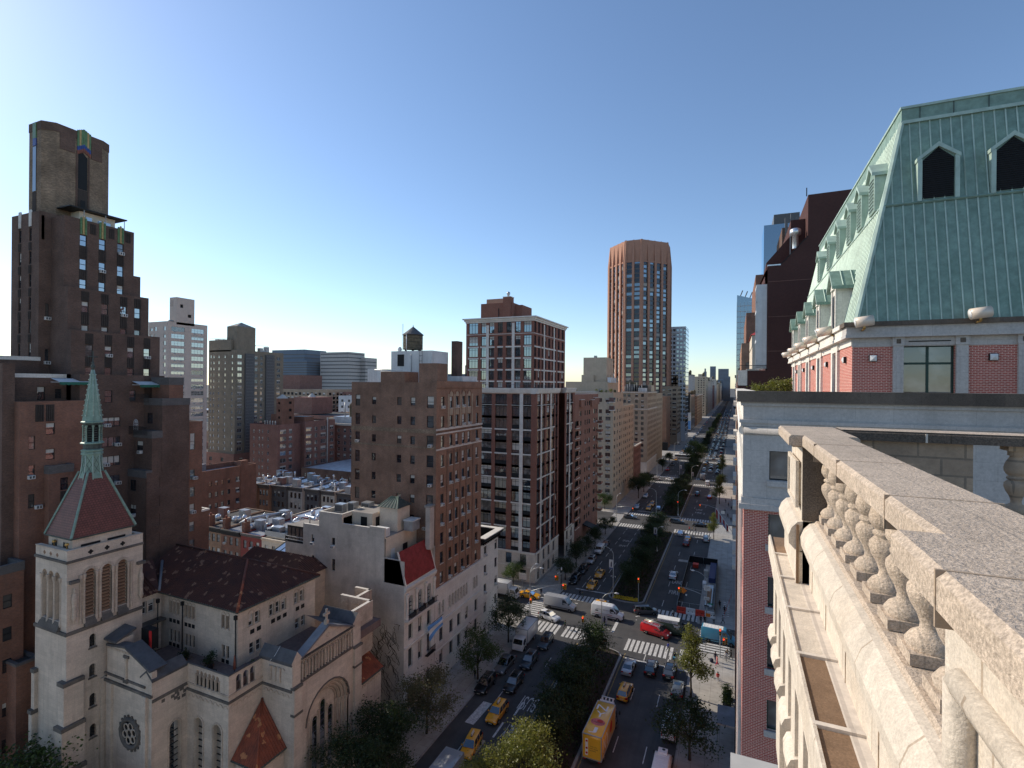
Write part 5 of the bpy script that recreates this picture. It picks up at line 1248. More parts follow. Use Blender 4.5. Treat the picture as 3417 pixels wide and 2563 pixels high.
def new_tower():
 b=Bld('brick_glass_tower','new red brick apartment tower with white stone bands and big gridded windows','building',(-54,128,0),split=True)
 w=b.wall;BR='brick_new';ST='white_stone'
 st=b.part('stone_trim')
 G3=(2,1,.06,.035,(.78,));G2=(1,1,.06,.035,(.78,));KW=dict(depth=.25,glass='glass_blue',frame='frame_dark',var=(7,1,1,1))
 rowsL=[44.6-2.96*i for i in range(13)]
 cN=[(-57.0,3.2),(-52.83,3.1),(-48.9,2.0),(-45.9,2.0)]
 cE=[(116.45,2.1),(119.75,2.1),(123.25,2.3),(127.0,2.3),(129.9,1.6)]
 cE2=[(139.9,2.3),(143.4,2.6)]
 Y0=114.5
 hN=[(x-a/2,x+a/2,r-1.25,r+1.2,G3 if a>2.5 else G2)for x,a in cN for r in rowsL]
 hE=[(x-a/2,x+a/2,r-1.25,r+1.2,G2)for x,a in cE for r in rowsL]
 b.fac('N',Y0,-62.5,F0,7.8,46.0,hN,BR,**KW)
 b.fac('E',F0,Y0,131.7,7.8,46.0,hE,BR,**KW)
 b.fac('N',131.7,F0-2.2,F0,0,46,[],BR);b.fac('E',F0-2.2,131.7,137.0,0,46.0,[(133,135.8,r-1.25,r+1.2,G2)for r in rowsL],'brick_maroon',**KW)
 b.fac('E',F0,137.0,146.6,7.3,46.0,[(x-a/2,x+a/2,r-1.25,r+1.2,G2)for x,a in cE2 for r in rowsL],BR,**KW)
 b.fac('S',146.6,-62.5,F0,0,46,[],BR);b.fac('W',-62.5,Y0,146.6,0,46,[],BR)
 sp=b.part('spandrel_panel')
 for x,a in cN:
  for r in rowsL[:-1]:sp.box(x-a/2,x+a/2,Y0-.0,Y0+.1,r-1.76,r-1.25,'frame_grey' if True else BR)
  for r in rowsL:sp.box(x-a/2,x+a/2,Y0+.02,Y0+.06,r-1.2,r-.35,'black_mesh')if r<40 and RND.random()<.5 else None
 for x,a in cE+cE2:
  for r in rowsL[:-1]:sp.box(F0-.1,F0,x-a/2,x+a/2,r-1.76,r-1.25,'frame_grey')
 bandz=[43.05-.0]+[r-1.7 for r in rowsL[2::2]]
 for i,z in enumerate(bandz):
  h=.12 if i==0 else .34
  for x,a in cN[:2]:st.box(x-a/2-.15,x+a/2+.15,Y0-.07,Y0+.01,z,z+h,ST)
  st.box(-50.0,-44.8,Y0-.07,Y0+.01,z,z+h,ST)
  st.box(F0-.01,F0+.07,115.3,128.3,z,z+h,ST);st.box(F0-.01,F0+.07,138.5,144.9,z,z+h,ST);st.box(F0-2.2,F0-2.1,131.8,136.9,z,z+h*.5,ST)
 st.box(-47.85,-46.95,Y0-.1,Y0+.01,7.6,46,ST)
 for y in(118.1,125.12,141.5):st.box(F0-.01,F0+.1,y-.42,y+.42,7.6,46,ST)
 st.extr([(F0-.02,45.9),(F0+.25,46.1),(F0+.5,46.9),(F0+.55,47.3),(F0-1.2,47.3),(F0-1.2,45.9)],'y',Y0-.5,131.9,ST);st.extr([(F0-.02,45.9),(F0+.25,46.1),(F0+.5,46.9),(F0+.55,47.3),(F0-1.2,47.3),(F0-1.2,45.9)],'y',136.8,146.8,ST)
 st.extr([(Y0+.02,45.9),(Y0-.25,46.1),(Y0-.48,46.9),(Y0-.52,47.28),(Y0+1.2,47.28),(Y0+1.2,45.92)],'x',-62.5,F0+.3,ST);st.box(F0-3,F0-1.6,131.7,137,45.9,47.1,ST)
 w.face([(-62.5,Y0,46.8),(F0-.2,Y0,46.8),(F0-.2,146.6,46.8),(-62.5,146.6,46.8)],'roof_gravel')
 bN=[(x-.8,x+.8,z,z+2.6,CAS)for x in(-58,-54.2,-50.4,-46.6)for z in(4.6,.9)]
 bE=[(y-.75,y+.75,z,z+2.6,CAS)for y in(116.6,120.3,124,127.8)for z in(4.6,.9)]
 b.fac('N',Y0-.15,-62.5,F0+.15,.0,7.8,bN,'limestone',depth=.3,glass='glass_blue');b.fac('E',F0+.15,Y0-.15,131.7,0,7.8,bE,'limestone',depth=.3,glass='glass_blue')
 b.fac('E',F0+.15,137.0,146.6,0,7.3,[(y-.8,y+.8,z,z+2.6,CAS)for y in(139.6,143.6)for z in(4.2,.8)],'limestone',depth=.3)
 st.box(-62.5,F0+.3,Y0-.3,Y0-.14,7.45,7.85,ST);st.box(F0+.14,F0+.3,Y0-.3,131.8,7.44,7.84,ST);st.box(-62.5,F0+.22,Y0-.22,Y0-.14,4.1,4.3,ST);st.box(F0+.14,F0+.22,Y0-.22,131.8,4.1,4.3,ST);st.box(-62.5,F0+.25,Y0-.25,Y0-.14,0,.7,'granite_kerb');st.box(F0+.14,F0+.25,Y0-.25,131.7,0,.7,'granite_kerb')
 X1=-44.6;y0=113.9+1.2;Yn=115.3
 rowsU=[62.3,59.0,56.15,53.3,50.45,47.9]
 uN=[(-61.15,2.6),(-58.2,1.35),(-55.95,1.35),(-53.6,1.35),(-51.25,1.35),(-48.85,1.4),(-46.3,2.0)]
 uE=[(116.2,1.4),(118.8,1.5),(121.3,1.1),(123.6,1.1),(126.4,1.6),(129.0,1.0),(131.3,1.0),(134.2,1.7),(137.7,1.8)]
 b.fac('N',Yn,-63.2,X1,46.6,63.7,[(x-a/2,x+a/2,r-(1.35 if r>60 else 1.15),r+(1.3 if r>60 else 1.15),G3 if a>1.9 else G2)for x,a in uN for r in rowsU],BR,**KW)
 b.fac('E',X1,Yn,139.9,46.6,63.7,[(x-a/2,x+a/2,r-(1.35 if r>60 else 1.15),r+(1.3 if r>60 else 1.15),G2)for x,a in uE for r in rowsU],BR,**KW)
 b.fac('S',139.9,-63.2,X1,46,63.7,[],BR);b.fac('W',-63.2,Yn,139.9,46,63.7,[],BR)
 for i,r in enumerate(rowsU[:-1]):
  z=r-1.72;h=.12 if i==0 else .34
  if i==0:st.box(-63.25,X1+.05,Yn-.06,Yn+.01,z,z+h,ST);st.box(X1-.01,X1+.06,Yn,139.95,z,z+h,ST)
  else:
   for xa,xb in((-62.6,-59.6),(-59.1,-55.1),(-54.4,-52.8),(-52.1,-48.0),(-47.4,-45.2)):st.box(xa,xb,Yn-.06,Yn+.01,z,z+h,ST)
   st.box(X1-.01,X1+.06,115.5,119.8,z,z+h,ST);st.box(X1-.01,X1+.06,120.5,131.9,z,z+h,ST);st.box(X1-.01,X1+.06,133.2,138.9,z,z+h,ST)
 for x in(-57.07,-50.05):st.box(x-.36,x+.36,Yn-.1,Yn+.01,46.8,62.9 if x<-56 else 63.3,ST)
 for y in(122.45,130.15):st.box(X1-.01,X1+.1,y-.36,y+.36,46.8,63.3,ST)
 for(pz,o)in((63.6,.15),(64.0,.4),(64.45,.75)):
  st.box(-63.2-o,X1+o,Yn-o,139.9+o,pz,pz+(.42 if o<.7 else .3),ST,'roof_gravel')
 bk=b.part('roof_bulkhead');bk.box(-64,-54.7,125,134,64.5,70.1,BR);bk.box(-57.2,-55.0,124.6,126.8,64.5,71.5,BR);bk.box(-54.7,-52.6,127,134,64.5,69.6,BR);bk.box(-57.3,-54.9,124.5,126.9,71.5,71.65,ST)
 bk.lathe([(.3,71.6),(.3,72.3),(.5,72.4),(.45,72.9),(.15,73.1)],(-56.1,125.7,0),'duct_metal',10);bk.tube([(-58.6,124.9,65),(-58.6,124.9,68.6)],.1,'iron_black',6)
 rl=b.part('terrace_railing')
 for i in range(30):rl.box(F0-1.0,F0-.95,115+i*.56,115.05+i*.56,47.3,48.2,'frame_grey')
 rl.box(F0-1.0,F0-.95,115,132,48.15,48.22,'frame_grey');rl.box(-60,F0-1,113.9+.6,114.55,48.15,48.22,'frame_grey')
 b.done(limit=100)
def balcony_house():
 b=Bld('balcony_apartment_house','red brick apartment house with stacked corner balconies next to the new tower','building',(-50,161,0),split=False)
 rows=[42.4-3.02*i for i in range(13)]
 us=[(153.3,1.9),(158.6,1.0),(161.2,.9),(163.8,1.6),(170.2,2.4),(173.2,1.0)]
 wE=[(u-a/2,u+a/2,r-.75,r+.75,CAS)for u,a in us for r in rows]+[(147.6,151.2,r-1.1,r+.9,'void')for r in rows[2:]]
 b.vol(-58,F0-.1,147.0,175.4,0,45.2,'brick_balcony',E=wE,glass='glass',frame='frame_tan',depth=.2,rev='louvre_black',par=1.0)  # recess sides coloured black to stand in for shade
 bl=b.part('balcony')
 for r in rows[2:]:bl.box(F0-.12,F0+.35,147.3,151.5,r-1.35,r-1.15,'white_stone');bl.box(F0+.28,F0+.34,147.3,151.5,r-1.15,r-.45,'brick_balcony')
 for r in rows[2:]:bl.box(F0-.1,F0+1.5,173.6,176.2,r-1.35,r-1.2,'white_stone');bl.box(F0+1.42,F0+1.5,173.6,176.2,r-1.2,r-.3,'brick_balcony');bl.box(F0-.1,F0+1.5,173.6,173.68,r-1.2,r-.3,'brick_balcony')
 for y0,y1,z in((151.8,156,43.6),(165,168.5,43.3),(168.5,174.8,43.9)):bl.box(F0-.1,F0+.5,y0,y1,z-2.2,z,'brick_balcony');bl.box(F0-.1,F0+.54,y0,y1,z,z+.15,'white_stone')
 rt=b.part('roof_railing')
 for i in range(40):rt.box(F0-.3,F0-.25,147.3+i*.7,147.35+i*.7,45.2,46.2,'white_metal')
 rt.box(F0-.3,F0-.25,147.2,175,46.15,46.25,'white_metal')
 for _ in range(14):b.ac('E',F0-.1,RND.choice((158.6,163.8,170.0,173.2)),RND.choice(rows[1:])-.75,.9,.5,.3)
 aw=b.part('entrance_awning');aw.extr([(F0-.05,4.6),(F0+4.5,3.0),(F0+4.5,2.7),(F0-.05,4.3)],'y',156.5,161,'iron_black')
 b.done(limit=60)
def avenue_left():
 b=Bld('beige_apartment_house','beige apartment house with roof garden shrubs and a tall windowless bulkhead','building',(-52,220,0))
 rows=[42.4]+[38.0-2.82*i for i in range(12)]
 kw=dict(glass='glass',frame='frame_tan',depth=.2)
 b.vol(-60,F0,198.8,218.4,0,45.4,'brick_beige',E=grid([(202,2.4),(207,1.6),(212,2.4),(216,1.2)],rows,1.6,1.5,CAS),N=grid([(-45.6,2.0),(-48.6,1.2),(-52,2)],rows,1.6,1.5,CAS),**kw)
 b.vol(-60,F0+.02,218.4,243.3,0,39.6,'brick_beige',E=grid([(220.5,1.8),(224.5,2.2),(229,1.4),(233,2.0),(237,1.4),(241,1.6)],rows[1:],1.6,1.5,CAS),**kw)
 b.vol(-64,-46.5,202,222,44,49.6,'brick_beige',N=[(-50,-49,45.6,46.9),(-60,-59,45.8,46.9)],par=.3)
 b.vol(-57.1,-47.5,204,216,49,59.5,'brick_beige',E=[(206,206.9,51,52.6),(211,211.9,51,52.6)],par=.3)
 b.vol(-57.6,-52.5,203,204,49,52.4,'brick_beige',par=.2)
 e=b.part('roof_equipment')
 for y in(203,206,209,212):e.box(-46.9,-45.6,y,y+1.6,49.3,51.4,'white_metal')
 e.box(-53,-52,205,206.5,59.4,60.3,'duct_metal')
 for r in rows:
  if RND.random()<.8:b.ac('N',198.8,-45.6,r-1.4,1.0,.5,.1)
 e=b.part('corner_bay')
 for z in(41.8,38.6):e.box(F0-1.5,F0+.35,198.4,201,z,z+1.6,'glass_sky');e.box(F0-1.55,F0+.4,198.3,201.1,z-.3,z,'white_stone')
 b.done(limit=60)
 for i,(x,y,s,m)in enumerate(((-50.5,199.6,1.0,'leaf_yellow'),(-48.4,199.5,.8,'leaf_yellow'),(-46.6,199.6,.7,'leaf_green'),(-44.8,200.4,1.1,'leaf_yellow'),(-44.4,205,.8,'leaf_green'))):
  bush(x,y,45.3,s,('golden rooftop shrub at the left of the beige roof garden','thin upright golden shrub on the beige roof garden','low green rooftop planting beside the golden shrub','bright yellow green rooftop shrub on the corner of the beige house','small green rooftop shrub behind the corner of the beige house')[i],m)
 b=Bld('low_brick_house','low red brick house with white cornice squeezed between the beige and tan apartment houses','building',(-50,254,0))
 b.vol(-58,F0,245,263.4,0,19.6,'brick_red',E=grid([247.5,250.5,254,257.5,261],[16.5,13,9.5,6],1.2,1.9),par=.4);c=b.part('cornice');c.box(F0-.1,F0+.6,244.9,263.5,19.2,19.8,'limestone');b.done(limit=20)
 b=Bld('tan_apartment_house','tan brick apartment house with arched top windows and rooftop sheds','building',(-52,315,0))
 rows=[43.0,39.6,36.8]+[33.6-2.95*i for i in range(9)]
 b.vol(-58,F0,284.1,319,0,45.0,'brick_tan',E=grid([286.5,290,293.5,297.5,301,305,309,312.5,316],rows,1.5,1.7),N=grid([-56,-53.5,-49.5,-46.3],rows,1.5,1.7),par=.5,glass='glass',var=(4,3,1,1))
 b.vol(-58,F0+.1,319,346,0,43.6,'brick_tan',E=grid([321.5,325,329,333,337,341],rows[1:],1.5,1.7),par=.5)
 c=b.part('string_course');c.box(F0-.05,F0+.25,284,319.2,35.2,35.7,'limestone');c.box(-58,F0,283.85,284.2,35.2,35.7,'limestone');c.box(F0-.05,F0+.4,284,319.2,44.3,44.8,'limestone');c.box(-58,F0+.2,283.8,284.2,44.3,44.8,'limestone');c.box(F0-.05,F0+.3,284,319.2,6.6,7.2,'white_stone')
 for x in(-53.5,-49.5):arch_ring(c,'N',284.1,x,1.7,40.4,.3,.1,'limestone')
 b.fac('E',F0+.12,284,319,0,6.6,[],'limestone');b.fac('N',284.0,-58,F0,0,6.6,[],'limestone')
 e=b.part('roof_shed');e.box(-56,-52,286,296,44.5,49.0,'frame_grey','roof_tar');e.box(-52,-46,290,300,44.5,48.4,'black_mesh','roof_tar');e.box(-49,-45,286,292,44.5,47,'white_paint_wall');e.box(-46.5,-44,300,312,44.5,48.6,'brick_beige')
 for i in range(8):e.tube([(-56+i*1.3,285,44.5),(-56+i*1.3,285,48+(i%3))],.1,'steel_pole',4)
 e.lathe([(2.0,45),(2.0,50),(2.2,50.2),(.1,51.8)],(-56,300,0),'wood_tank',12)
 b.done(limit=60)
def bronze_tower():
 b=Bld('bronze_tower','tall bronze brown office tower set diagonally with tapering fins around its crown','building',(-74,440,0))
 zc=151.5
 A,B_,C_,D_=(-84.6,427.0),(-71.2,427.0),(-101.5,444.5),(-52.5,446.0)
 E_,G_=(-101.5,462),(-52.5,462)
 w=b.wall
 poly=[C_,A,B_,D_,G_,E_]
 w.prism(poly,0,zc,'glass_dark')
 fins=b.part('fin');sp=b.part('spandrel_band');cr=b.part('crown')
 def side(p,q,n,lit):
  p=Vector((*p,0));q=Vector((*q,0));d=(q-p);L=d.length;d.normalize();nr=Vector((d.y,-d.x,0))
  for i in range(n+1):
   c=p+d*(L*i/n)
   wd=1.25 if i in(0,n)else .95
   def pt(a,o,z):v=c+d*a+nr*o;return(v.x,v.y,z)
   fins.mesh([pt(-wd,-.4,0),pt(wd,-.4,0),pt(wd,1.2,0),pt(-wd,1.2,0),pt(-wd,-.4,zc),pt(wd,-.4,zc),pt(wd,1.2,zc),pt(-wd,1.2,zc)],[(0,1,5,4),(1,2,6,5),(2,3,7,6),(3,0,4,7)],'bronze_brick')
   cr.mesh([pt(-wd,-1,zc),pt(wd,-1,zc),pt(wd,1.2,zc),pt(-wd,1.2,zc),pt(-.55,-1,zc+17.5),pt(.55,-1,zc+17.5),pt(.55,-.4,zc+17.5),pt(-.55,-.4,zc+17.5)],[(0,1,5,4),(1,2,6,5),(2,3,7,6),(3,0,4,7),(4,5,6,7)],'bronze_brick')
  for k in range(40):
   z=3+k*3.71
   if z>zc-1:break
   def pt2(a,o,zz):v=p+d*a+nr*o;return(v.x,v.y,zz)
   sp.mesh([pt2(0,.06,z),pt2(L,.06,z),pt2(L,.06,z+1.25),pt2(0,.06,z+1.25)],[(0,1,2,3)],'frame_grey')
   for i in range(n):
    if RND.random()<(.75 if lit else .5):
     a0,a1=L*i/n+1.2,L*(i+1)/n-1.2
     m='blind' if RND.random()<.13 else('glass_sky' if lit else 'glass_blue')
     sp.mesh([pt2(a0,.05,z+1.3),pt2(a1,.05,z+1.3),pt2(a1,.05,z+3.6),pt2(a0,.05,z+3.6)],[(0,1,2,3)],m)
     for j in range(1,5):
      aa=a0+(a1-a0)*j/5;sp.mesh([pt2(aa-.07,.09,z+1.3),pt2(aa+.07,.09,z+1.3),pt2(aa+.07,.09,z+3.6),pt2(aa-.07,.09,z+3.6)],[(0,1,2,3)],'frame_dark')
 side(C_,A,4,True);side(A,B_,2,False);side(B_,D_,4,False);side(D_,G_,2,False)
 def shrink(p,k):return(-74+(p[0]+74)*k,445+(p[1]-445)*k)
 cr.prism([shrink(p,.985)for p in poly],zc,zc+17.2,'bronze_brick','roof_tar')
 cr.prism([shrink(p,1.03)for p in poly],zc-1.2,zc+.02,'bronze_brick')
 pd=b.part('podium');pd.box(-66,-47.5,400,427,0,40.5,'brick_orange','roof_tar');pd.box(-60,-46.0,396,400,0,6,'louvre_black')
 b.done(wallname='glass_core')
def far_avenue():
 b=Bld('tan_office_block','tan office block with wide banded windows in front of the white tower','building',(-52,478,0))
 rows=[45-3.6*i for i in range(11)]
 b.vol(-58,F0,440.8,517,0,48,'brick_tan',E=grid([(445+6.4*i,5.4)for i in range(12)],rows,5,1.8,QUAD),N=grid([(-55,3),(-50,3),(-46,3)],rows,3,1.8,TRI),par=.6,depth=.3)
 b.vol(-58,-46,470,517,47,58,'brick_tan',E=grid([(473+6*i,4.5)for i in range(7)],[56,52.4,49.6],4.5,1.7,QUAD),N=grid([(-55,3),(-50,3)],[56,52.4],3,1.7,TRI),par=.3)
 c=b.part('base');c.box(F0-.02,F0+.4,440.5,517,0,9,'limestone');b.done(limit=40)
 b=Bld('white_grid_tower','white gridded slab tower with one glassy side beyond the bronze tower','building',(-46,485,0))
 rows=[97.5-3.75*i for i in range(22)]
 b.vol(-60,F0+3.6,523-53,500,0,100.6,'white_grid',N=grid([(-58.2+2.9*i,2.0)for i in range(7)],rows,2,2.2,(0,0,.1,.05)),par=.4,depth=.3,glass='glass_blue')
 g=b.part('glass_side');g.box(F0+3.6,F0+3.75,470.3,500,6,100,'glass_sky')
 for z in fr(8,99,3.75):g.box(F0+3.7,F0+3.82,470.3,500,z,z+.5,'white_grid')
 b.done(limit=30)
 b=Bld('billboard_building','dark glass building carrying a tall pale billboard over the avenue','building',(-50,600,0))
 b.vol(-60,F0,569.5,585,0,40,'frame_grey',par=.3);b.vol(-60,F0+.02,585,640,0,39,'car_navy',par=.3)
 s_=MB();s_.box(-55,F0+1.2,569.0,569.3,-0+2.5,20.5,'sign_white');s_.box(-54.6,F0+.9,568.95,569.0,3,12,'flag_blue');s_.box(-54.6,F0+.9,568.95,569.0,12,20,'banner_white');s_.box(-50.3,-49.6,568.9,568.95,9,17,'cl_navy');s_.box(-51.2,-48.4,568.9,568.95,14.5,16,'cl_black');s_.build('billboard',b.root)
 b.fac('N',569.4,-60,F0,20.6,39.9,[],'iron_black')
 b.done()
 mats=['brick_tan','brick_beige','brick_olive','limestone','brick_red','brick_brown','brick_pale','hotel_stone','stucco']
 words_={'brick_tan':'tan brick','brick_beige':'beige brick','brick_olive':'olive brick','limestone':'pale limestone','brick_red':'red brick','brick_brown':'brown brick','brick_pale':'pinkish pale','hotel_stone':'grey stone','stucco':'light grey'}
 L=[(645,682,37,5),(682,790,37.5,0),(567,640,61,7),(800,842,66,7),(884,960,64.6,1),(962,1060,58,6),(1062,1150,60,8),(1155,1260,52,4),(1265,1400,66,3),(1405,1560,55,1),(1565,1750,60,2),(1755,1950,50,3),(1960,2250,62,7),(2260,2600,56,0)]
 for i,(y0,y1,h,k)in enumerate(L):
  m=mats[k];back=i in(2,3)
  x1=F0-(14 if back else 0)
  b=Bld('avenue_building','%s building number %d along the left side of the far avenue'%(words_[m],i+1)if False else '%s building %s on the left side of the distant avenue'%(words_[m],('just past the billboard','with a plain long front past the billboard','with rooftop sheds rising behind the billboard','with a flat top behind the long front','with white window rows and a dark cornice','next after the one with white window rows','half way down the visible row','lower than its neighbours half way down','taller than its neighbours half way down','in the hazy part of the row','tall in the hazy part of the row','low in the hazy part of the row','near the end of the row','at the very end of the row')[i]),'building',(x1-8,(y0+y1)/2,0),'buildings along the left of the far avenue')
  st=5.5 if y0<900 else 11.0
  rows=fr(h-3,4,-3.7);ys=fr(y0+3,y1-2,st)
  N_=grid([x1-3,x1-7,x1-11],rows,1.6,1.9)if not back else[]
  b.vol(x1-22,x1,y0,y1-1,0,h,m,E=grid([(y,st*.45)for y in ys],rows,2,2.0,(0,0,.08,.05)),N=N_,par=.3,depth=.3,glass='glass_dark')
  c=b.part('cornice');c.box(x1-.05,x1+.7,y0-.4,y1-1,h-.9,h-.2,'limestone' if i%3 else 'copper_dark');c.box(x1-22,x1,y0-.7,y0,h-.9,h-.2,'limestone' if i%3 else 'copper_dark')
  r=b.part('roof_equipment');r.box(x1-12,x1-6,y0+3,y0+9,h-.3,h+4,m);r.lathe([(1.8,h),(1.8,h+5),(2,h+5.2),(.1,h+6.8)],(x1-4,y0+6,0),'wood_tank',10)
  b.done(limit=0)
def hotel():
 b=Bld('mansard_hotel','red brick hotel with pale stone trim and a steep green standing seam metal mansard','building',(12,45,0),split=True)
 w=b.wall;X0=.42;Yh=27.0;YE=69
 wn=[(x,x+1.55,z-.02,z+1.42,(1,0,.05,.03))for x in(1.48,6.4,11.5)for z in(40.6,37.65,34.75,31.85,28.9,26,23.1,20.2)]
 b.fac('N',Yh,X0,26,0,42.3,wn,'brick_hotel',depth=.22,glass='glass',frame='frame_green',var=(4,2,1,3))
 ws=[(x,x+1.55,43.62,45.0,(0,0,.05,.03))for x in(1.5,6.4,11.5)]
 b.fac('N',Yh-.06,X0-.06,26,42.3,47.35,ws,'hotel_stone',depth=.3,glass='glass',frame='frame_dark',var=(0,0,0,1))
 we=[(y,y+1.5,z,z+1.5)for y in fr(29,66,3.6)for z in(40.4,37.5,34.6,31.7,28.8,25.9,23,20.1,17.2,14.3)]
 b.fac('W',X0,Yh,YE,0,42.3,we,'brick_hotel',depth=.12,glass='glass',frame='frame_white')
 b.fac('W',X0-.06,Yh-.06,YE,42.3,47.35,[(y,y+1.5,43.6,45.0)for y in fr(29,66,3.6)],'white_stone',depth=.2)  # sunlit avenue face of the same stone, coloured white
 for y in(30.9,34.5,38.1,41.7,45.3,48.9,52.5):w.box(X0-.1,X0,y-.35,y+.35,4,42.3,'white_stone')
 b.fac('S',YE,X0,26,0,47.3,[],'brick_hotel')
 bd=b.part('stone_band')
 for(z0,z1,o)in((42.2,42.45,.16),(42.45,42.75,.06),(46.15,46.3,.1),(46.3,46.45,.16),(47.12,47.3,.1),(47.3,47.82,.28)):
  bd.box(X0-.06-o,26,Yh-.06-o,Yh+.5,z0,z1,'hotel_stone' if z1<47.5 else 'shaded_stone');bd.box(X0-.06-o,X0+.5,Yh+.5,YE,z0,z1-.001,'white_stone')  # bands toned dark on the shaded front, white on the sunlit side
 bd.lathe([(.001,-.02),(.22,0),(.24,26)],(X0-.02,Yh-.02,45.95),'hotel_stone',12,axis='x')
 bd.lathe([(.24,0),(.24,40)],(X0-.02,Yh-.02,45.95),'white_stone',12,axis='y')
 w.face([(X0,Yh,46.9),(26,Yh,46.9),(26,YE,46.9),(X0,YE,46.9)],'roof_gravel')
 for x,z in[(x,z)for x in(1.48,6.4,11.5)for z in(40.6,37.65,34.75,31.85,28.9,26,23.1,20.2)]:bd.box(x-.12,x+1.67,Yh-.1,Yh+.05,z-.3,z-.02,'hotel_stone');bd.box(x-.12,x+1.67,Yh-.02,Yh+.01,z+1.42,z+1.7,'brick_hotel')
 for x in(1.5,6.4,11.5):bd.box(x-.1,x+1.65,Yh-.16,Yh,43.35,43.6,'hotel_stone')
 xu,yu=5.3,30.0
 dn=[(7.37,9.35,46.9,50.05,(1,1,.07,.05,(.73,))),(12.0,14.0,46.9,50.05,(1,1,.07,.05,(.73,))),(16.6,18.6,46.9,50.05,(1,1,.07,.05,(.73,)))]
 b.fac('N',yu,xu,26,46.9,50.35,dn,'brick_hotel',depth=.25,glass='glass_curtain',frame='frame_green',var=(0,0,0,1))
 de=[(y-.55,y+.55,46.9,49.9,(0,1,.08,.04,(.75,)))for y in(34.3,40.3,46.2,51.8,56.5)]
 b.fac('W',xu,yu,59.5,46.9,50.35,de,'brick_hotel',depth=.3,glass='glass',frame='frame_green')
 pl=b.part('pilaster')
 for x0,x1 in((6.95,7.36),(9.36,9.8),(11.55,11.99),(14.01,14.45),(16.15,16.59),(18.61,19.05)):
  pl.box(x0,x1,yu-.13,yu+.02,46.9,50.05,'hotel_stone');pl.box(x0-.04,x1+.04,yu-.17,yu+.02,50.05,50.48,'hotel_stone');pl.box(x0+.12,x1-.12,yu-.19,yu-.16,50.15,50.36,'shaded_stone');pl.box(x0+.13,x1-.13,yu-.15,yu-.12,47.1,49.8,'hotel_stone')
 for x0,x1 in((7.36,9.36),(11.99,14.01),(16.59,18.61)):pl.box(x0,x1,yu-.08,yu+.02,50.06,50.48,'hotel_stone');pl.box(x0+.2,x1-.2,yu-.1,yu-.07,50.22,50.27,'louvre_black')
 pl.box(xu-.02,26,yu-.04,yu+.02,50.02,50.48,'hotel_stone')
 for y in(34.3,40.3,46.2,51.8,56.5):
  for s_ in(-1,1):a=y+s_*.78;pl.box(xu-.13,xu+.02,a-.22,a+.22,46.9,50.05,'white_stone')
  pl.box(xu-.12,xu+.02,y-1.0,y+1.0,50.0,50.48,'white_stone')
 pl.box(xu-.05,xu+.02,yu,59.5,50.1,50.48,'white_stone')  # avenue side trim whitened for sun, front trim kept greyer
 en=b.part('eave_cornice')
 for z0,z1,o,m in((50.46,50.62,.34,'hotel_stone'),(50.62,51.0,.3,'hotel_stone'),(51.0,51.22,.42,'shaded_stone')):
  en.box(xu-o,26,yu-o,yu+.8,z0,z1,m);en.box(xu-o,xu+.8,yu+.8,59.8,z0,z1-.001,'white_stone')  # cornice colour follows the light: dark front, white avenue side
 rf=MB()
 z0,z1,z2,z3=51.22,57.15,61.5,62.2
 a0,a1,a2=(xu+.12,yu-.12),(6.74,yu+1.05),(7.66,yu+1.8)
 XR=26
 def gg(m,P):rf.face(P,m)
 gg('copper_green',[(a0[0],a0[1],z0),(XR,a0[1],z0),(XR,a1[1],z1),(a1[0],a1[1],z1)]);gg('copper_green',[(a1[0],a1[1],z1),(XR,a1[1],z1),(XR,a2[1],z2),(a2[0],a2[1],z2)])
 gg('copper_light',[(a0[0],a0[1],z0),(a0[0],59.6,z0),(a1[0],59.6,z1),(a1[0],a1[1],z1)]);gg('copper_light',[(a1[0],a1[1],z1),(a1[0],59.6,z1),(a2[0],59.6,z2),(a2[0],a2[1],z2)])  # sunlit avenue slope coloured paler than the shaded front slope
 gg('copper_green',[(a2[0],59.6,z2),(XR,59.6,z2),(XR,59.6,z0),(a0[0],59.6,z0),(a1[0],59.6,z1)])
 rf.box(a2[0],XR,a2[1],59.6,z2-.1,z3,'copper_green');rf.box(a2[0]-.06,XR,a2[1]-.06,59.65,z3,z3+.12,'copper_light')
 for x in fr(8.4,25,1.35):rf.box(x,x+.03,a2[1]-.03,a2[1],z2,z3,'copper_dark')
 def seam(p,q,m):
  rf.tube([p,q],.035,m,4,False)
 for x in fr(xu+.6,25.8,.415):
  f0=0;f1=1
  def hipx(f):return a0[0]+(a1[0]-a0[0])*f
  fe=1 if x>a1[0]else(x-a0[0])/(a1[0]-a0[0])
  seam((x,a0[1]-.02,z0),(x,a0[1]+(a1[1]-a0[1])*fe-.02,z0+(z1-z0)*fe),'copper_light')  # pale seams paint the sun catching their edges
  if x>a1[0]:
   fe=1 if x>a2[0]else(x-a1[0])/(a2[0]-a1[0])
   seam((x,a1[1]-.02,z1),(x,a1[1]+(a2[1]-a1[1])*fe-.02,z1+(z2-z1)*fe),'copper_light')
 for y in fr(yu+.4,59.5,.415):
  fe=1 if y>a1[1]else max(0,(y-a0[1])/(a1[1]-a0[1]))
  seam((a0[0]-.02,y,z0),(a0[0]+(a1[0]-a0[0])*fe-.02,y,z0+(z1-z0)*fe),'copper_light')
  if y>a1[1]:
   fe=1 if y>a2[1]else(y-a1[1])/(a2[1]-a1[1]);seam((a1[0]-.02,y,z1),(a1[0]+(a2[0]-a1[0])*fe-.02,y,z1+(z2-z1)*fe),'copper_light')
 rf.tube([(a0[0],a0[1],z0),(a1[0],a1[1],z1)],.13,'copper_light',6,False);rf.tube([(a1[0],a1[1],z1),(a2[0],a2[1],z2)],.13,'copper_light',6,False)
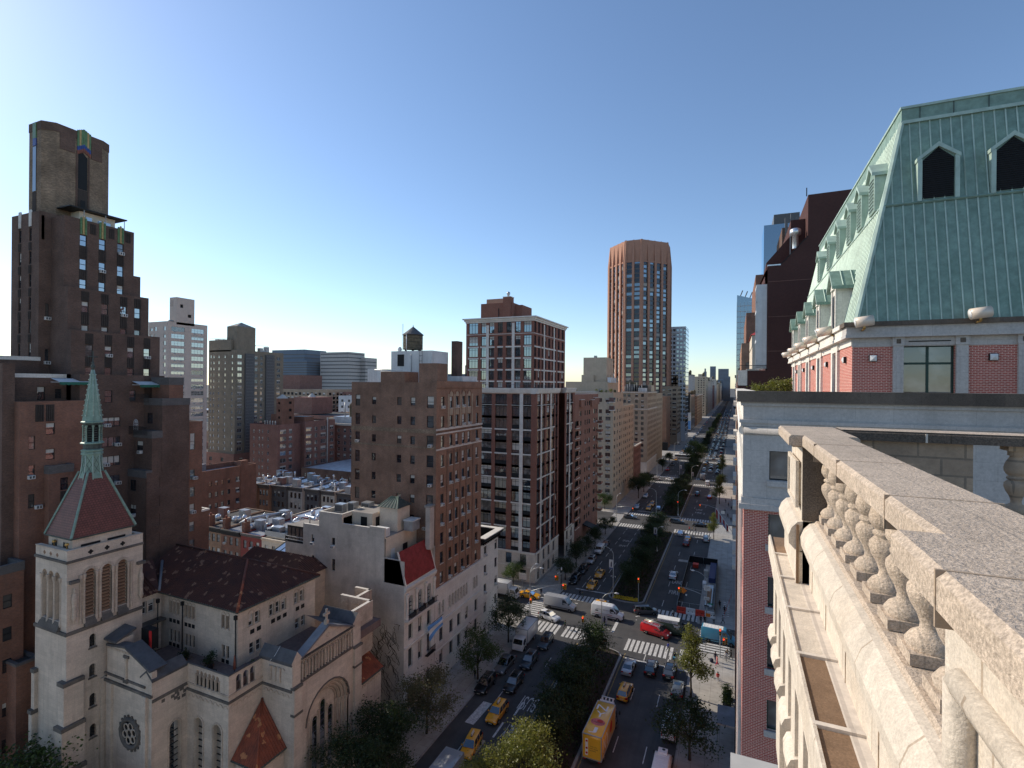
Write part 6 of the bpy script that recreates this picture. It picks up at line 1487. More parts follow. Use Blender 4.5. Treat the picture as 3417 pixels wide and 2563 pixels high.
 rf.tube([(a1[0],a1[1]-.04,z1),(XR,a1[1]-.04,z1)],.07,'copper_green',5,False);rf.tube([(a1[0]-.04,a1[1],z1),(a1[0]-.04,59.6,z1)],.07,'copper_light',5,False);rf.box(a2[0]-.05,XR,a2[1]-.12,a2[1],z2-.08,z2+.08,'copper_light')
 roof=rf.build('mansard_roof',b.root)
 for x in(8.95,11.75,14.55,17.3):
  d=MB();y0=a1[1]+.02;hw=.72
  pr=[(x-hw,z1+.12),(x+hw,z1+.12),(x+hw,z1+2.1),(x,z1+2.75),(x-hw,z1+2.1)]
  d.extr(pr,'y',y0-.02,y0+1.6,'copper_green','copper_green')
  pl_=[(x-hw+.1,z1+.15),(x+hw-.1,z1+.15),(x+hw-.1,z1+2.02),(x,z1+2.6),(x-hw+.1,z1+2.02)]
  d.face([(u,y0-.03,v)for u,v in pl_],'louvre_black')
  for k in range(24):
   z=z1+.22+k*.1
   h2=hw-.12 if z<z1+2.0 else max(.02,(hw-.12)*(z1+2.6-z)/.6)
   d.extr([(y0-.035,z),(y0-.075,z-.04),(y0-.075,z-.03),(y0-.035,z+.012)],'x',x-h2,x+h2,'frame_dark')
  for s_ in(-1,1):
   d.extr([(x+s_*(hw+.1),z1+.05),(x+s_*(hw-.08),z1+.05),(x+s_*(hw-.08),z1+2.08),(x+s_*(hw+.1),z1+2.16)],'y',y0-.12,y0+.4,'copper_light')
   d.extr([(x,z1+2.62),(x,z1+2.84),(x+s_*(hw+.14),z1+2.16),(x+s_*(hw+.14),z1+1.98)],'y',y0-.14,y0+1.7,'copper_light')
  d.build('dormer',roof)
 for y in(32.6,35.6,38.7,42.4,46.6,51.5):
  d=MB();x0=a1[0]-.05;hw=.62
  d.extr([(y-hw,z1+.1),(y+hw,z1+.1),(y+hw,z1+2.0),(y,z1+2.6),(y-hw,z1+2.0)],'x',x0-.12,x0+1.5,'copper_light','copper_light')  # dormers on the sunlit slope take the paler copper too
  d.face([(x0-.13,u,v)for u,v in((y-.48,z1+.15),(y+.48,z1+.15),(y+.48,z1+1.95),(y,z1+2.42),(y-.48,z1+1.95))],'copper_green')
  for k in range(9):d.box(x0-.16,x0-.13,y-.46,y+.46,z1+.25+k*.19,z1+.29+k*.19,'copper_dark')
  for s_ in(-1,1):d.extr([(y,z1+2.5),(y,z1+2.72),(y+s_*(hw+.12),z1+2.08),(y+s_*(hw+.12),z1+1.9)],'x',x0-.26,x0+1.6,'copper_light')
  d.build('dormer',roof)
 for y in(34.0,40.0,45.6,51.0,56.4):
  d=MB();x0=a0[0]-.28;hw=.72
  d.box(x0,x0+1.5,y-hw,y+hw,z0-.05,z0+2.35,'white_stone');d.box(x0-.02,x0+.02,y-.45,y+.45,z0+.15,z0+2.0,'glass');d.box(x0-.04,x0,y-.03,y+.03,z0+.15,z0+2.0,'frame_dark')
  for s_ in(-1,1):d.box(x0-.07,x0+.01,y+s_*.6-.12,y+s_*.6+.12,z0+.0,z0+2.3,'white_stone')
  d.extr([(y-hw-.12,z0+2.35),(y+hw+.12,z0+2.35),(y,z0+3.25)],'x',x0-.1,x0+1.55,'copper_light','white_stone')
  for s_ in(-1,1):
   d.extr([(y,z0+3.22),(y,z0+3.42),(y+s_*(hw+.3),z0+2.42),(y+s_*(hw+.3),z0+2.24)],'x',x0-.28,x0+1.8,'copper_green','copper_light')
   for t_ in(.25,.75,1.25):d.tube([(x0+t_,y,z0+3.44),(x0+t_,y+s_*(hw+.3),z0+2.44)],.03,'copper_light',4,False)
  d.build('dormer_window',b.root)
 for i,p in enumerate(((xu+.35,yu-.75,51.0,'x'),(10.0,yu-.75,51.2,'x'),(xu-.75,33.2,50.95,'y'),(xu-.8,38.7,50.95,'y'),(xu-.8,43.9,50.95,'y'),(xu-.8,49.3,50.95,'y'),(xu-.8,55.2,50.95,'y'))):
  d=MB();x,y,z,ax=p
  dx,dy=(.45,.0)if ax=='x' else(.0,.45)
  q0,q1=(x-dx,y-dy*0,z+.16),(x+dx,y,z+.24)
  if ax=='x':d.tube([(x-.36,y,z+.15),(x+.36,y,z+.25)],[.25,.25],'cream_metal',14);d.tube([(x-.38,y,z+.147),(x-.37,y,z+.149)],[.2,.2],'white_metal',14);d.tube([(x,y,z-.15),(x,y+.5,z-.2)],.05,'brass',6);d.tube([(x,y,z-.18),(x,y,z+.05)],.06,'brass',6)
  else:d.tube([(x-.38,y,z+.12),(x+.34,y,z+.26)],[.25,.25],'cream_metal',14);d.tube([(x-.4,y,z+.115),(x-.39,y,z+.12)],[.2,.2],'white_metal',14);d.tube([(x+.3,y,z),(xu-.2,y,z-.1)],.06,'brass',6)
  d.build('floodlight',b.root)
 for x in(6.15,10.7,15.3,20):
  d=MB();d.box(x-.16,x+.16,yu-.14,yu-.01,49.3,49.62,'frame_dark');d.mesh([(x-.14,yu-.145,49.32),(x+.14,yu-.145,49.32),(x+.14,yu-.145,49.6),(x-.14,yu-.145,49.6),(x,yu-.23,49.46)],[(0,1,4),(1,2,4),(2,3,4),(3,0,4)],'white_metal');d.build('wall_lamp',b.root)
 for y in(31.5,37.3,43.3,49.0,54.2):
  d=MB();d.box(xu-.14,xu-.01,y-.16,y+.16,49.3,49.62,'frame_dark');d.mesh([(xu-.145,y-.14,49.32),(xu-.145,y+.14,49.32),(xu-.145,y+.14,49.6),(xu-.145,y-.14,49.6),(xu-.23,y,49.46)],[(0,1,4),(1,2,4),(2,3,4),(3,0,4)],'white_metal');d.build('wall_lamp',b.root)
 b.done(limit=100)
 tag_o=hedge(1.6,5.6,57.0,58.6,47.0,48.75)
def own_ledge():
 """balustrade, cornice and wall of the building the photograph was taken from"""
 b=Bld('balustrade_terrace','sunlit stone roof balustrade with bulbous balusters above a stained cornice ledge','balustrade',(2,3,40),split=False)
 w=b.wall;BS='balustrade_stone';PC='pale_cast_stone'
 cap=b.part('coping')
 def bev_box(x0,x1,y0,y1,z0,z1,m,top):
  e=.018
  cap.extr([(x0,z0),(x1,z0),(x1,z1-e),(x1-e,z1),(x0+e,z1),(x0,z1-e)],'y',y0,y1,m)
 bev_box(.53,.88,1.815,5.02,47.50,47.59,BS,BS);cap.box(.56,.86,1.83,5.0,47.485,47.502,BS)
 bev_box(.42,.99,-1.5,1.815,47.50,47.59,BS,BS);cap.box(.45,.96,-1.5,1.80,47.485,47.502,BS)
 bev_box(.43,.95,5.02,6.2,47.50,47.59,BS,BS);cap.box(.46,.93,5.04,6.17,47.485,47.502,BS)
 e=.018
 cap.extr([(5.85,47.50),(6.2,47.50),(6.2,47.59-e),(6.2-e,47.59),(5.85+e,47.59),(5.85,47.59-e)],'x',.95,6.0,'shaded_stone');cap.face([(.95,5.86,47.594),(6,5.86,47.594),(6,6.195,47.594),(.95,6.195,47.594)],BS)  # front coloured dark as shade, top sheet in the sunlit tone
 for y in(2.38,3.4,4.3):cap.box(.528,.885,y-.004,y+.004,47.46,47.5915,'tan_masonry')
 for y in(1.45,.6):cap.box(.418,.99,y-.004,y+.004,47.46,47.5915,'tan_masonry')
 for x in(1.62,2.35,3.1):cap.box(x-.008,x+.008,5.846,5.86,47.50,47.58,'limestone')
 pr=b.part('pier')
 pr.box(.55,.88,5.12,6.1,46.2,47.4855,PC);pr.box(.545,.9,5.11,5.14,46.84,47.4855,'shaded_stone')  # thin dark slab paints the shaded side of the pier
 pr.box(.52,.552,5.3,5.95,46.95,47.32,PC);pr.box(.505,.53,5.25,6.0,47.3,47.34,PC);pr.box(.505,.53,5.25,6.0,46.92,46.96,PC);pr.box(.505,.53,5.25,5.29,46.96,47.3,PC);pr.box(.505,.53,5.96,6.0,46.96,47.3,PC)
 pr.box(.52,.95,-1.5,1.72,46.2,47.4855,PC)
 pr.tube([(.5,1.55,47.3),(.5,-1.5,47.3)],.035,PC,10);pr.tube([(.5,1.55,47.3),(.5,1.55,46.95)],.035,PC,10);pr.box(.5,.522,-1.5,1.62,47.26,47.4855,PC)
 wl=b.part('corner_wall');wl.box(.9,1.98,5.92,6.12,45.0,47.50,'tan_masonry');wl.box(.88,.92,5.1,6.1,46.0,47.42,'tan_masonry')
 pl=b.part('plinth');pl.extr([(.635,46.62),(.635,46.83),(.65,46.85),(1.0,46.86),(1.0,46.62)],'y',1.7,5.12,BS);pl.box(.66,1.1,-1.5,1.7,46.2,46.85,PC);pl.box(.9,6,5.8,6.25,46.5,46.85,'tan_masonry')
 mo=b.part('moulding')
 mo.extr([(.635,46.83),(.60,46.82),(.555,46.77),(.53,46.70),(.535,46.63),(.58,46.58),(.63,46.56),(.8,46.56),(.8,46.83)],'y',-1.5,5.1,PC)
 mo.extr([(.55,46.83),(.51,46.82),(.465,46.77),(.44,46.70),(.445,46.63),(.49,46.58),(.54,46.56),(.8,46.56),(.8,46.83)],'y',5.12,6.2,PC)
 mo.box(.60,.9,-1.5,5.1,46.2,46.57,PC);mo.box(.50,.9,5.12,6.25,46.2,46.57,PC);mo.box(.5,.52,5.10,5.125,46.2,46.8,'rusty_stone')
 for y in(4.9,4.2,3.5,2.75,1.95,1.1):mo.box(.596,.6,y-.004,y+.004,46.24,46.56,'tan_masonry')
 r=random.Random(5)
 for i in range(0):
  y=r.uniform(1.2,4.2);mo.lathe([(.001,-.03),(.03,-.012),(.028,.015),(.001,.026)],(.575+r.uniform(-.03,.03),y,46.565+r.uniform(-.01,.02)),'white_stone',6)
 lg=b.part('ledge')
 ys=[-1.5,-.1,.7,1.45,2.2,3.0,3.75,4.5,5.2,5.9,6.6]
 for i in range(len(ys)-1):
  m=PC if 7<=i<=8 or i==6 else 'rusty_stone'
  if i==9:m='rusty_stone'
  if i==6:m=PC
  lg.box(.385,.53,ys[i]+.02,ys[i+1]-.02,46.1,46.288,m);lg.box(.53,.62,ys[i],ys[i+1]-.001,46.1,46.29,'limestone')
 for y in ys[1:-1]:
  lg.box(.375,.62,y-.016,y+.016,46.1,46.305,'limestone')
 lg.extr([(.365,46.1),(.365,46.28),(.372,46.302),(.388,46.302),(.392,46.285),(.392,46.1)],'y',-1.5,6.6,PC)
 lg.extr([(.37,46.12),(.42,46.0),(.40,45.9),(.5,45.7),(.52,45.3),(.62,45.2),(.62,46.12)],'y',-1.5,6.6,PC)
 dn=b.part('dentil_course')
 for i in range(16):y=-1.2+i*.48;dn.box(.40,.6,y,y+.26,45.35,45.9,PC);dn.lathe([(.08,-.16),(.09,0),(.08,.16)],(.43,y+.13,45.35),PC,8,axis='y')
 dn.box(.5,.8,-1.5,6.6,44.4,45.35,PC)
 for i in range(6):y=-1.0+i*1.2;dn.box(.42,.6,y,y+.5,43.6,45.2,PC);dn.box(.38,.6,y+.05,y+.45,44.6,45.1,PC)
 w.box(.6,6,-6,6.3,18,46.2,'limestone')
 lo=b.part('setback_and_bounce_block');lo.box(-.03,9,-6,11.3,18,40.6,'concrete_pale');lo.box(.62,20,-70,-6,0,46,'limestone')  # block behind the camera is unseen, added to bounce light onto the church
 prof=[(.088,0),(.088,.055),(.0,.055)]
 def baluster(x,y,z0,m):
  d=MB();s_=.585/.6
  d.box(x-.095,x+.095,y-.095,y+.095,z0,z0+.05,m);
  d.lathe([(.085,.05),(.09,.075),(.07,.105),(.04,.125),(.036,.15),(.048,.19),(.072,.235),(.084,.275),(.082,.305),(.062,.33),(.05,.335),(.066,.345),(.066,.362),(.05,.37),(.066,.385),(.083,.415),(.085,.445),(.075,.485),(.054,.525),(.042,.55),(.06,.555),(.06,.6),(.05,.625)],(x,y,z0),m,28)
  d.box(x-.085,x+.085,y-.085,y+.085,z0+.6,z0+.66,m)
  d.build('baluster',b.root)
 for i in range(10):baluster(.765,5.05-.3395*(i+.0)+.02,46.855,'balustrade_stone')
 for i in range(7):baluster(2.32+.365*i,6.03,46.85,'shaded_stone' if False else 'tan_masonry')
 b.done()
def right_far():
 b=Bld('maroon_brick_tower','dark maroon brick building with a stepped slanting top and glass bays facing the avenue','building',(14,80,0))
 w=b.wall;Y=70.0;m='brick_maroon'
 w.extr([(3.55,0),(3.55,62.9),(4.95,62.9),(7.8,66.0),(7.8,71.0),(30,71.2),(30,0)],'y',Y,92.5,m)
 w.extr([(3.5,62),(3.5,63.8),(6.2,67.0),(6.2,68.9),(7.9,68.9),(7.9,62)],'y',Y+2.5,90,m)
 w.box(7.75,8.1,Y-.03,Y+6,66.0,71.05,'brick_orange')if False else None
 st=b.part('stone_joint')
 for z in(60.9,56.6,52.4,48.2):st.box(3.6,24,Y-.02,Y+.01,z,z+.05,'brick_red')
 st.extr([(3.5,62.85),(3.5,63.0),(4.95,63.0),(4.95,62.85)],'y',Y-.05,Y+.5,'aluminium');st.extr([(4.95,62.86),(4.95,63.0),(7.8,66.15),(7.8,66.0)],'y',Y-.05,Y+.3,'iron_black')
 v=b.part('vent_hood');v.lathe([(.35,65.0),(.35,66.6),(.62,66.7),(.62,67.3),(.45,67.45)],(6.6,71.3,0),'aluminium',12);v.box(6.0,6.05,71,71.05,64,66.7,'steel_pole');v.box(7.6,7.7,Y+.1,Y+.2,70.9,71.9,'iron_black')
 pd=b.part('podium');pd.box(.3,3.55,Y,92.5,0,50.05,m,'roof_gravel');pd.box(.28,1.35,Y-.04,Y+.2,48.2,50.1,'white_stone')
 for i in range(20):pd.box(.6+i*.15,.62+i*.15,Y+.1,Y+.13,50,50.7,'iron_black')
 pd.box(.5,3.5,Y+.1,Y+.14,50.66,50.72,'iron_black')
 gb=b.part('glass_bay')
 for z0,z1 in((50.3,53.6),(53.9,57.3),(57.6,60.4)):
  gb.box(2.35,3.5,70.3,74,z0,z1,'glass_sky')
  for y in(70.28,71.5,72.8):gb.box(2.3,3.5,y,y+.12,z0,z1,'white_metal')
  gb.box(2.3,3.5,70.26,74,z1,z1+.3,'white_metal');gb.box(2.3,2.45,70.26,70.4,z0,z1,'white_metal');gb.box(2.9,3.0,70.24,70.3,z0,z1,'white_metal');gb.box(2.3,3.5,70.26,70.32,z0+.9,z0+1.0,'white_metal')
 w.mesh([(3.52,Y,62.8),(3.52,76,62.8),(2.5,76,60.4),(2.5,Y+.3,60.4)],[(0,1,2,3)],'brick_hotel')
 b.done()
 spec=[('cream_terrace_house','cream stepped apartment house with a red hipped roof on the right of the avenue','stucco_cream'),('orange_apartment_house','orange brick stepped apartment house left of the red hipped roof','brick_orange'),('glass_gable_tower','thin glass tower with a slanting frame on top rising behind orange brick steps','glass_blue'),('blue_glass_tower','slim blue glass tower with dark masts peeking over the red hipped roof','glass_blue')]
 b=Bld('cream_terrace_house',spec[0][1],'building',(8,135,0))
 b.vol(.6,12,115,150,0,46,'limestone',W=[(y,y+1.2,z,z+1.6)for y in fr(117,146,4)for z in fr(42,4,-3.2)],par=.3)
 for z in fr(44,6,-3.2):b.wall.box(-.3,.6,120,126,z,z+.9,'white_stone')
 b.vol(3.4,12,126,150,45,57,'stucco_cream',N=[(5.0,6.6,52.6,54.2),(4.0,5.0,46.5,48.2)],par=.2);b.vol(2.2,12,124,128,45,52,'stucco_cream',N=[(4.0,5.0,48.6,50.0,CAS),(5.3,6.3,48.6,50.0,CAS)],par=.2)
 r=b.part('red_roof');r.mesh([(3.0,125.6,59.6),(12,125.6,59.6),(12,145,59.6),(3.0,145,59.6),(8.2,135,63.5)],[(0,1,4),(1,2,4),(2,3,4),(3,0,4)],'red_roof_metal');b.vol(3.3,12,126,145,57,59.6,'stucco_cream',par=.1)
 b.done()
 b=Bld('orange_apartment_house',spec[1][1],'building',(6,220,0))
 b.vol(.5,14,198,270,0,50,'brick_orange',W=[(y,y+1.4,z,z+1.8)for y in fr(201,262,5.5)for z in fr(46,4,-3.3)],par=.4,N=[(2,3.4,45,47)])
 b.vol(2.0,14,205,270,49,64,'brick_orange',N=[(3.4,4.6,55,57)],par=.3);b.vol(3.6,14,212,270,60,76,'brick_dark_rust',par=.3);b.vol(7,14,222,270,70,92,'brick_dark_rust',par=.3)
 b.done()
 b=Bld('glass_gable_tower',spec[2][1],'building',(6,380,0))
 b.wall.box(.6,16,370,400,0,104,'glass_blue')
 g=b.part('mullion')
 for z in fr(4,104,3.6):g.box(.5,16,369.9,400,z,z+.5,'duct_metal')
 for x in fr(.6,15,2.2):g.box(x-.1,x+.1,369.8,370,0,104,'duct_metal')
 for i in range(5):g.tube([(1+i*3,372+4*i,104),(4+i*3,372+4*i,112)],.35,'frame_grey',5)
 g.extr([(.6,104),(.6,109),(16,104.5)],'y',371,371.5,'glass_blue');b.done()
 b=Bld('blue_glass_tower',spec[3][1],'building',(28,520,0))
 b.wall.box(22,60,500,540,0,190,'glass_blue');b.wall.box(30,50,505,540,190,200,'frame_grey')
 b.wall.box(34,80,470,499,0,178,'brick_dark');
 for i in range(6):b.wall.box(36+i*4,38+i*4,469,472,150+6*(i%3),186+3*(i%2),'frame_grey')
 b.done()
 L=[(280,362,38,'limestone'),(405,560,34,'hotel_stone'),(566,700,60,'stucco'),(705,860,44,'brick_tan'),(870,1100,50,'brick_olive'),(1110,1400,46,'brick_red'),(1410,1800,56,'limestone'),(1810,2600,50,'brick_tan')]
 lab=('pale limestone block with iron cornice on the right of the distant avenue','grey stone block lower than its neighbours on the right of the distant avenue','dark shaded tall block with a flat cornice on the right of the distant avenue','tan block behind the dark shaded block on the right','olive block in the haze on the right of the avenue','red block in the haze on the right of the avenue','pale block near the end of the right side','tan block at the very end of the right side')
 for i,(y0,y1,h,m)in enumerate(L):
  dx=(-2.6 if i==2 else 0)*0
  x0=.4
  b=Bld('avenue_building',lab[i],'building',(x0+8,(y0+y1)/2,0),'buildings along the right of the far avenue')
  b.vol(x0,x0+20,y0,y1,0,h,m,W=grid([(y,3)for y in fr(y0+4,y1-3,9)],fr(h-4,5,-3.8),3,2,(0,0,.1,.05)),par=.3,glass='glass_dark');c=b.part('cornice');c.box(x0-1.0,x0,y0,y1,h-.8,h,'iron_black');b.done(limit=0)
def skyline():
 def blk(name,label,boxes,m,group,trim=None):
  b=Bld(name,label,'building',(boxes[0][0],boxes[0][2],0),group)
  for x0,x1,y0,y1,h in boxes:
   b.wall.box(x0,x1,y0,y1,0,h,m)
   P=b.part('window_band')
   for z in fr(6,h-4,4.2 if h<90 else 6):
    P.box(x0+1,x1+.15,y0-.15,y1-1,z,z+1.7,trim or 'frame_grey')
  b.done()
 g='far skyline'
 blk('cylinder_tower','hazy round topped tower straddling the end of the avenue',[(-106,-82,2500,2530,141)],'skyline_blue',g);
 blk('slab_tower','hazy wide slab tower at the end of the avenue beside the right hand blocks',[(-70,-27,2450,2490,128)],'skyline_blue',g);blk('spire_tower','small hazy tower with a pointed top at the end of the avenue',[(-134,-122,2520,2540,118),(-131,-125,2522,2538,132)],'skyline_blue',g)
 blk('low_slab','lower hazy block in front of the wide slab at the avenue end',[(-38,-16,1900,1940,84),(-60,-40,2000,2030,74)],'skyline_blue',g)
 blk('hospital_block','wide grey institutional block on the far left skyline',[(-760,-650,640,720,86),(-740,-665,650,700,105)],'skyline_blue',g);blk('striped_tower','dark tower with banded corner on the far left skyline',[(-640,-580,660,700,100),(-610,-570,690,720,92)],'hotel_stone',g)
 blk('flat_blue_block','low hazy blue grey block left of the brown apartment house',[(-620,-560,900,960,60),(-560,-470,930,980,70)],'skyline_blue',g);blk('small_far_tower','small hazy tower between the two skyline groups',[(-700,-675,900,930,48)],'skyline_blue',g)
 b=Bld('grid_office_block','brown block with a tight grid of dark square windows in the middle distance','building',(-390,400,0))
 b.vol(-460,-352,372,440,0,42,'brick_tan',N=grid([(x,3.2)for x in fr(-456,-356,5)],fr(38,6,-4),3.2,2.6),E=grid([(y,3.2)for y in fr(376,436,5)],fr(38,6,-4),3.2,2.6),par=.5,glass='glass_dark');b.wall.box(-430,-395,380,410,42,56,'brick_red');b.done(limit=0)
 b=Bld('rose_brick_block','rosy brick block stepping down behind the red apartment block','building',(-330,380,0))
 b.vol(-345,-300,385,430,0,40,'brick_red',N=grid([(x,2.0)for x in fr(-342,-302,5)],fr(37,6,-3.4),2,1.7),E=grid([(y,2.0)for y in fr(388,427,5)],fr(37,6,-3.4),2,1.7),par=.4);b.wall.box(-325,-300,360,384,0,33,'brick_orange');b.done(limit=0)
 b=Bld('cornice_apartment_house','red brick house with a heavy pale cornice beside the red apartment block','building',(-190,225,0))
 b.vol(-205,-172,206,250,0,27.5,'brick_red',E=grid([(y,1.8)for y in fr(209,247,4.2)],fr(24,4,-3.2),1.8,1.8),N=grid([(x,1.6)for x in fr(-203,-174,4)],fr(24,4,-3.2),1.6,1.8),par=.4,frame='frame_white');c=b.part('cornice');c.box(-172.1,-171,205.5,250.5,26.6,27.6,'limestone');c.box(-205,-172,205,206.1,26.6,27.6,'limestone');b.wall.box(-196,-178,212,240,27,30.5,'white_paint_wall','roof_silver');b.wall.lathe([(2.2,30),(2.2,36.5),(2.4,36.7),(.1,39)],(-186,216,0),'wood_tank',12);b.wall.tube([(-190,214,30),(-190,214,38)],.3,'steel_pole',5);b.done(limit=20)
 b=Bld('low_roof_block','low dark roofed building in the gap beside the brown apartment house','building',(-150,190,0));b.vol(-170,-140,165,204,0,12,'brick_dark','roof_silver',N=grid([(x,1.2)for x in fr(-168,-142,4)],[9,5],1.2,1.6),par=.3);b.done(limit=10)
 b=Bld('pale_distant_block','pale low block with a red box on its roof in the gap left of the brown apartment house','building',(-260,330,0));b.vol(-300,-235,330,360,0,38,'white_paint_wall',N=grid([(x,2.4)for x in fr(-296,-238,7)],[34,29,24,18],2.4,2),par=.4);b.wall.box(-262,-250,318,326,24,31,'plastic_red');b.wall.box(-290,-232,316,329,0,25,'brick_tan');b.done(limit=0)
 b=Bld('brown_bulkhead_block','brown brick block with a water tank bulkhead behind the red apartment block','building',(-280,280,0));b.vol(-320,-250,270,310,0,26,'brick_red',N=grid([(x,1.8)for x in fr(-316,-254,5)],[22,18],1.8,1.7),par=.4);b.wall.box(-292,-275,276,296,26,38,'brick_red');b.wall.lathe([(3,38),(.2,41)],(-284,285,0),'concrete_pale',12);b.done(limit=0)
 b=Bld('rose_slab_tower','pink brown apartment slab behind the new brick tower with dark square windows','building',(-150,300,0))
 b.vol(-164,-136,300,316,0,88,'bronze_brick',N=grid([(x,3.4)for x in(-160.5,-155,-149.5,-144)],fr(84,10,-4),3.4,2.2),par=.5,glass='glass_dark');b.wall.box(-150,-138,301,312,88,104,'bronze_brick');b.wall.box(-178,-168,330,345,0,80,'white_grid');b.done(limit=0)
 r=random.Random(9)
 xs=0
 spots=[]
 for ix in range(-820,-140,62):
  for iy in range(170,1000,88):
   if ix>-240 and iy<320:continue
   spots.append((ix,iy))
 for k,(x,y)in enumerate(spots):
  h=r.choice((12,14,16,18,20,22));m=r.choice(('brick_red','brick_tan','brick_brown','brick_beige','stucco','brick_dark'))
  b=Bld('city_block','low rise city block among the roofs in the left distance','building',(x,y,0),'low rise blocks in the left distance')
  b.vol(x,x+44,y,y+60,0,h,m,r.choice(('roof_tar','roof_silver','roof_gravel')),E=grid([(yy,2)for yy in fr(y+4,y+56,8)],fr(h-3,4,-3.4),2,1.8),N=grid([(xx,2)for xx in fr(x+4,x+40,8)],fr(h-3,4,-3.4),2,1.8),par=.4,glass='glass_dark')
  q=b.part('roof_equipment');q.box(x+10,x+16,y+10,y+18,h-.4,h+3,m);q.box(x+26,x+32,y+30,y+38,h-.4,h+2,'duct_metal')
  b.done(limit=0)
 b=Bld('palazzo_block','old block with round windows and arches at the left edge behind the brick tower','building',(-225,100,0));b.vol(-240,-190,84,110,0,51,'brick_pale',E=[(y,y+1.2,z,z+1.8)for y in(86,89,92)for z in(46,42)],par=.4)
 for i in range(6):arch_ring(b.wall,'E',-190,85.5+i*2.2,1.3,45.2,.25,.15,'white_stone');
 r_=b.part('roof');r_.mesh([(-241,83,51),(-189.5,83,51),(-189.5,110,51),(-241,110,51),(-215,96,57)],[(0,1,4),(1,2,4),(2,3,4),(3,0,4)],'slate');b.done(limit=10)
def leaf_cloud(mb,rnd,blobs,n,ls,m):
 """many small leaf quads gathered in clumps; blobs = (x,y,z,rx,ry,rz)"""
 tot=sum(b[3]*b[4]+b[4]*b[5]for b in blobs)
 for b in blobs:
  k=int(n*(b[3]*b[4]+b[4]*b[5])/tot)
  nc=max(3,k//26)
  for c in range(nc):
   u=rnd.uniform(-1,1);a=rnd.uniform(0,2*PI);s=math.sqrt(1-u*u)
   rr=rnd.random()**.3*rnd.uniform(.78,1.12)
   cx,cy,cz=b[0]+b[3]*rr*s*math.cos(a),b[1]+b[4]*rr*s*math.sin(a),b[2]+b[5]*rr*u
   cr=rnd.uniform(.28,.62)*min(1,b[3])
   for i in range(26):
    p=Vector((cx+rnd.gauss(0,cr),cy+rnd.gauss(0,cr),cz+rnd.gauss(0,cr*.75)))
    d1=Vector((rnd.gauss(0,1),rnd.gauss(0,1),rnd.gauss(0,.5))).normalized();d2=d1.cross(Vector((rnd.gauss(0,1),rnd.gauss(0,1),rnd.gauss(0,1)))).normalized()
    l=ls*rnd.uniform(.6,1.25);w=l*.62
    mb.face([tuple(p-d1*l*.5),tuple(p+d2*w*.5),tuple(p+d1*l*.5),tuple(p-d2*w*.5)],m)
def bush(x,y,z,s,label,m='leaf_green',cat='shrub',group=None):
 t=thing('potted_shrub' if s<3 else 'shrub',label,cat,(x,y,z),group)
 r=random.Random(int(x*31+y*17));f=MB()
 leaf_cloud(f,r,[(x+r.uniform(-.2,.2)*s,y+r.uniform(-.2,.2)*s,z+.75*s,.5*s,.5*s,.55*s),(x,y,z+1.15*s,.3*s,.3*s,.4*s)],int(420*s+200),.13+.05*s,m);f.build('foliage',t)
 p=MB();p.tube([(x,y,z),(x,y,z+.9*s)],.03,'bark',5);p.lathe([(.16*s,0),(.24*s,.02),(.28*s,.3*s),(.24*s,.3*s)],(x,y,z),'tile_terracotta',10);p.build('pot',t);return t
def hedge(x0,x1,y0,y1,z0,z1):
 t=thing('hedge','yellow green clipped hedge on the hotel roof parapet','hedge',((x0+x1)/2,(y0+y1)/2,z0));r=random.Random(4);f=MB()
 leaf_cloud(f,r,[(x0+(x1-x0)*(i+.5)/9,(y0+y1)/2,(z0+z1)/2-.2+(.45 if 3<i<8 else 0),.5,.8,.7)for i in range(9)],3400,.17,'leaf_yellow');f.build('foliage',t)
 p=MB();p.box(x0,x1,y0,y1,z0,z0+.45,'hotel_stone');p.build('planter',t)
TREES={}
def make_tree(kind,leaf,seed,H=8.0,R=3.3,n=5200,ls=.27):
 rnd=random.Random(seed)
 t=bpy.data.objects.new('tree',None);COL.objects.link(t);t.location=(0,0,-500);BASE[t.name]=(0,0,0)
 tr=MB();cr=MB()
 hb=H*(.30 if kind!='tall' else .26)
 tr.tube([(0,0,-.1),(.04,.03,hb*.5),(0,.06,hb),(.1,0,H*.6),(.05,.08,H*.86)],[.19,.15,.13,.08,.03],'bark',8)
 blobs=[]
 nb=9 if kind=='round' else 13
 for i in range(nb):
  f=(i+.5)/nb;a=i*2.4+rnd.uniform(-.4,.4)
  if kind=='tall':
   z=hb+(H-hb)*(.1+.84*f);rr=R*(1.05-f)**.6*rnd.uniform(.35,.75);br=R*rnd.uniform(.34,.5)*(1.1-.6*f)
  elif kind=='wide':
   z=hb+(H-hb)*rnd.uniform(.15,.8);rr=R*rnd.uniform(.35,.85);br=R*rnd.uniform(.3,.44)
  else:
   z=hb+(H-hb)*(.22+.62*f);rr=R*math.sin(PI*(.2+.72*f))*rnd.uniform(.4,.78);br=R*rnd.uniform(.36,.5)
  c=(rr*math.cos(a),rr*math.sin(a),z)
  blobs.append((*c,br,br,br*rnd.uniform(.6,.85)))
  z0=hb*rnd.uniform(.8,1.0)+(H*.45-hb)*f*.9
  tr.tube([(0,.03,z0),(c[0]*.45,c[1]*.45,z0+(z-z0)*.6),(c[0]*.9,c[1]*.9,z)],[.08,.055,.02],'bark',5)
  for k in range(2):tr.tube([(c[0]*.6,c[1]*.6,z0+(z-z0)*.72),(c[0]+rnd.uniform(-.6,.6),c[1]+rnd.uniform(-.6,.6),z+rnd.uniform(-.2,.7))],[.035,.012],'bark',4)
 if kind!='tall':blobs.append((0,0,H-R*.42,R*.5,R*.5,R*.36))
 leaf_cloud(cr,rnd,blobs,n,ls,leaf)
 tr.build('trunk',t);cr.build('crown',t)
 return t
FIRST_USED=set()
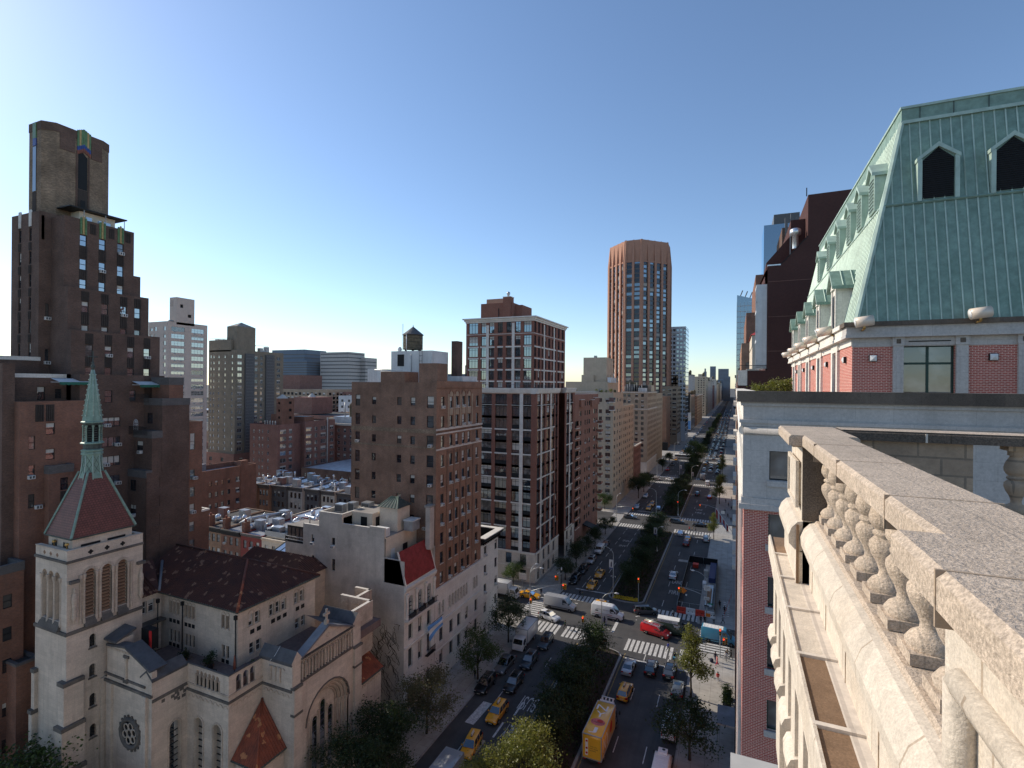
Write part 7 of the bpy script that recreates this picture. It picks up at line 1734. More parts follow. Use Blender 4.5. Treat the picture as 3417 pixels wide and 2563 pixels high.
def plant_tree(key,x,y,s,rz,label,group='street trees',z=.15,name='tree',cat='tree'):
 t=TREES[key]
 if key not in FIRST_USED:
  FIRST_USED.add(key);o=t;o.location=(x,y,z);o.rotation_euler=(0,0,rz);o.scale=(s,s,s);tag(o,label,cat,group);return o
 o=copy_tree(t,(x,y,z),rz,label,group,s);return o
def trees():
 T=TREES
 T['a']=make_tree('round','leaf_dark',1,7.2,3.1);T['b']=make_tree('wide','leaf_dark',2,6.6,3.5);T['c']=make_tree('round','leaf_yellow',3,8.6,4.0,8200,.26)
 T['d']=make_tree('wide','leaf_rust',4,9.0,4.4,8600,.26);T['e']=make_tree('tall','leaf_yellow',5,11.6,2.7,5600,.27);T['f']=make_tree('wide','leaf_green',6,8.0,3.6,6200,.26);T['g']=make_tree('wide','leaf_dark',8,9.2,4.4,8200,.27)
 r=random.Random(21)
 P=plant_tree
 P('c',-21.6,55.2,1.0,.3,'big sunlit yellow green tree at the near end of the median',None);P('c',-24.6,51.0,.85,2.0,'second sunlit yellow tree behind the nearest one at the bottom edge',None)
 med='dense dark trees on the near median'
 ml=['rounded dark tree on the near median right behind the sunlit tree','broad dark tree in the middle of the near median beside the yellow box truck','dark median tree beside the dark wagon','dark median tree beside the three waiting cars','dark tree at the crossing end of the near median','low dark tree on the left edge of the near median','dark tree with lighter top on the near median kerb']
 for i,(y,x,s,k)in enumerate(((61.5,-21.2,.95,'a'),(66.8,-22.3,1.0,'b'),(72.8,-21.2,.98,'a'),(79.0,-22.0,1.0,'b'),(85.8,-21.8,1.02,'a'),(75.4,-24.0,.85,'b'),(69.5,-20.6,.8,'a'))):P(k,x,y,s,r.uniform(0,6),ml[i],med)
 ls='trees on the church side pavement'
 P('d',-38.4,59.8,1.0,.4,'large tree with pale rusty leaves in front of the white townhouse',ls);P('f',-38.0,74.2,.95,1.4,'round green street tree in front of the brick apartment house',ls);P('g',-38.3,87.2,.92,2.2,'dark tree at the corner beside the white corner house',ls)
 P('g',-38.6,51.8,.95,.2,'dark leafy tree in front of the right side aisle of the church',ls);P('g',-39.2,45.4,.95,3.2,'dark tree below the great arched window of the church',ls);P('f',-40.2,38.6,.85,4.4,'tree in front of the corner porch of the church',ls);P('g',-36.8,48.2,.8,5.2,'dark tree beside the grey box truck roof',ls)
 P('f',-62.3,24.4,1.45,.9,'green tree catching sun at the foot of the church tower',ls);P('g',-58.2,26.2,1.12,2.9,'dark tree at the base of the church tower',ls);P('g',-66.5,24.0,1.3,4.0,'shaded tree at the bottom left corner',ls)
 P('g',-52.8,30.2,.8,1.0,'dark treetop below the rose window of the church',ls)
 P('e',-5.9,83.4,1.0,.4,'slender sunlit green tree on the right pavement by the crossing',None);P('b',-5.0,69.4,1.1,1.1,'spreading dark tree over the parked white vans on the right',None)
 for i,(y,s)in enumerate(((121,.85),(130.5,.9),(140,.85),(150,.8),(163.5,.8))):P('a' if i%2 else 'b',-38.0,y,s,r.uniform(0,6),('dark street tree by the corner of the new brick tower','dark street tree beside the parked black cars','dark street tree above the parked white van','street tree in front of the balcony house','small street tree under the balcony house awning')[i],'trees on the left pavement past the crossing')
 P('f',-48.2,112.2,.72,0,'small sunlit tree on the side street by the new tower base',None);P('f',-46.0,196.5,.8,2,'bright small tree at the corner of the beige apartment house',None);P('a',-37.8,173,.5,1,'little round tree at the second crossing',None)
 for i,y in enumerate((119.5,125.5,131.5,137.5,143.5,149.5,155.5,161.5,167.8,173)):P('ab'[i%2],-22.1+r.uniform(-.9,.9),y,r.uniform(.86,1.04),r.uniform(0,6),'dark dense tree in the long median row past the first crossing','median trees past the first crossing')
 for y in fr(199,262,8):P('ab'[int(y)%2],-22+r.uniform(-.8,.8),y,r.uniform(.9,1.1),r.uniform(0,6),'dark dense tree in the median row past the second crossing','median trees past the second crossing')
 for y in fr(286,345,11):P('ab'[int(y)%2],-22,y,1.0,r.uniform(0,6),'dark tree in the median row past the third crossing','median trees past the third crossing')
 P('f',-22,330,1.9,1,'big bright green tree in the median far down the avenue',None)
 for i,(x,y,s,k)in enumerate(((-37.5,222,1.1,'g'),(-37.5,236,1.1,'f'),(-37.5,252,1.0,'b'),(-37.5,300,1.0,'a'),(-5.8,173,.75,'e'),(-5.6,226,1.05,'e'),(-6,300,1.0,'e'),(-5.7,262,.9,'a'),(-37,328,1,'a'))):
  P(k,x,y,s,r.uniform(0,6),('broad dark tree in front of the beige apartment house','brighter green tree beside the broad dark one','street tree before the low brick house','street tree in front of the tan apartment house','slim tree on the right pavement at the second crossing','slim sunlit tree on the right pavement past the second crossing','small golden tree far along the right pavement','dark tree on the right pavement farther on','last street tree in front of the tan apartment house')[i],None)
 for y in fr(380,900,17):P('ab'[int(y)%2],-22+r.uniform(-1,1),y,r.uniform(.8,1.0),r.uniform(0,6),'distant dark tree on the avenue median','distant median trees')
 for i,(x,y)in enumerate(((-.75,85.3),(-.75,82.9))):
  t=thing('planter',('dark planter with a leafy bush nearer the crossing','dark planter with a leafy bush farther from the crossing')[i],'planter',(x,y,.15));f=MB();leaf_cloud(f,r,[(x,y,1.5,.6,.6,.8)],900,.2,'leaf_green');f.build('foliage',t);p=MB();p.box(x-.6,x+.6,y-.6,y+.6,.15,.95,'frame_dark');p.build('box',t)
 fl=MB();rr=random.Random(2)
 for i in range(260):x,y=rr.uniform(-24.8,-19.4),rr.uniform(114.6,116.4);fl.box(x-.08,x+.08,y-.08,y+.08,.4,.55,'yellow_flower')
 tag(fl.build('flowers',None,(-22,115.5,.3)),'yellow flowers planted at the tip of the median','flowers',None,'stuff')
 gr=MB()
 for y0,y1 in MED:
  if y0>300:continue
  for i in range(int((y1-y0)*34)):
   x,y=rr.uniform(-25.6,-18.7),rr.uniform(y0+1,y1-1);h=rr.uniform(.12,.4);a=rr.uniform(0,PI);c,s_=math.cos(a)*.16,math.sin(a)*.16
   gr.face([(x-c,y-s_,.3),(x+c,y+s_,.3),(x+c*.3+rr.uniform(-.1,.1),y+s_*.3,.3+h)],'leaf_dark')
 tag(gr.build('ground_cover',None,(-22,100,.3)),'dark green ground cover on the planted median','ground cover',None,'stuff')
MED=[(-60,93.0),(114.2,176.0),(196.0,263.5),(283.5,346),(370,436),(452,520),(536,600),(620,690),(710,780),(800,1000),(1020,1400),(1420,2400)]
BLK=[(-80,98.4),(110.2,180.2),(193.2,267.5),(280.0,350),(366,440),(449,523),(533,604),(616,694),(706,784),(796,1003),(1017,1403),(1417,2600)]
def ground():
 g=MB();g.face([(-9000,-3000,0),(9000,-3000,0),(9000,16000,0),(-9000,16000,0)],'ground_far');tag(g.build('ground'),kind='structure')
 g=MB();g.face([(-36.9,-80,.004),(-6.5,-80,.004),(-6.5,2800,.004),(-36.9,2800,.004)],'asphalt')
 for(a,b),(c,d)in zip(BLK,BLK[1:]):
  g.face([(-900,b,.004),(-36.9,b,.004),(-36.9,c,.004),(-900,c,.004)],'asphalt');g.face([(-6.5,b,.004),(700,b,.004),(700,c,.004),(-6.5,c,.004)],'asphalt')
 tag(g.build('road'),kind='structure')
 g=MB()
 for y0,y1 in BLK:
  for x0,x1,kx in((-900,-36.8,-36.8),(-6.6,700,-6.6)):
   g.box(x0,x1,y0,y1,0,.15,'pavement',nobot=True)
   kw=.18
   if kx<-20:g.box(kx-.001,kx+kw,y0,y1,0,.146,'granite_kerb')
   else:g.box(kx-kw,kx+.001,y0,y1,0,.146,'granite_kerb')
   g.box(x0,x1,y1-.001,y1+kw,0,.145,'granite_kerb');g.box(x0,x1,y0-kw,y0+.001,0,.145,'granite_kerb')
 tag(g.build('sidewalk'),kind='structure')
 g=MB()
 for y0,y1 in MED:
  def outline(i):
   n=10;pts=[]
   for k in range(n+1):a=PI+PI*k/n;pts.append((-22.1+(4.0-i)*math.cos(a),y0+2.0+(2.0-i)*math.sin(a)))
   for k in range(n+1):a=PI*k/n;pts.append((-22.1+(4.0-i)*math.cos(a),y1-2.0+(2.0-i)*math.sin(a)))
   return pts
  g.prism(outline(0),0,.22,'granite_kerb');g.prism(outline(.35),.1,.3,'soil')
 tag(g.build('median_strip'),kind='structure')
 m=MB()
 def q(x0,x1,y0,y1,mat='road_paint',z=.008):m.face([(x0,y0,z),(x1,y0,z),(x1,y1,z),(x0,y1,z)],mat)
 cross=[]
 for(a,b),(c,d)in zip(BLK[:7],BLK[1:8]):cross.append((b,c))
 rr=random.Random(8)
 for k,(b,c)in enumerate(cross):
  near,far=(93.7,98.2)if k==0 else(b-4.4,b-.3)
  fa,fb=(110.8,113.8)if k==0 else(c+.3,c+3.6)
  for x in fr(-36.3,-6.9,.86):
   if-26.3<x<-18.4 and k>0:continue
   if-25.9<x<-18.6:continue
   if rr.random()<.985:q(x,x+.54,near,far)
   q(x,x+.54,fa,fb)
  for y in fr(b+.9,c-1.0,.95):
   q(-41.5,-37.3,y,y+.55);q(-5.9,-.6,y,y+.55)
  q(-34.2,-25.9,fb+3.2,fb+3.65);q(-17.5,-6.8,near-2.9,near-2.5)
  q(-21.9,-21.3,b+1.0,c-1.2)if k==0 else None
 def dash(x,ys,L=3.4,wd=.13):
  for y in ys:
   if any(b-6<y<c+5 for b,c in cross):continue
   q(x-wd/2,x+wd/2,y,y+L)
 yR=[66.4+12.55*i for i in range(-6,60)];dash(-10.4,yR);dash(-14.3,[66.9+12.2*i for i in range(-6,60)]);dash(-33.0,[118.5+5.9*0+12.1*i for i in range(-14,50)]);dash(-29.35,[118.5+12.1*i for i in range(-14,50)]);dash(-33.0,[123.6+12.1*i for i in range(0,6)],2.7);dash(-29.3,[124.1+12.1*i for i in range(0,6)],2.7)
 for y0,y1 in MED[:8]:
  q(-17.82,-17.66,y0+.5,y1-.5,'road_yellow');q(-26.62,-26.46,y0+.5,y1-.5,'road_yellow')
 for i in range(14):x,y=rr.uniform(-33,-9),rr.uniform(99,110);q(x,x+rr.uniform(.2,.7),y,y+rr.uniform(.15,.4))
 for(x,y,a,l)in((-30.0,63,1.0,3.4),(-29.2,68.5,1.0,3.4),(-27.6,64.5,1,3.2)):q(x,x+.28,y,y+l)
 m.face([(-34.9,64.2,.007),(-33.5,64.2,.007),(-33.2,69.6,.007),(-34.6,69.6,.007)],'road_paint');
 tag(m.build('road_markings'),kind='structure')
 pt=MB()
 def pq(x0,x1,y0,y1,mt):pt.face([(x0,y0,.006),(x1,y0,.006),(x1,y1,.006),(x0,y1,.006)],mt)
 pq(-31.0,-27.0,128.5,143,'black_mesh')if False else None
 pq(-14.0,-11.4,147.4,149.2,'pavement');pq(-32.5,-30.5,58,62,'pavement');pq(-29.5,-26.8,150,152,'black_mesh')if False else None
 tag(pt.build('road_patch'),kind='structure')
 def txt(s,x,y,w,l,rz,name='road_lettering'):
  o=text_mesh(s,'road_paint',(x,y,.0095),(0,0,rz),w,l,name);tag(o,kind='structure');return o
 txt('FIRE',-13.8,123.4,2.3,2.3,0);txt('LANE',-13.8,130.2,2.3,2.3,0);txt('FIRE',-13.6,206,2.3,2.3,0);txt('LANE',-13.6,211,2.3,2.3,0)
 txt('FIRE',-29.2,160.6,2.5,1.6,PI);txt('LANE',-29.2,155.2,2.5,1.6,PI);txt('BUS',-26.9,73.5,2.2,3.4,PI);txt('ONLY',-26.9,66.5,2.2,3.0,PI)
FONT_MESH={}
def text_mesh(s,mat,loc,rot,w,h,name,parent=None,at=None):
 """flat lettering mesh scaled to width w and height h; origin bottom left"""
 key=(s,)
 if key not in FONT_MESH:
  cu=bpy.data.curves.new('lettering','FONT');cu.body=s;cu.resolution_u=3
  ob=bpy.data.objects.new('lettering',cu);COL.objects.link(ob)
  dg=bpy.context.evaluated_depsgraph_get();me=bpy.data.meshes.new_from_object(ob.evaluated_get(dg));bpy.data.objects.remove(ob)
  FONT_MESH[key]=([tuple(v.co)for v in me.vertices],[tuple(p.vertices)for p in me.polygons])
 vs,fs=FONT_MESH[key]
 x0,x1=min(v[0]for v in vs),max(v[0]for v in vs);y0,y1=min(v[1]for v in vs),max(v[1]for v in vs)
 me=bpy.data.meshes.new(name);me.from_pydata([((v[0]-x0)/(x1-x0)*w,(v[1]-y0)/(y1-y0)*h,0)for v in vs],[],fs);me.materials.append(M[mat])
 o=bpy.data.objects.new(name,me);COL.objects.link(o);o.rotation_euler=rot
 if parent is not None:b=BASE[parent.name];o.parent=parent;o.location=(loc[0]-b[0],loc[1]-b[1],loc[2]-b[2]);BASE[o.name]=b
 else:o.location=loc
 return o
import bmesh
def bev(me,w,seg=2,ang=32):
 bm=bmesh.new();bm.from_mesh(me);bmesh.ops.remove_doubles(bm,verts=bm.verts,dist=.0005);bmesh.ops.recalc_face_normals(bm,faces=bm.faces)
 es=[e for e in bm.edges if len(e.link_faces)==2 and e.calc_face_angle(0)>rad(ang)]
 if es:bmesh.ops.bevel(bm,geom=es,offset=w,segments=seg,affect='EDGES',profile=.5,clamp_overlap=True)
 for f in bm.faces:f.smooth=True
 bm.to_mesh(me);bm.free();return me
def side_extr(mb,poly,wf,m):
 """profile polygon (y,z) extruded over x = +-wf(y,z)"""
 n=len(poly);v=[(wf(*p),p[0],p[1])for p in poly]+[(-wf(*p),p[0],p[1])for p in poly]
 mb.mesh(v,[(i,(i+1)%n,n+(i+1)%n,n+i)for i in range(n)],m);mb.mesh(v,[tuple(range(n))[::-1],tuple(range(n,2*n))],m)
def add_wheels(t,W,ys,r=.33,wd=.22):
 for y in ys:
  for s in(-1,1):
   p=MB();x=s*(W/2-wd/2+.02)
   p.lathe([(r*.6,-wd/2),(r*.95,-wd/2),(r,-wd*.3),(r,wd*.3),(r*.95,wd/2),(r*.6,wd/2)],(x,y,r),'tyre',18,axis='x');o=p.build('wheel',t)
   p=MB();p.lathe([(.03,0),(r*.35,s*.012),(r*.62,0)],(x+s*wd*.42,y,r),'rim',14,axis='x')
   for k in range(5):a=k*2*PI/5;p.tube([(x+s*wd*.46,y,r),(x+s*wd*.46,y+r*.6*math.cos(a),r+r*.6*math.sin(a))],r*.09,'rim',5)
   p.build('rim',o)
def new_vehicle(name,label,cat,group=None):
 t=bpy.data.objects.new(name,None);COL.objects.link(t);BASE[t.name]=(0,0,0);t.location=(0,0,-300);return tag(t,label,cat,group)
def car(name,kind,mat,L=4.6,W=1.84,H=1.45,taxi=False,sunroof=False,rack=False):
 t=new_vehicle(name,'car','car');h=L/2;w=W/2
 zb=.92 if kind=='sedan' else 1.02
 wf=lambda y,z:w-(.05 if z<.45 else 0)-(.06 if z>.85 else 0)-.10*max(0,abs(y)/h-.72)/.28
 if kind=='sedan':low=[(-h,.42),(-h+.02,.78),(-h+.12,.95),(-h+.75,1.0),(-h*.25,.97),(h*.35,.95),(h*.78,.84),(h-.12,.72),(h,.55),(h-.03,.30),(h-.5,.2),(-h+.5,.2),(-h+.05,.28)]
 else:low=[(-h,.45),(-h+.03,.95),(-h+.1,1.05),(0,1.04),(h*.38,1.02),(h*.80,.96),(h-.1,.82),(h,.62),(h-.03,.34),(h-.5,.24),(-h+.5,.24),(-h+.05,.32)]
 p=MB();side_extr(p,low,wf,mat);b=p.build('body',t);bev(b.data,.07)
 if kind=='sedan':g=dict(f0=h*.42,r0=-h*.72,f1=h*.10,r1=-h*.40)
 elif kind=='suv':g=dict(f0=h*.46,r0=-h+.14,f1=h*.16,r1=-h+.52)
 else:g=dict(f0=h*.62,r0=-h+.1,f1=h*.26,r1=-h+.3)
 wb,wr=w-.09,w-.27;zr=H-.05;zg=zb+.02
 def P(s,e,k):return(s*(wb if k==0 else wr),g[e+str(k)],zg if k==0 else zr)
 c=[P(-1,'f',0),P(1,'f',0),P(1,'r',0),P(-1,'r',0),P(-1,'f',1),P(1,'f',1),P(1,'r',1),P(-1,'r',1)]
 def inset(q,a,z0=.0):
  ctr=sum((Vector(v)for v in q),Vector())/4;return[tuple(ctr+(Vector(v)-ctr)*(1-a))for v in q]
 p=MB();p.mesh(c,[(0,1,5,4),(1,2,6,5),(2,3,7,6),(3,0,4,7),(3,2,1,0)],mat);p.mesh([c[4],c[5],c[6],c[7],(-wr*.8,(g['f1']+g['r1'])/2+.3,H),(wr*.8,(g['f1']+g['r1'])/2+.3,H),(wr*.8,g['r1']+.35,H),(-wr*.8,g['r1']+.35,H)],[(0,1,5,4),(1,2,6,5),(2,3,7,6),(3,0,4,7),(4,5,6,7)],mat);o=p.build('cabin',t);bev(o.data,.05)
 def pane(name,q,a=.1,out=.012):
  q=inset(q,a);n=(Vector(q[1])-Vector(q[0])).cross(Vector(q[3])-Vector(q[0])).normalized();ctr=sum((Vector(v)for v in q),Vector())/4
  if n.dot(ctr-Vector((0,(g['f0']+g['r0'])/2,.9)))<0:n=-n
  k=MB();k.face([tuple(Vector(v)+n*out)for v in q],'car_glass');k.build(name,t)
 pane('windscreen',[c[0],c[1],c[5],c[4]],.09);pane('rear_window',[c[2],c[3],c[7],c[6]],.12)
 for s in(0,1):
  B0,B1=(c[1],c[2])if s else(c[0],c[3]);T0,T1=(c[5],c[6])if s else(c[4],c[7])
  lerp=lambda a,b_,f:tuple(Vector(a).lerp(Vector(b_),f))
  cuts=(0,.5,1)if kind=='sedan' else(0,.36,.68,1)
  for a_,b_ in zip(cuts,cuts[1:]):pane('side_window',[lerp(B0,B1,a_),lerp(B0,B1,b_),lerp(T0,T1,b_),lerp(T0,T1,a_)],.1)
 add_wheels(t,W,(h*.60,-h*.58))
 for s in(-1,1):
  x=s*(w-.28)
  p=MB();p.mesh([(x-.2,h-.10,.62),(x+.2,h-.16,.62),(x+.2,h-.22,.78),(x-.2,h-.16,.78)],[(0,1,2,3)],'headlight');p.box(x-.17,x+.17,h-.19,h-.04,.60,.75,'headlight');p.build('headlight',t)
  p=MB();p.box(x-.17,x+.2*(1 if s>0 else 1),-h-.012,-h+.2,.68 if kind=='sedan' else .74,.86 if kind=='sedan' else 1.0,'taillight');p.build('taillight',t)
  p=MB();p.box(s*w-.02,s*w+.16*s if s>0 else s*w+.02,g['f0']-.32,g['f0']-.2,zb+.02,zb+.16,mat)if s>0 else p.box(-w-.16,-w+.02,g['f0']-.32,g['f0']-.2,zb+.02,zb+.16,mat);p.build('mirror',t)
 p=MB();p.box(-w*.55,w*.55,h-.05,h+.012,.36,.55,'bumper_dark');p.build('grille',t)
 p=MB();p.box(-.26,.26,-h-.012,-h+.02,.6,.72,'plate');p.box(-.26,.26,h-.02,h+.016,.36,.46,'plate');p.build('number_plate',t)
 p=MB();p.box(-w*.9,w*.9,-h-.008,-h+.06,.3,.46,'bumper_dark' if kind!='sedan' else mat);p.build('bumper',t)
 if taxi:
  p=MB();yc=(g['f1']+g['r1'])/2+.25;p.box(-.11,.11,yc-.5,yc+.45,H,H+.09,'bumper_dark');p.extr([(-.09,H+.09),(.09,H+.09),(.02,H+.42),(-.02,H+.42)],'y',yc-.48,yc+.43,'sign_white','box_grey');p.build('roof_sign',t)
 if sunroof:
  p=MB();p.box(-wr*.7,wr*.7,g['f1']-1.05,g['f1']-.25,H-.02,H+.012,'car_glass');p.build('sunroof',t)
 if rack:
  for s in(-1,1):p=MB();p.tube([(s*wr*.92,g['f1']-.2,H+.05),(s*wr*.92,g['r1']+.2,H+.05)],.025,'rim',6);p.build('roof_rail',t)
 return t
def van(name,mat,L=6.8,W=1.98,H=2.7,roof=None,raised=.0,nose=1.0,windows=False):
 t=new_vehicle(name,'van','van');h=L/2;w=W/2
 wf=lambda y,z:w-(.04 if z<.5 else 0)-.10*max(0,z-1.1)/(H-1.1)-.12*max(0,(y/h-.8)/.2)
 poly=[(-h,.45),(-h+.02,1.2),(-h+.1,H-.12),(-h+.25,H),(h-nose-1.35,H),(h-nose-.95,H-.13),(h-nose+.05,1.42),(h-.25,1.12),(h-.03,.95),(h,.5),(h-.1,.3),(-h+.05,.3)]
 p=MB();side_extr(p,poly,wf,mat);b=p.build('body',t);bev(b.data,.08)
 yA,yB=h-nose-.95,h-nose+.05;zA,zB=H-.13,1.42
 def ws(f,s,o=.015):y=yA+(yB-yA)*f;z=zA+(zB-zA)*f;return(s*(wf(y,z)-.08),y+o*.7,z+o*.7)
 p=MB();p.face([ws(.06,-1),ws(.06,1),ws(.97,1),ws(.97,-1)],'car_glass');p.build('windscreen',t)
 for s in(-1,1):
  q=[(yB-.28,1.42),(yA+.02,H-.42),(yA-.62,H-.42),(yA-.62,1.42)]
  p=MB();p.face([(s*(wf(y,z)+.012),y,z)for y,z in q],'car_glass');p.build('side_window',t)
  if windows:
   for k in range(2):q=[(h-nose-2.2-k*1.5,1.4),(h-nose-2.2-k*1.5,H-.45),(h-nose-3.5-k*1.5,H-.45),(h-nose-3.5-k*1.5,1.4)];p=MB();p.face([(s*(wf(y,z)+.012),y,z)for y,z in q],'car_glass');p.build('side_window',t)
  p=MB();p.box(s*w*.62-.2,s*w*.62+.2,h-.26,h-.03,.85,1.08,'headlight');p.build('headlight',t)
  p=MB();p.box(s*(w-.14)-.07,s*(w-.14)+.07,-h-.012,-h+.1,.8,1.5,'taillight');p.build('taillight',t)
  p=MB();x0=s*(w+.02);p.box(min(x0,x0+.22*s),max(x0,x0+.22*s),yB-.3,yB-.15,1.5,1.85,'bumper_dark');p.build('mirror',t)
  p=MB();x0=s*(w+.006);p.box(min(x0,x0-.03*s),max(x0,x0-.03*s),-h+.3,h-.9,.62,.72,'bumper_dark');p.build('side_strip',t)
 p=MB();p.box(-w*.6,w*.6,h-.06,h+.012,.62,.86,'bumper_dark');p.box(-w*.92,w*.92,h-.1,h+.02,.32,.52,'bumper_dark');p.build('grille',t)
 p=MB();p.box(-w*.9,w*.9,-h-.04,-h+.1,.36,.52,'bumper_dark');p.build('bumper',t)
 p=MB();
 for s in(-1,1):p.box(s*.4-.33,s*.4+.33,-h-.012,-h+.05,1.5,H-.5,'car_glass')
 p.build('rear_window',t)
 p=MB();p.box(-w+.22,w-.22,-h+.35,h-nose-1.5,H-.01,H+.012,roof or mat)
 for k in range(6):y=-h+.5+k*(L-nose-2.3)/5;p.box(-w+.2,w-.2,y,y+.05,H+.01,H+.035,roof or mat)
 p.build('roof_panel',t)
 add_wheels(t,W,(h-.98,-h+1.35),.36,.24);return t
def box_truck(name,boxm,cabm,L=7.4,W=2.4,H=3.5,cabL=1.9,cabH=2.3,frame='box_grey'):
 t=new_vehicle(name,'truck','truck');h=L/2;w=W/2;yb=h-cabL-.15
 p=MB();p.box(-w,w,-h,yb,.95,H,boxm);o=p.build('cargo_box',t);bev(o.data,.03,1)
 p=MB()
 for x in(-w,w):
  for y in(-h,yb):p.box(x-.05,x+.05,y-.05,y+.05,.93,H+.015,frame)
 for y in(-h,yb):p.box(-w-.04,w+.04,y-.05,y+.05,H-.06,H+.02,frame);p.box(-w-.04,w+.04,y-.05,y+.05,.9,1.0,frame)
 for x in(-w,w):p.box(x-.045,x+.045,-h,yb,H-.05,H+.02,frame);p.box(x-.045,x+.045,-h,yb,.9,1.0,frame)
 p.build('box_frame',t)
 cw=w*.88;wf=lambda y,z:cw-.1*max(0,z-1.4)
 poly=[(yb+.15,.5),(yb+.15,cabH),(h-.75,cabH),(h-.5,cabH-.1),(h-.08,1.35),(h,1.1),(h,.5)]
 p=MB();side_extr(p,poly,wf,cabm);o=p.build('cab',t);bev(o.data,.06)
 p=MB();p.face([(s*(cw-.14-(.08 if z>1.8 else 0)),y,z)for s,y,z in((-1,h-.46,cabH-.18),(1,h-.46,cabH-.18),(1,h-.07,1.38),(-1,h-.07,1.38))],'car_glass');p.build('windscreen',t)
 for s in(-1,1):
  p=MB();p.face([(s*(wf(y,z)+.012),y,z)for y,z in((h-.3,1.4),(h-.62,cabH-.25),(yb+.5,cabH-.25),(yb+.5,1.4))],'car_glass');p.build('side_window',t)
  p=MB();p.box(s*cw*.7-.18,s*cw*.7+.18,h-.04,h+.02,.72,.95,'headlight');p.build('headlight',t)
  p=MB();p.box(s*.95-.12,s*.95+.12,-h-.03,-h+.05,.72,.86,'taillight');p.build('taillight',t)
  p=MB();p.tube([(s*cw,h-.3,1.6),(s*(cw+.3),h-.15,1.7)],.03,'bumper_dark',5);p.box(s*(cw+.3)-.09,s*(cw+.3)+.09,h-.2,h-.14,1.45,1.95,'bumper_dark');p.build('mirror',t)
 p=MB();p.box(-cw,cw,h-.1,h+.08,.38,.62,'white_metal' if cabm=='box_white' else 'bumper_dark');p.build('bumper',t)
 p=MB();p.box(-.5,.5,-h,h-.5,.55,.9,'bumper_dark');p.build('chassis',t)
 add_wheels(t,W*.94,(h-1.1,-h+1.6),.42,.28);return t
def pickup(name,mat):
 t=car(name,'suv',mat,5.6,2.0,1.85)
 return t
HEAD={'away':0.0,'toward':PI,'right':-PI/2,'left':PI/2}
def put(t,x,y,hd,label,group=None,rz=0.0,cat=None,z=.006):
 t.location=(x,y,z);t.rotation_euler=(0,0,HEAD[hd]+rz);tag(t,label,cat,group);BASE[t.name]=(0,0,0);return t
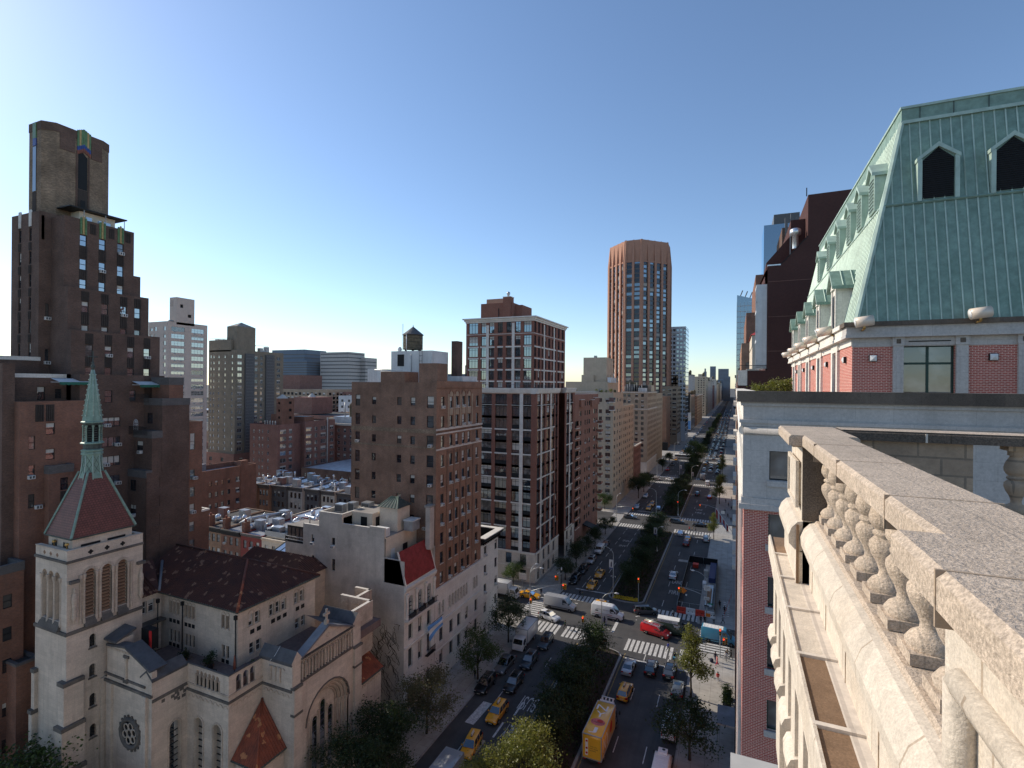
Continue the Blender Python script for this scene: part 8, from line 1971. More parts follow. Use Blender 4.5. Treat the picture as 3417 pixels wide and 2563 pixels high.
def vehicles():
 taxi_s=car('taxi','sedan','taxi_yellow',4.9,1.86,1.5,taxi=True)
 taxi_v=car('taxi','suv','taxi_yellow',4.7,1.84,1.75,taxi=True)
 sed=car('car','sedan','car_silver',4.8,1.85,1.46)
 suv=car('car','suv','car_black',4.9,1.92,1.76,sunroof=True,rack=True)
 cross_=car('car','suv','car_silver',4.6,1.9,1.64,sunroof=True)
 mini=car('minivan','mpv','car_grey',5.0,1.95,1.76)
 yt='yellow taxis';pk='cars parked along the left kerb';wt='cars waiting at the near crossing'
 def dupe(p,x,y,hd,label,group=None,rz=0.0,swap=None,cat=None,name=None):
  o=copy_tree(p,(x,y,.006),HEAD[hd]+rz,label,group,None,swap)
  if cat:o['category']=cat
  if name:o.name=name
  return o
 put(taxi_v,-31.2,67.2,'toward','yellow taxi van with a dark sunroof between the median and the rusty tree',yt,0,'taxi')
 dupe(taxi_v,-31.4,59.6,'toward','yellow taxi at the bottom edge half hidden by the tree and the grey truck',yt,.12)
 put(taxi_s,-30.9,119.6,'toward','yellow taxi first at the stop line past the crossing',yt,0,'taxi')
 dupe(taxi_s,-30.9,127.4,'toward','yellow taxi second in line behind the first at the stop line',yt)
 put(suv,-31.9,74.9,'toward','black car with a pale glinting windscreen behind the yellow taxi van',None,0,'car')
 dupe(suv,-31.7,89.4,'toward','dark blue grey car nearest the crossing beside the white box truck',None,.03,{'car_black':'car_navy'});dupe(suv,-32.1,82.1,'toward','dark grey wagon with silver roof rails beside the median trees',None,0,{'car_black':'car_navy'})
 pu=car('pickup_truck','sedan','car_grey',5.7,2.0,1.85,);put(pu,-35.5,79.4,'toward','grey pickup parked under the round green tree',pk,0,'pickup')
 dupe(suv,-35.9,72.8,'toward','black parked car with a light windscreen under the rusty tree',pk)
 dupe(suv,-35.6,121.2,'toward','shiny black car first in the parked row past the crossing',pk);dupe(suv,-35.6,128.4,'toward','black car second in the parked row past the crossing',pk)
 dupe(cross_,-35.5,136.4,'toward','silver grey car third in the parked row, before the white van',pk,0,{'car_silver':'car_silver'})
 wv=van('van','car_white',5.4,1.95,2.15,nose=1.0,windows=True);put(wv,-35.4,145.2,'toward','white van in the parked row past the crossing',pk,0,'van')
 dupe(sed,-35.3,152.6,'toward','grey sedan behind the white van in the parked row',pk,0,{'car_silver':'car_grey'})
 lt=box_truck('box_truck','box_white','box_white',7.2,2.35,3.3);put(lt,-35.5,88.4,'toward','white box truck parked beside the white corner house with its cab facing the camera',None,0,'truck')
 gt=box_truck('box_truck','box_grey','box_white',7.6,2.45,3.3);put(gt,-31.2,51.0,'toward','grey roofed box truck cut off by the bottom edge',None,0,'truck');gt.location.x=-31.1
 sp=van('van','car_silver',6.9,2.0,2.75,roof='car_silver');put(sp,-34.2,105.2,'right','long silver panel van on the crossing with the ribbed roof',None,-.03,'van')
 v2=van('van','car_white',6.6,2.0,2.7,roof='car_white');put(v2,-23.9,105.3,'right','white panel van with dark lettering stopped in the middle of the crossing',None,-.03,'van')
 b_=text_mesh('GENTLE REMOVERS','letter_dark',(1.016,-2.2,1.75),(PI/2,0,PI/2),3.3,.2,'lettering',v2)
 bd=MB();bd.box(.99,1.014,-2.4,1.2,.98,1.06,'plastic_red');bd.box(.99,1.014,-2.3,-1.7,1.42,1.64,'letter_dark');bd.box(.99,1.014,1.6,1.9,1.5,1.85,'letter_dark');bd.build('stripe',v2)
 v2b=[o for o in v2.children if o.name.startswith('stripe')]
 put(cross_,-34.6,99.5,'right','white crossover with a glass roof turning over the near crosswalk on the left',None,-.33,'car')
 for c_ in cross_.children:
  if c_.type=='MESH':
   for i,m_ in enumerate(c_.data.materials):
    if m_ and m_.name=='car_silver':c_.data.materials[i]=M['car_white']
 dupe(taxi_s,-42.2,107.9,'right','yellow taxi waiting in the side street in front of the white truck',yt,0);dupe(taxi_v,-25.4,108.7,'right','yellow taxi with an advert hidden behind the lettered white van',yt,.0)
 bt=box_truck('box_truck','box_white','box_white',7.6,2.4,3.35);put(bt,-48.2,106.2,'right','white box truck with a round emblem in the side street behind the corner house',None,0,'truck')
 em=MB();
 for k in range(16):a,a2=2*PI*k/16,2*PI*(k+1)/16;em.face([(1.215,-1.2+.62*math.cos(a),2.2+.62*math.sin(a)),(1.215,-1.2+.62*math.cos(a2),2.2+.62*math.sin(a2)),(1.215,-1.2+.5*math.cos(a2),2.2+.5*math.sin(a2)),(1.215,-1.2+.5*math.cos(a),2.2+.5*math.sin(a))],'letter_dark')
 em.box(1.2,1.215,-1.5,-.9,1.95,2.05,'letter_dark');em.box(1.2,1.215,-1.5,-.9,2.3,2.4,'letter_dark');em.box(1.2,1.215,-1.25,-1.15,1.8,2.6,'letter_dark');em.build('emblem',bt)
 put(mini,-17.0,110.6,'right','dark grey minivan crossing in front of the median tip',None,.38,'minivan')
 rv=van('van','car_red',5.6,2.0,2.0,nose=1.15);put(rv,-13.7,101.8,'right','bright red van with a ladder on its roof',None,-.3,'van')
 ld=MB()
 for x in(.62,.95):ld.box(x-.03,x+.03,-2.5,1.2,2.16,2.24,'aluminium')
 for k in range(12):ld.box(.6,.97,-2.4+k*.31,-2.36+k*.31,2.18,2.22,'aluminium')
 ld.build('ladder',rv);rk=MB()
 for y in(-2.2,-.7,.8):rk.box(-.9,1.0,y,y+.05,2.05,2.12,'white_metal');rk.box(-.9,-.86,y,y+.05,1.95,2.1,'white_metal')
 for k in range(4):rk.tube([(-.7+k*.22,-2.4,2.17),(-.7+k*.22,1.3,2.17)],.045,('copper_light','aluminium','brass','aluminium')[k],6)
 rk.build('roof_rack',rv)
 cf=van('van','coffee_green',6.2,2.0,2.85,roof='plastic_white');put(cf,-10.6,103.7,'right','dark green coffee truck with a white roof and a cup picture behind the red van',None,0,'van')
 wp=MB();wp.box(-.86,.86,-2.95,1.1,2.84,2.90,'plastic_white');wp.box(.965,1.0,-2.9,.9,2.35,2.84,'plastic_white');wp.build('white_top',cf)
 text_mesh('COFFEE','letter_dark',(1.012,-2.2,2.42),(PI/2,0,PI/2),2.0,.34,'lettering',cf)
 cu=MB();cu.mesh([(1.03,.0,2.25),(1.03,1.05,2.25),(1.03,.85,1.75),(1.03,.25,1.75)],[(0,1,2,3)],'plastic_white');cu.tube([(1.04,1.0,2.15),(1.04,1.25,2.1),(1.04,1.2,1.9),(1.04,.95,1.85)],.035,'plastic_white',6);cu.mesh([(1.035,.05,2.24),(1.035,1.0,2.24),(1.035,.9,2.12),(1.035,.15,2.12)],[(0,1,2,3)],'brownstone');cu.build('cup_picture',cf)
 bv=van('van','van_blue',6.3,2.02,2.75,roof='plastic_white',nose=.95);put(bv,-2.4,103.9,'right','turquoise blue panel van with a white roof at the right end of the crossing',None,-.05,'van')
 dupe(sed,-16.1,87.4,'away','silver sedan first from the median waiting at the near crosswalk',wt,-.02);put(sed,-13.9,134.6,'away','white sedan alone in the lane beside the construction pit',None,0,'car')
 for c_ in sed.children:
  if c_.type=='MESH' and any(m_ and m_.name=='car_silver' for m_ in c_.data.materials):
   c_.data=c_.data.copy()
   for i,m_ in enumerate(c_.data.materials):
    if m_ and m_.name=='car_silver':c_.data.materials[i]=M['car_white']
 bl=dupe(suv,-12.6,88.7,'away','black middle car of the three waiting at the near crosswalk',wt);dupe(suv,-9.6,88.9,'away','black car on the right of the three waiting at the near crosswalk',wt,-.02)
 dupe(cross_,-7.9,84.0,'away','dark car with a shining roof parked at the right kerb under the slender tree',None,.02,{'car_white':'car_grey'})
 dupe(taxi_v,-15.3,80.0,'away','yellow taxi seen from behind ahead of the yellow box truck',yt,-.03)
 tk=box_truck('box_truck','box_yellow','cab_blue',9.6,2.45,3.95,2.1,2.5);put(tk,-16.1,68.1,'away','yellow box truck with big white letters on its roof, driving away along the median',None,-.02,'truck')
 x0=-.95
 def roof_txt(s,y,w_,l_,m='letter_white',z=3.965,x=None):text_mesh(s,m,(x0 if x is None else x,y,z),(0,0,0),w_,l_,'lettering',tk)
 roof_txt('N',.6,1.5,1.15);roof_txt('Y',-.85,1.3,1.15,x=-.75);roof_txt('J',-4.3,1.05,1.2,x=-.7)
 lg=MB();lg.mesh([(.95*math.cos(2*PI*i/24),-2.0+.72*math.sin(2*PI*i/24),3.966)for i in range(24)],[tuple(range(24))],'logo_pink');lg.mesh([(.25+.42*math.cos(2*PI*i/16),-1.75+.33*math.sin(2*PI*i/16),3.97)for i in range(16)],[tuple(range(16))],'logo_red');lg.build('logo',tk)
 text_mesh('Tropicana','letter_dark',(-.85,-2.3,3.975),(0,0,0),1.7,.42,'lettering',tk)
 for s,y in(('N',-3.9),('Y',-2.5)):text_mesh(s,'letter_white',(1.245,y,1.5),(PI/2,0,PI/2),1.1,1.7,'lettering',tk)
 sd=MB();sd.mesh([(1.242,.1+.62*math.cos(2*PI*i/20),2.5+.75*math.sin(2*PI*i/20))for i in range(20)],[tuple(range(20))],'logo_red');sd.box(1.235,1.25,.9,2.4,1.05,3.8,'box_yellow');sd.build('side_picture',tk)
 rr_=MB();hh=4.8;rr_.box(-1.1,1.1,-hh-.03,-hh-.004,1.05,3.6,'box_yellow');rr_.box(-.85,-.5,-hh-.035,-hh-.028,1.3,3.4,'letter_white');
 for z in(3.1,2.2,1.6):rr_.lathe([(.001,0),(.14,-.004)],(-.67,-hh-.036,z),'logo_red',10,axis='y')
 rr_.build('rear_door',tk);text_mesh('THE CITY','letter_dark',(-.3,-hh-.036,2.45),(PI/2,0,0),1.0,.14,'lettering',tk);text_mesh('THAT NEVER','letter_dark',(-.3,-hh-.036,2.2),(PI/2,0,0),1.1,.14,'lettering',tk);text_mesh('SLEEPS','letter_dark',(-.3,-hh-.036,1.95),(PI/2,0,0),.8,.14,'lettering',tk)
 un=MB();un.box(-1.0,1.0,2.75,2.95,3.4,4.0,'white_metal')
 for x in(-.75,-.25,.25,.75):un.tube([(x,2.9,3.95),(x,3.15,4.25),(x,3.4,4.25),(x,3.45,3.6)],.06,'white_metal',6)
 un.tube([(-.9,3.4,4.2),(.9,3.4,4.2)],.06,'white_metal',6);un.build('cooling_unit',tk)
 wt1=van('van','car_white',6.0,2.0,2.1,nose=1.1);put(wt1,-7.9,74.6,'away','white van half hidden under the spreading dark tree on the right',None,0,'van')
 wt2=van('van','box_white',6.8,2.05,2.5,nose=.9);put(wt2,-7.9,64.6,'away','white van with a roof cooler at the bottom edge on the right',None,0,'van')
 u=MB();u.box(-.55,.55,1.0,1.9,2.5,2.72,'white_metal');u.lathe([(.2,2.72),(.2,2.735)],(.1,1.6,0),'car_navy',12);u.build('roof_cooler',wt2)
 dupe(taxi_s,-13.2,169.6,'away','orange yellow taxi ahead of the dark red car before the second crossing',yt);dupe(suv,-13.2,163.6,'away','dark red car behind the orange taxi before the second crossing',None,0,{'car_black':'car_dkred'})
 dupe(sed,-15.9,174.2,'away','white car at the crosswalk of the second crossing',None);dupe(mini,-7.9,170.5,'away','grey parked van at the right kerb under the slim tree',None,0,{'car_grey':'car_silver'})
 dupe(mini,-18.3,188.0,'right','dark van on the second crossing by the median',None);dupe(sed,-10.8,187.0,'left','dark sedan crossing to the right at the second crossing',None,0,{'car_white':'car_black'});dupe(sed,-34.5,187.5,'right','grey brown sedan on the second crossing at the left',None,0,{'car_white':'car_grey'})
 dupe(taxi_v,-30.4,204,'toward','yellow taxi first at the second crossing',yt);dupe(taxi_v,-30.2,211,'toward','yellow taxi second at the second crossing',yt);dupe(cross_,-35.0,204.5,'toward','silver car parked by the corner of the beige house',None,0,{'car_white':'car_silver'});dupe(sed,-27.0,206,'toward','blue car next to the taxis past the second crossing',None,0,{'car_white':'car_navy'})
 dupe(cross_,-35,226,'toward','white car parked under the broad dark tree',None);dupe(sed,-9.8,236.6,'away','bright red car on the right past the second crossing',None,0,{'car_white':'car_red'});dupe(suv,-15,240,'away','dark car beside the median before the third crossing',None)
 dupe(sed,-30,272,'right','white sedan crossing at the third crossing',None,-.4);dupe(cross_,-36.5,269.5,'right','white crossover turning at the third crossing',None,.5)
 far='cars far down the avenue'
 r=random.Random(17);SM={}
 def small(col):
  if col not in SM:
   p=MB();h,w=2.3,.92;side_extr(p,[(-h,.3),(-h,.95),(h*.4,.95),(h,.75),(h,.3)],lambda y,z:w,col);side_extr(p,[(-h*.85,.95),(-h*.6,1.48),(h*.05,1.48),(h*.42,.95)],lambda y,z:w-.08-.25*(z>1.2),'car_glass');p.box(-.6,.6,-h*.6,h*.05,1.46,1.52,col)
   for y in(-1.4,1.4):
    for s in(-1,1):p.box(s*.85-.1,s*.85+.1,y-.33,y+.33,.02,.62,'tyre')
   for s in(-1,1):p.box(s*.62-.2,s*.62+.2,-h-.02,-h+.1,.66,.85,'taillight');p.box(s*.62-.2,s*.62+.2,h-.1,h+.02,.55,.72,'headlight')
   SM[col]=p.data('car')
  return SM[col]
 cols=dict(car_white='white',car_black='black',car_silver='silver',taxi_yellow='yellow',car_grey='grey',car_red='red',car_navy='dark blue')
 n=0
 for hd,xs,lab in(('away',(-16.1,-12.5,-8.7),'driving away'),('toward',(-34.9,-31.2,-27.8),'coming closer')):
  for x in xs:
   y=300+r.uniform(0,10)
   while y<1150 and n<270:
    if not any(b-2<y<c+2 for(a,b),(c,d)in zip(BLK,BLK[1:]))or r.random()<.5:
     c=r.choices(list(cols),(4,4,3,4,3,1,1))[0]
     o=bpy.data.objects.new('car',small(c));COL.objects.link(o);o.location=(x+r.uniform(-.3,.3),y,.006);o.rotation_euler=(0,0,HEAD[hd])
     zone='before the big crossing' if y<440 else('past the big crossing' if y<700 else 'in the hazy distance')
     tag(o,'tiny %s car %s on the avenue %s'%(cols[c],lab,zone),'car',far);n+=1
    y+=r.choice((7.5,8,9,14,22))
 bus=new_vehicle('bus','bus','bus');p=MB();p.box(-1.28,1.28,-6,6,.35,3.05,'car_white','plastic_white');o=p.build('body',bus);bev(o.data,.1)
 p=MB();
 for s in(-1,1):p.box(s*1.285-.01,s*1.285+.01,-5.5,5.6,1.5,2.5,'car_glass')
 p.box(-1.1,1.1,6.0,6.02,1.2,2.6,'car_glass');p.build('side_window',bus);add_wheels(bus,2.5,(3.4,-3),.48,.3)
 put(bus,-31,357.5,'right','long white bus crossing the avenue in the distance',None,0,'bus')
 dupe(lt,-15,282,'away','small box truck with a grey roof beyond the third crossing',None,0,{'box_white':'box_grey'});dupe(wv,-12,268,'away','white van near the third crossing on the right',None)
def street():
 r=random.Random(3)
 def lamp_parts(t,x,y,arms,h=9.3,z0=.15):
  p=MB();p.lathe([(.28,0),(.28,.25),(.16,.6),(.11,1.2),(.075,h-1.6)],(x,y,z0),'steel_pole',10);p.build('pole',t)
  for dx,dy in arms:
   p=MB();pts=[]
   for i in range(9):f=i/8;a=f*PI/2;pts.append((x+dx*(1-math.cos(a)),y+dy*(1-math.cos(a)),z0+h-1.7+1.7*math.sin(a)))
   p.tube(pts,.05,'steel_pole',6);p.build('arm',t)
   p=MB();n=math.hypot(dx,dy);ux,uy=dx/n,dy/n;p.tube([(x+dx-ux*.05,y+dy-uy*.05,z0+h),(x+dx+ux*.25,y+dy+uy*.25,z0+h),(x+dx+ux*.75,y+dy+uy*.75,z0+h-.03)],[.06,.17,.1],'white_metal',8);p.build('lamp_head',t)
 def banner(t,x,y,z,dx,dk=False):
  p=MB();p.box(min(x,x+dx),max(x,x+dx),y-.015,y+.015,z,z+2.1,'banner_white');p.box(min(x,x+dx)+.02,max(x,x+dx)-.02,y-.02,y+.02,z+.02,z+.35,'banner_blue');xc=x+dx/2
  for s in(-1,1):p.lathe([(.01,.55),(.19,.7),(.14,1.1),(.2,1.35),(.06,1.5),(.1,1.6),(.02,1.75)],(xc,y+.022*s-.0,z),'banner_dark',8)if False else p.box(xc-.17,xc+.17,y+s*.021-.002,y+s*.021+.002,z+.5,z+1.45,'banner_dark')
  p.box(xc-.09,xc+.09,y-.024,y+.024,z+1.4,z+1.7,'bark');p.box(min(x,x+dx),max(x,x+dx),y-.02,y+.02,z+2.1,z+2.14,'steel_pole');p.build('banner',t)
 def signal(t,x,y,z,face=(0,-1),n=2):
  for k in range(n):
   p=MB();ox=(k-(n-1)/2)*.42
   p.box(x+ox-.17,x+ox+.17,y-.16,y+.16,z-.55,z+.55,'signal_yellow')
   for j,m in enumerate(('lens_red' if k==0 else 'iron_black','iron_black','iron_black')):p.lathe([(.001,-.02),(.11,-.02),(.12,-.12)],(x+ox,y-.16,z+.36-.36*j),m,10,axis='y')
   p.build('signal_head',t)
 def mast(t,x,y,x2,y2,z=5.6,z2=6.3):
  p=MB();p.tube([(x,y,z),(x+(x2-x)*.5,y+(y2-y)*.5,z+(z2-z)*.75),(x2,y2,z2)],[.08,.06,.045],'steel_pole',8);p.tube([(x,y,z+1.0),(x2,y2,z2+.06)],.018,'steel_pole',4);p.build('mast_arm',t)
 def sign(t,x,y,z,w,h,m='sign_white',nm='sign',ax='x'):
  p=MB()
  if ax=='x':p.box(x-w/2,x+w/2,y-.02,y+.02,z-h/2,z+h/2,m);(m=='sign_white')and[p.box(x-w*.38,x+w*.38,y-.025,y-.02,z+h*q-.03,z+h*q+.03,'letter_dark')for q in(-.3,-.05,.2)]
  else:p.box(x-.02,x+.02,y-w/2,y+w/2,z-h/2,z+h/2,m)
  p.build(nm,t)
 t=thing('street_lamp','tall double armed street lamp with a traffic signal mast at the left corner of the crossing','street lamp',(-38.9,99.5,.15),'street lamps')
 lamp_parts(t,-38.9,99.5,((2.1,.2),(.5,1.8)),10.0);mast(t,-38.9,99.5,-32.6,103.2,5.0,6.2);signal(t,-32.6,103.2,5.7);signal(t,-38.6,99.3,3.2,n=1);sign(t,-38.3,99.4,4.2,.9,.25,'iron_black','street_sign')
 p=MB();p.box(-39.3,-38.7,98.9,99.3,.15,1.3,'steel_pole');p.build('control_box',t)
 t=thing('street_lamp','street lamp with a white banner on the left edge of the median past the crossing','street lamp',(-24.9,115.2,.3),'street lamps');lamp_parts(t,-24.9,115.2,((-2.3,.2),),11.2,.3);banner(t,-24.9,115.2,6.6,-.95);sign(t,-24.9,115.2,5.0,1.1,.22,'sign_white','street_sign');sign(t,-24.9,115.1,4.95,.9,.22,'sign_white','street_sign','y')
 t=thing('street_lamp','street lamp with a dark figure banner and a white sign at the tip of the near median','street lamp',(-22.0,92.2,.3),'street lamps');lamp_parts(t,-22.0,92.2,((2.3,.3),),10.2,.3);banner(t,-21.95,92.2,4.4,1.0);sign(t,-22.0,92.1,3.1,1.2,.9,'sign_white','sign');sign(t,-21.7,92.0,2.0,1.6,.45,'iron_black','street_sign');sign(t,-21.2,92.0,1.9,.6,.5,'sign_orange','sign')
 t=thing('street_lamp','street lamp with signs and a long signal mast beside the orange and white barrier','street lamp',(-5.0,111.7,.15),'street lamps');lamp_parts(t,-5.0,111.7,((-2.4,.5),),9.8);mast(t,-5.0,111.7,-10.3,113.0,5.2,5.9);signal(t,-10.3,112.9,5.3);sign(t,-4.9,111.5,7.0,1.2,1.05,'sign_white','sign');sign(t,-5.0,111.5,4.9,1.0,.6,'sign_white','sign');sign(t,-4.2,111.5,3.9,.9,.25,'sign_green','street_sign');sign(t,-5.0,111.5,3.4,.9,.25,'iron_black','street_sign');sign(t,-4.7,111.4,1.6,.9,.7,'sign_orange','sign')
 p=MB();p.mesh([(-9.6+0,112.8,4.6),(-8.9,112.8,5.3),(-9.6,112.8,6.0),(-10.3,112.8,5.3)],[(0,1,2,3)],'sign_orange');p.box(-9.2,-8.9,112.75,112.85,4.3,4.6,'sign_white');p.build('warning_sign',t)
 t=thing('signal_post','short pole with a yellow traffic signal at the right corner of the median tip','traffic light',(-19.3,115.3,.3));p=MB();p.lathe([(.12,0),(.09,.5),(.09,4.6)],(-19.3,115.3,.3),'steel_pole',8);p.build('pole',t);signal(t,-19.3,115.3,5.0,n=1)
 t=thing('signal_post','pole with two yellow signals among the pedestrians on the right corner','traffic light',(-2.1,98.0,.15));p=MB();p.lathe([(.12,0),(.08,.5),(.08,4.2)],(-2.1,98.0,.15),'steel_pole',8);p.build('pole',t);signal(t,-2.1,98.0,4.6,n=1);signal(t,-1.3,98.0,3.1,n=2)
 t=thing('signal_post','thin pole with street signs and signals in front of the new tower base','traffic light',(-37.4,114.3,.15));p=MB();p.lathe([(.1,0),(.07,4.6)],(-37.4,114.3,.15),'steel_pole',8);p.build('pole',t);signal(t,-38.0,114.3,2.9,n=2);sign(t,-37.4,114.3,4.0,1.0,.22,'sign_white','street_sign');sign(t,-37.4,114.2,4.25,.9,.22,'sign_white','street_sign','y')
 t=thing('lamp_post','thin dark post with a white lantern on the left pavement','street lamp',(-36.9,113.6,.15));p=MB();p.lathe([(.09,0),(.06,4.6)],(-36.95,114.6,.15),'iron_black',8);p.build('pole',t);p=MB();p.lathe([(.08,4.6),(.16,4.8),(.14,5.2),(.02,5.3)],(-36.95,114.6,.15),'white_metal',8);p.build('lantern',t)
 t=thing('signal_post','yellow signal on the left edge of the near median by the lettered white van','traffic light',(-26.6,93.4,.3));p=MB();p.lathe([(.1,0),(.08,4.4)],(-25.6,92.6,.3),'steel_pole',8);p.build('pole',t);signal(t,-25.6,92.6,4.6,n=1)
 t=thing('notice_sign','plain pale sign on a post in front of the new tower side street','sign',(-45.2,110.8,.15));p=MB();p.tube([(-45.2,110.8,.15),(-45.2,110.8,3.0)],.05,'steel_pole',6);p.build('pole',t);sign(t,-45.2,110.8,3.3,1.9,1.5,'white_stone','board')
 for i,(x,y,arm,z,bn)in enumerate(((-26.6,196.3,(-2.4,.2),.3,0),(-19.0,198,(2.3,.2),.3,0),(-38.2,181,(.8,1.2),.15,1),(-5.2,193.6,(-2.4,.3),.15,1),(-19,262,(2.4,.2),.3,2),(-26.5,283,(-2.4,0),.3,2),(-37.8,281,(2.3,0),.15,0),(-19,345,(2.4,0),.3,0),(-26.6,370,(-2.4,0),.3,0),(-5.5,350,(-2.4,0),.15,0),(-38,367,(2.4,0),.15,0))):
  t=thing('street_lamp',('street lamp on the left of the median at the second crossing','street lamp on the right of the median at the second crossing with a red light','short lamp with a signal mast on the left pavement at the second crossing','lamp with an orange sign on the right pavement at the second crossing','lamp with a white banner at the right of the median before the third crossing','lamp with a banner at the left of the median past the third crossing','lamp on the left pavement at the third crossing','lamp at the median end before the big crossing','lamp at the median start past the big crossing','lamp on the right pavement at the big crossing','lamp on the left pavement by the orange brick podium')[i],'street lamp',(x,y,z),'street lamps')
  lamp_parts(t,x,y,(arm,),9.6,z)
  if bn==1:s=1 if x<-20 else-1;mast(t,x,y,x+6*s,y-1.5*s,5.2,6);signal(t,x+6*s,y-1.5*s,5.3,n=1)
  if bn==2:banner(t,x,y,4.5,.9)
  if i==3:sign(t,x-.1,y-.3,3.4,1.0,1.0,'sign_orange','sign');sign(t,x+1.6,y-.3,4.2,1.2,1.0,'banner_white','sign')
  if i==1:p=MB();p.lathe([(.02,-.2),(.24,0),(.02,.2)],(x-.1,y-.2,5.4),'lens_red',8);p.build('red_signal',t)
 t=thing('street_lamp','banner post hidden among the median trees past the crossing','street lamp',(-21.4,143,.3),'street lamps');lamp_parts(t,-20.4,152.5,((1.0,.2),),7.2,.3);banner(t,-20.4,152.5,5.0,-.9)
 t=thing('construction_fence','dark mesh fence around the construction pit in the right carriageway','fence',(-7.4,131,0))
 for x0,y0,x1,y1 in((-11.05,114.9,-11.05,147.5),(-3.7,115.2,-3.9,147.5),(-11.05,147.5,-3.9,147.5),(-11.0,115.0,-3.7,115.2)):
  p=MB();n=max(2,int(math.hypot(x1-x0,y1-y0)/2.4))
  for i in range(n+1):f=i/n;x,y=x0+(x1-x0)*f,y0+(y1-y0)*f;p.tube([(x,y,0),(x,y,1.95)],.03,'steel_pole',5)
  p.tube([(x0,y0,1.9),(x1,y1,1.9)],.03,'steel_pole',5)
  p.mesh([(x0,y0,.08),(x1,y1,.08),(x1,y1,1.85),(x0,y0,1.85)],[(0,1,2,3)],'black_mesh')if abs(x1-x0)<1 or y0>140 else[p.tube([(x0+(x1-x0)*i/26,y0,.1),(x0+(x1-x0)*i/26,y1,1.85)],.012,'iron_black',3)for i in range(27)]
  p.build('fence_panel',t)
 g=MB();g.face([(-10.2,116.6,.012),(-5.9,116.8,.012),(-5.6,141,.012),(-9.9,141,.012)],'iron_black');tag(g.build('road_trench'),kind='structure')
 t=thing('site_clutter','purple covered stack, pale bins and timber behind the construction fence','building materials',(-5,140,0));p=MB();p.box(-5.6,-4.1,134,146,.1,1.3,'blue_tarp');p.build('tarpaulin',t);p=MB();p.box(-6.8,-5.8,130,132,.1,1.2,'sign_white');p.box(-6.9,-5.9,138,139.6,.1,1.5,'concrete_pale');p.build('bin',t);p=MB();p.box(-5.7,-4.3,118,131,.1,.7,'box_grey');p.box(-5.5,-4.6,120,128,.7,1.0,'brownstone');p.build('plate_stack',t);p=MB();p.box(-9.9,-8.6,143.5,145.2,.1,1.0,'plastic_red');p.build('red_crate',t)
 bar=None
 for i in range(4):
  x0=-11.05+i*1.87;m=('plastic_red','plastic_white')[i%2]
  p=MB();p.extr([(113.75,0),(113.75,.25),(113.95,.5),(113.98,1.25),(114.25,1.25),(114.28,.5),(114.5,.25),(114.5,0)],'x',x0+.02,x0+1.85,m)
  for dx in(.5,1.3):p.box(x0+dx-.12,x0+dx+.12,113.93,113.97,.55,.68,'iron_black')
  tag(p.build('barrier',None,(x0+.9,114.1,0)),('red plastic barrier at the left end of the pit','white plastic barrier between the two red ones','red plastic barrier second from the lamp','white plastic barrier beside the lamp post')[i],'barrier','water filled barriers at the pit')
 p=MB();p.box(-3.6,-.4,112.8,112.84,.5,.9,'plastic_red')if False else None
 g=MB();rr=random.Random(1)
 for i in range(14):y=104+i*.52;g.face([(-1.9,y,.012),(-.6,y,.012),(-.6,y+.16,.012),(-1.9,y+.16,.012)],'sign_white')
 for i in range(16):g.face([(-2.0+(i%2)*.7,115.3+i*.55,.157),(-1.5+(i%2)*.7,115.3+i*.55,.157),(-1.5+(i%2)*.7,115.6+i*.55,.157),(-2.0+(i%2)*.7,115.6+i*.55,.157)],'sign_white')
 tag(g.build('white_ladder_markings'),kind='structure')  # rows of white bars on road and pavement
 t=thing('red_tape_fence','red safety tape fence slanting along the right pavement','fence',(-.9,120,.15));p=MB();p.mesh([(-1.7,114.8,.9),(-.4,126,.9),(-.4,126,1.2),(-1.7,114.8,1.2)],[(0,1,2,3)],'plastic_red');p.build('tape',t);p=MB()
 for f in(0,.33,.66,1):p.tube([(-1.7+1.3*f,114.8+11.2*f,.15),(-1.7+1.3*f,114.8+11.2*f,1.25)],.03,'plastic_red',5)
 p.build('post',t)
 t=thing('flag','striped flag on a long slanting pole at the right side of the avenue','flag',(-.1,150,12));p=MB();p.tube([(.3,146,9),(-4.6,152,14.5)],.06,'white_metal',6);p.build('pole',t);p=MB()
 for i in range(7):p.mesh([(-4.6+.45*(i+.0),152-.5*i,14.4-.5*i),(-4.6+.45*(i+1),152-.5*(i+1),14.4-.5*(i+1)),(-4.5+.45*(i+1),152-.5*(i+1),11.5-.4*i),(-4.5+.45*i,152-.5*i,11.9-.4*i)],[(0,1,2,3)],'flag_white' if i%2 else 'flag_red')
 p.mesh([(-3.2,150.5,12.9),(-2.2,149.4,11.9),(-2.0,149.2,10.0),(-3.0,150.3,10.8)],[(0,1,2,3)],'flag_blue');p.build('cloth',t)
 t=thing('canopy','dark flat entrance canopy over the right pavement near the bottom','canopy',(-.6,75.5,3));p=MB();p.box(-1.9,.3,73.6,78.0,3.0,3.25,'frame_grey','lead_grey');p.build('roof',t);p=MB();p.box(-1.92,-.9,73.56,73.6,3.02,3.23,'limestone');p.box(-.8,.3,73.56,73.6,3.02,3.23,'limestone');p.build('fascia',t);p=MB()
 for y in(73.8,77.8):p.tube([(-1.8,y,.15),(-1.8,y,3)],.05,'steel_pole',6)
 p.build('post',t)
 t=thing('bicycle','bicycle ridden by the delivery rider on the near crosswalk','bicycle',(-9.3,93.0,.01));
 for y in(92.5,93.6):p=MB();p.tube([(-9.3,y+.34*math.cos(2*PI*i/16),.36+.34*math.sin(2*PI*i/16))for i in range(17)],.025,'tyre',5);p.build('wheel',t)
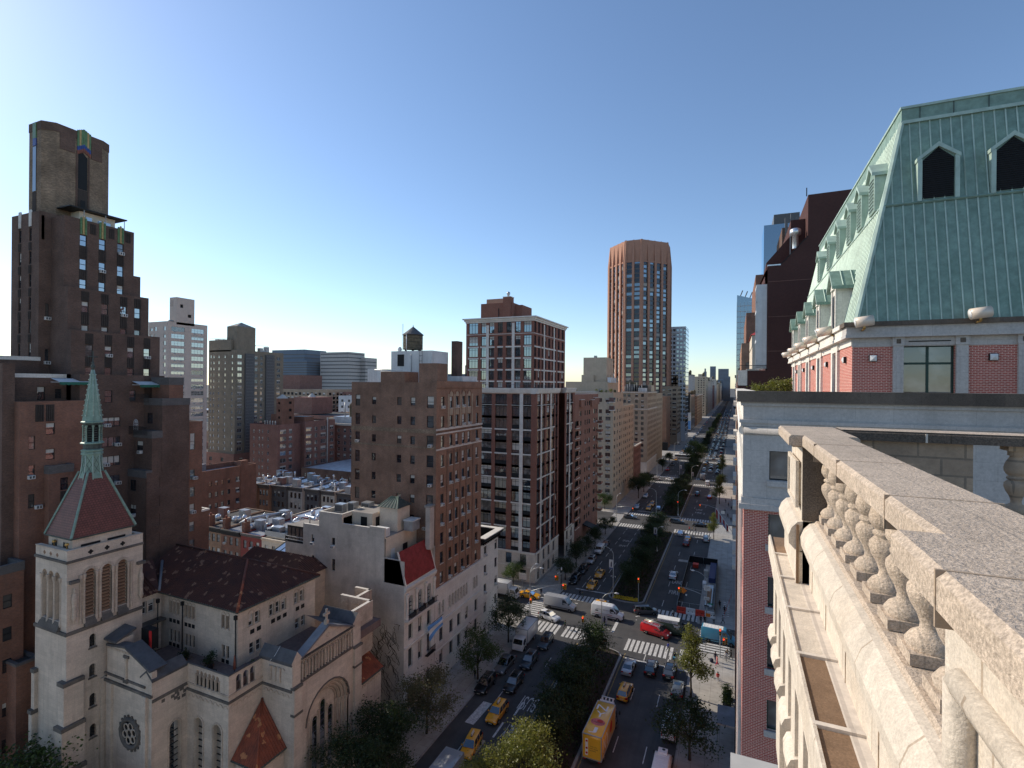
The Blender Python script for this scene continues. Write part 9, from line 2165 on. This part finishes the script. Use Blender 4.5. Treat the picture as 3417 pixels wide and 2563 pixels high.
 p=MB();p.tube([(-9.3,92.5,.36),(-9.3,92.85,.85),(-9.3,93.4,.9),(-9.3,93.6,.36)],.025,'plastic_red',5);p.tube([(-9.3,92.85,.85),(-9.3,93.0,.36),(-9.3,93.4,.9)],.025,'plastic_red',5);p.tube([(-9.55,93.42,1.05),(-9.05,93.42,1.05)],.02,'iron_black',5);p.build('frame',t)
 p=MB();p.box(-9.5,-9.1,92.3,92.7,.8,1.2,'van_blue');tag(p.build('delivery_bag',None,(-9.3,92.5,.8)),'pale blue delivery bag on the back of the bicycle','bag')
 p=MB();p.lathe([(.05,0),(.32,.1),(.34,.5),(.2,.62)],(-3.4,95.6,.15),'cl_navy',10);tag(p.build('suitcase',None,(-3.4,95.6,.15)),'round dark blue suitcase pulled by the woman in pink','suitcase')
POSE={}
def figure(pose):
 """one continuous skinned body; returns mesh with material slots skin, top, trousers, shoes"""
 V,E,Rr=[],[],[]
 def a(p,r,par=None):V.append(p);Rr.append(r);(par is not None)and E.append((par,len(V)-1));return len(V)-1
 st={'walk':(.30,-.28,.22,-.2),'walk2':(-.24,.3,-.2,.22),'stand':(.04,-.03,.04,.02),'ride':(.25,.12,.42,.42)}[pose]
 dz=.0 if pose!='ride' else .12
 pel=a((0,0,.96+dz),.135);sp1=a((0,.01,1.12+dz),.125,pel);ch=a((0,.03 if pose!='ride' else .12,1.32+dz),.15,sp1);nk=a((0,.03+(.1 if pose=='ride' else 0),1.47+dz),.06,ch);hd=a((0,.05+(.12 if pose=='ride' else 0),1.60+dz),.095,nk);tp=a((0,.04+(.12 if pose=='ride' else 0),1.70+dz),.08,hd);ns=a((0,.145+(.12 if pose=='ride' else 0),1.585+dz),.018,hd)
 hips,sh={},{}
 for s,f,fa in((-1,st[0],st[2]),(1,st[1],st[3])):
  h=a((s*.10,0,.90+dz),.10,pel)
  if pose=='ride':k=a((s*.12,.34,.72+(.12 if s>0 else 0)),.065,h);an=a((s*.11,.12,.32+(.12 if s>0 else 0)),.045,k);a((s*.11,.28,.27+(.12 if s>0 else 0)),.04,an)
  else:
   back=f<-.1
   k=a((s*.10,f*.5+.04,.50),.065,h);an=a((s*.10,f*(1.05 if not back else 1.25),.10+(.08 if back else 0)),.045,k);a((s*.11,f+.17-(.05 if back else 0),.045),.038,an)
  so=a((s*.18,V[ch][1],1.40+dz),.065,ch);el=a((s*.25,V[ch][1]+fa*.45,1.14+dz),.045,so);wr=a((s*.25,V[ch][1]+fa+.06,.92+dz+abs(fa)*.15),.032,el)
  hn=a((s*.25,V[wr][1]+.03,V[wr][2]-.07),.03,wr)
  for k_ in range(4):q=a((s*.25+(k_-1.5)*.016*s,V[hn][1]+.015+.004*k_,V[hn][2]-.07-.008*(1.5-abs(k_-1.5))),.0085,hn)
  a((s*.25-s*.03,V[hn][1]+.03,V[hn][2]-.025),.0095,wr)
 me=bpy.data.meshes.new('person_body');me.from_pydata(V,E,[]);ob=bpy.data.objects.new('person_body',me);COL.objects.link(ob)
 sk=ob.modifiers.new('skin','SKIN');sk.use_smooth_shade=True
 for i,d in enumerate(me.skin_vertices[0].data):d.radius=(Rr[i],Rr[i]);d.use_root=(i==0)
 sb=ob.modifiers.new('sub','SUBSURF');sb.levels=1;sb.render_levels=1
 m2=bpy.data.meshes.new_from_object(ob.evaluated_get(bpy.context.evaluated_depsgraph_get()));bpy.data.objects.remove(ob)
 m2.materials.clear()
 for n in('skin','cl_black','cl_navy','iron_black'):m2.materials.append(M[n])
 for p in m2.polygons:
  c=p.center;x,z=abs(c.x),c.z-dz
  if z>1.46 and x<.14:k=0
  elif x>.20 and z<.97 and z>.72:k=0
  elif z>.93 or(x>.2 and z>.9):k=1
  elif c.z<.09:k=3
  else:k=2
  p.material_index=k;p.use_smooth=True
 return m2,(V[hd][1],1.60+dz)
def person(x,y,z,rz,pose,top,trou,label,hair='hair_dark',s=1.0):
 if pose not in POSE:POSE[pose]=figure(pose)
 me,(hy,hz)=POSE[pose];md=me.copy();md.materials[1]=M[top];md.materials[2]=M[trou]
 o=bpy.data.objects.new('person',md);COL.objects.link(o);o.location=(x,y,z);o.rotation_euler=(0,0,rz);o.scale=(s,s,s);tag(o,label,'person','people on the street');BASE[o.name]=(0,0,0)
 p=MB();p.lathe([(.106,-.03),(.115,.03),(.10,.09),(.05,.135),(.01,.14)],(0,hy-.02,hz+.02),hair,10);h=p.build('hair',o);return o
def people():
 P=person;R_=-PI/2;L_=PI/2
 P(-10.8,96.4,.01,R_,'walk','cl_blue','cl_black','person in a bright blue jacket striding over the near crosswalk')
 P(-9.3,92.9,.01,0,'ride','cl_black','cl_khaki','person in a dark top riding the bicycle with the blue bag')
 P(-2.8,96.0,.15,.3,'walk2','cl_navy','cl_denim','person in a dark jacket walking left of the signal pole on the right corner')
 P(-2.5,94.8,.15,R_*.6,'walk','cl_pink','cl_red','person in pink pulling the round suitcase')
 P(-1.15,96.9,.15,PI,'walk','cl_white','cl_grey','person in a white shirt carrying a dark backpack');bp=MB();bp.box(-1.32,-.98,97.0,97.25,1.2,1.62,'cl_navy');tag(bp.build('backpack',None,(-1.15,97.1,1.2)),'dark backpack on the person in the white shirt','backpack')
 P(-.25,97.8,.15,L_,'walk2','cl_black','cl_black','person in black at the right edge by the hotel wall');P(-.9,98.1,.15,PI,'stand','cl_khaki','cl_grey','person in khaki behind the white shirted person')
 P(-2.95,90.2,.15,.2,'walk','cl_green','cl_green','person in dark green beside the one in red');P(-2.2,89.4,.15,.1,'walk2','cl_red','cl_white','person in a red top and white trousers on the sunny pavement')
 P(-11.6,111.2,.01,R_,'walk','cl_white','cl_black','person in a white top and black trousers on the far crosswalk by the red barrier')
 P(-3.6,111.3,.15,PI,'stand','cl_white','cl_black','person in white beside the white barrier');P(-1.9,112.0,.15,L_,'walk','cl_grey','cl_black','person in grey walking across the right pavement');P(-1.7,116.9,.15,0,'walk2','cl_black','cl_black','person in black near the red tape fence');P(-2.7,119.6,.15,PI,'walk','cl_black','cl_black','person in black walking along the pit fence')
 P(-6.0,110.4,.01,PI,'walk2','cl_black','cl_black','person in a dark suit stepping off by the lamp post');P(-5.3,110.7,.01,PI,'walk','cl_black','cl_black','second person in a dark suit by the lamp post')
 P(-32.0,113.0,.01,R_,'walk','cl_black','cl_black','person in black on the shaded left part of the far crosswalk');P(-31.2,112.1,.01,R_,'walk2','cl_green','cl_grey','person in olive on the shaded left part of the far crosswalk');P(-40.2,109.8,.15,PI,'stand','cl_black','cl_black','person in black standing behind the yellow taxi in the side street');P(-30.4,96.9,.01,R_,'walk','cl_green','cl_black','person in dark green striding beside the white crossover')
 P(-13.6,179.2,.01,R_,'walk','cl_red','cl_black','person in red on the second crosswalk');P(-12.6,179.0,.01,L_,'walk2','cl_khaki','cl_grey','person in khaki on the second crosswalk');P(-11.6,178.6,.01,R_,'walk','cl_black','cl_navy','person in black on the second crosswalk');P(-2.2,183,.01,0,'walk','cl_black','cl_black','dark figure crossing the side street at the second crossing')
 P(-38.4,74.0,.15,PI,'stand','cl_black','cl_navy','dark figure by the doorway under the round green tree')
 for i in range(7):P(-1.0-(i%3)*1.1,197+i*6.3,.15,i*1.3,'walk' if i%2 else 'stand','cl_black','cl_navy','tiny dark pedestrian on the right pavement past the second crossing')
def setup():
 cam=bpy.data.cameras.new('camera');co=bpy.data.objects.new('camera',cam);COL.objects.link(co);SC.camera=co
 cam.sensor_fit='HORIZONTAL';cam.sensor_width=36.0;cam.lens=36.0*1708.0/3417.0
 cam.clip_start=.05;cam.clip_end=30000
 cam.shift_y=(1285.0-1281.5)/3417.0
 th=math.atan(745/1708.0)
 m=Matrix.Rotation(th,4,'Z')@Matrix.Rotation(PI/2,4,'X')@Matrix.Rotation(.0087,4,'Z')
 m.translation=(0,0,48);co.matrix_world=m
 el,az=rad(31.0),rad(6.5)
 d=Vector((-math.cos(el)*math.cos(az),math.cos(el)*math.sin(az),math.sin(el)))
 w=bpy.data.worlds.new('World');SC.world=w;w.use_nodes=True;nt=w.node_tree
 bg=nt.nodes['Background'];sk=nt.nodes.new('ShaderNodeTexSky');sk.sky_type='NISHITA';sk.sun_disc=False
 sk.sun_elevation=el;sk.sun_rotation=math.atan2(d.x,d.y);sk.altitude=0;sk.air_density=.95;sk.dust_density=.25;sk.ozone_density=3.0
 nt.links.new(sk.outputs[0],bg.inputs[0]);bg.inputs[1].default_value=SKY
 sl=bpy.data.lights.new('sun','SUN');so=bpy.data.objects.new('sun',sl);COL.objects.link(so);sl.energy=SUN;sl.angle=rad(.5);sl.color=(1.0,.90,.76)
 so.rotation_euler=d.to_track_quat('Z','Y').to_euler()
 SC.view_settings.view_transform='Standard';SC.view_settings.look='None';SC.view_settings.exposure=EXPO;SC.view_settings.gamma=1.0
 c=SC.cycles;c.max_bounces=6;c.diffuse_bounces=4;c.glossy_bounces=3;c.transmission_bounces=2;c.volume_bounces=0;c.caustics_reflective=False;c.caustics_refractive=False;c.sample_clamp_indirect=4.0
 c.use_denoising=True
 if HAZE:
  t=NT('haze_air');v=t.n('ShaderNodeVolumePrincipled',{'Color':(.62,.76,.92,1),'Density':HAZE,'Anisotropy':.0}).outputs[0]
  o=t.n('ShaderNodeOutputMaterial');t.t.links.new(v,o.inputs['Volume'])
  b=MB();b.box(-1400,900,-120,3000,-1.0,205,'haze_air');tag(b.build('haze'),kind='stuff')
SKY,SUN,EXPO,HAZE=.12,3.2,.55,0
import time as _t
_T=_t.time()
def step(f):
 f();print('STEP',f.__name__,round(_t.time()-_T,1),len(bpy.data.objects))
for f in(vehicles,people,trees,ground,street,deco_tower,pale_tower,tan_tower,redmid,small_brick,rowhouses,church,townhouse,brown_house,new_tower,balcony_house,avenue_left,bronze_tower,far_avenue,hotel,own_ledge,right_far,skyline,setup):
 step(f)
for o in[o for o in bpy.data.objects if o.location.z<-200 and o.parent is None]:
 for ch in list(o.children_recursive):bpy.data.objects.remove(ch)
 bpy.data.objects.remove(o)
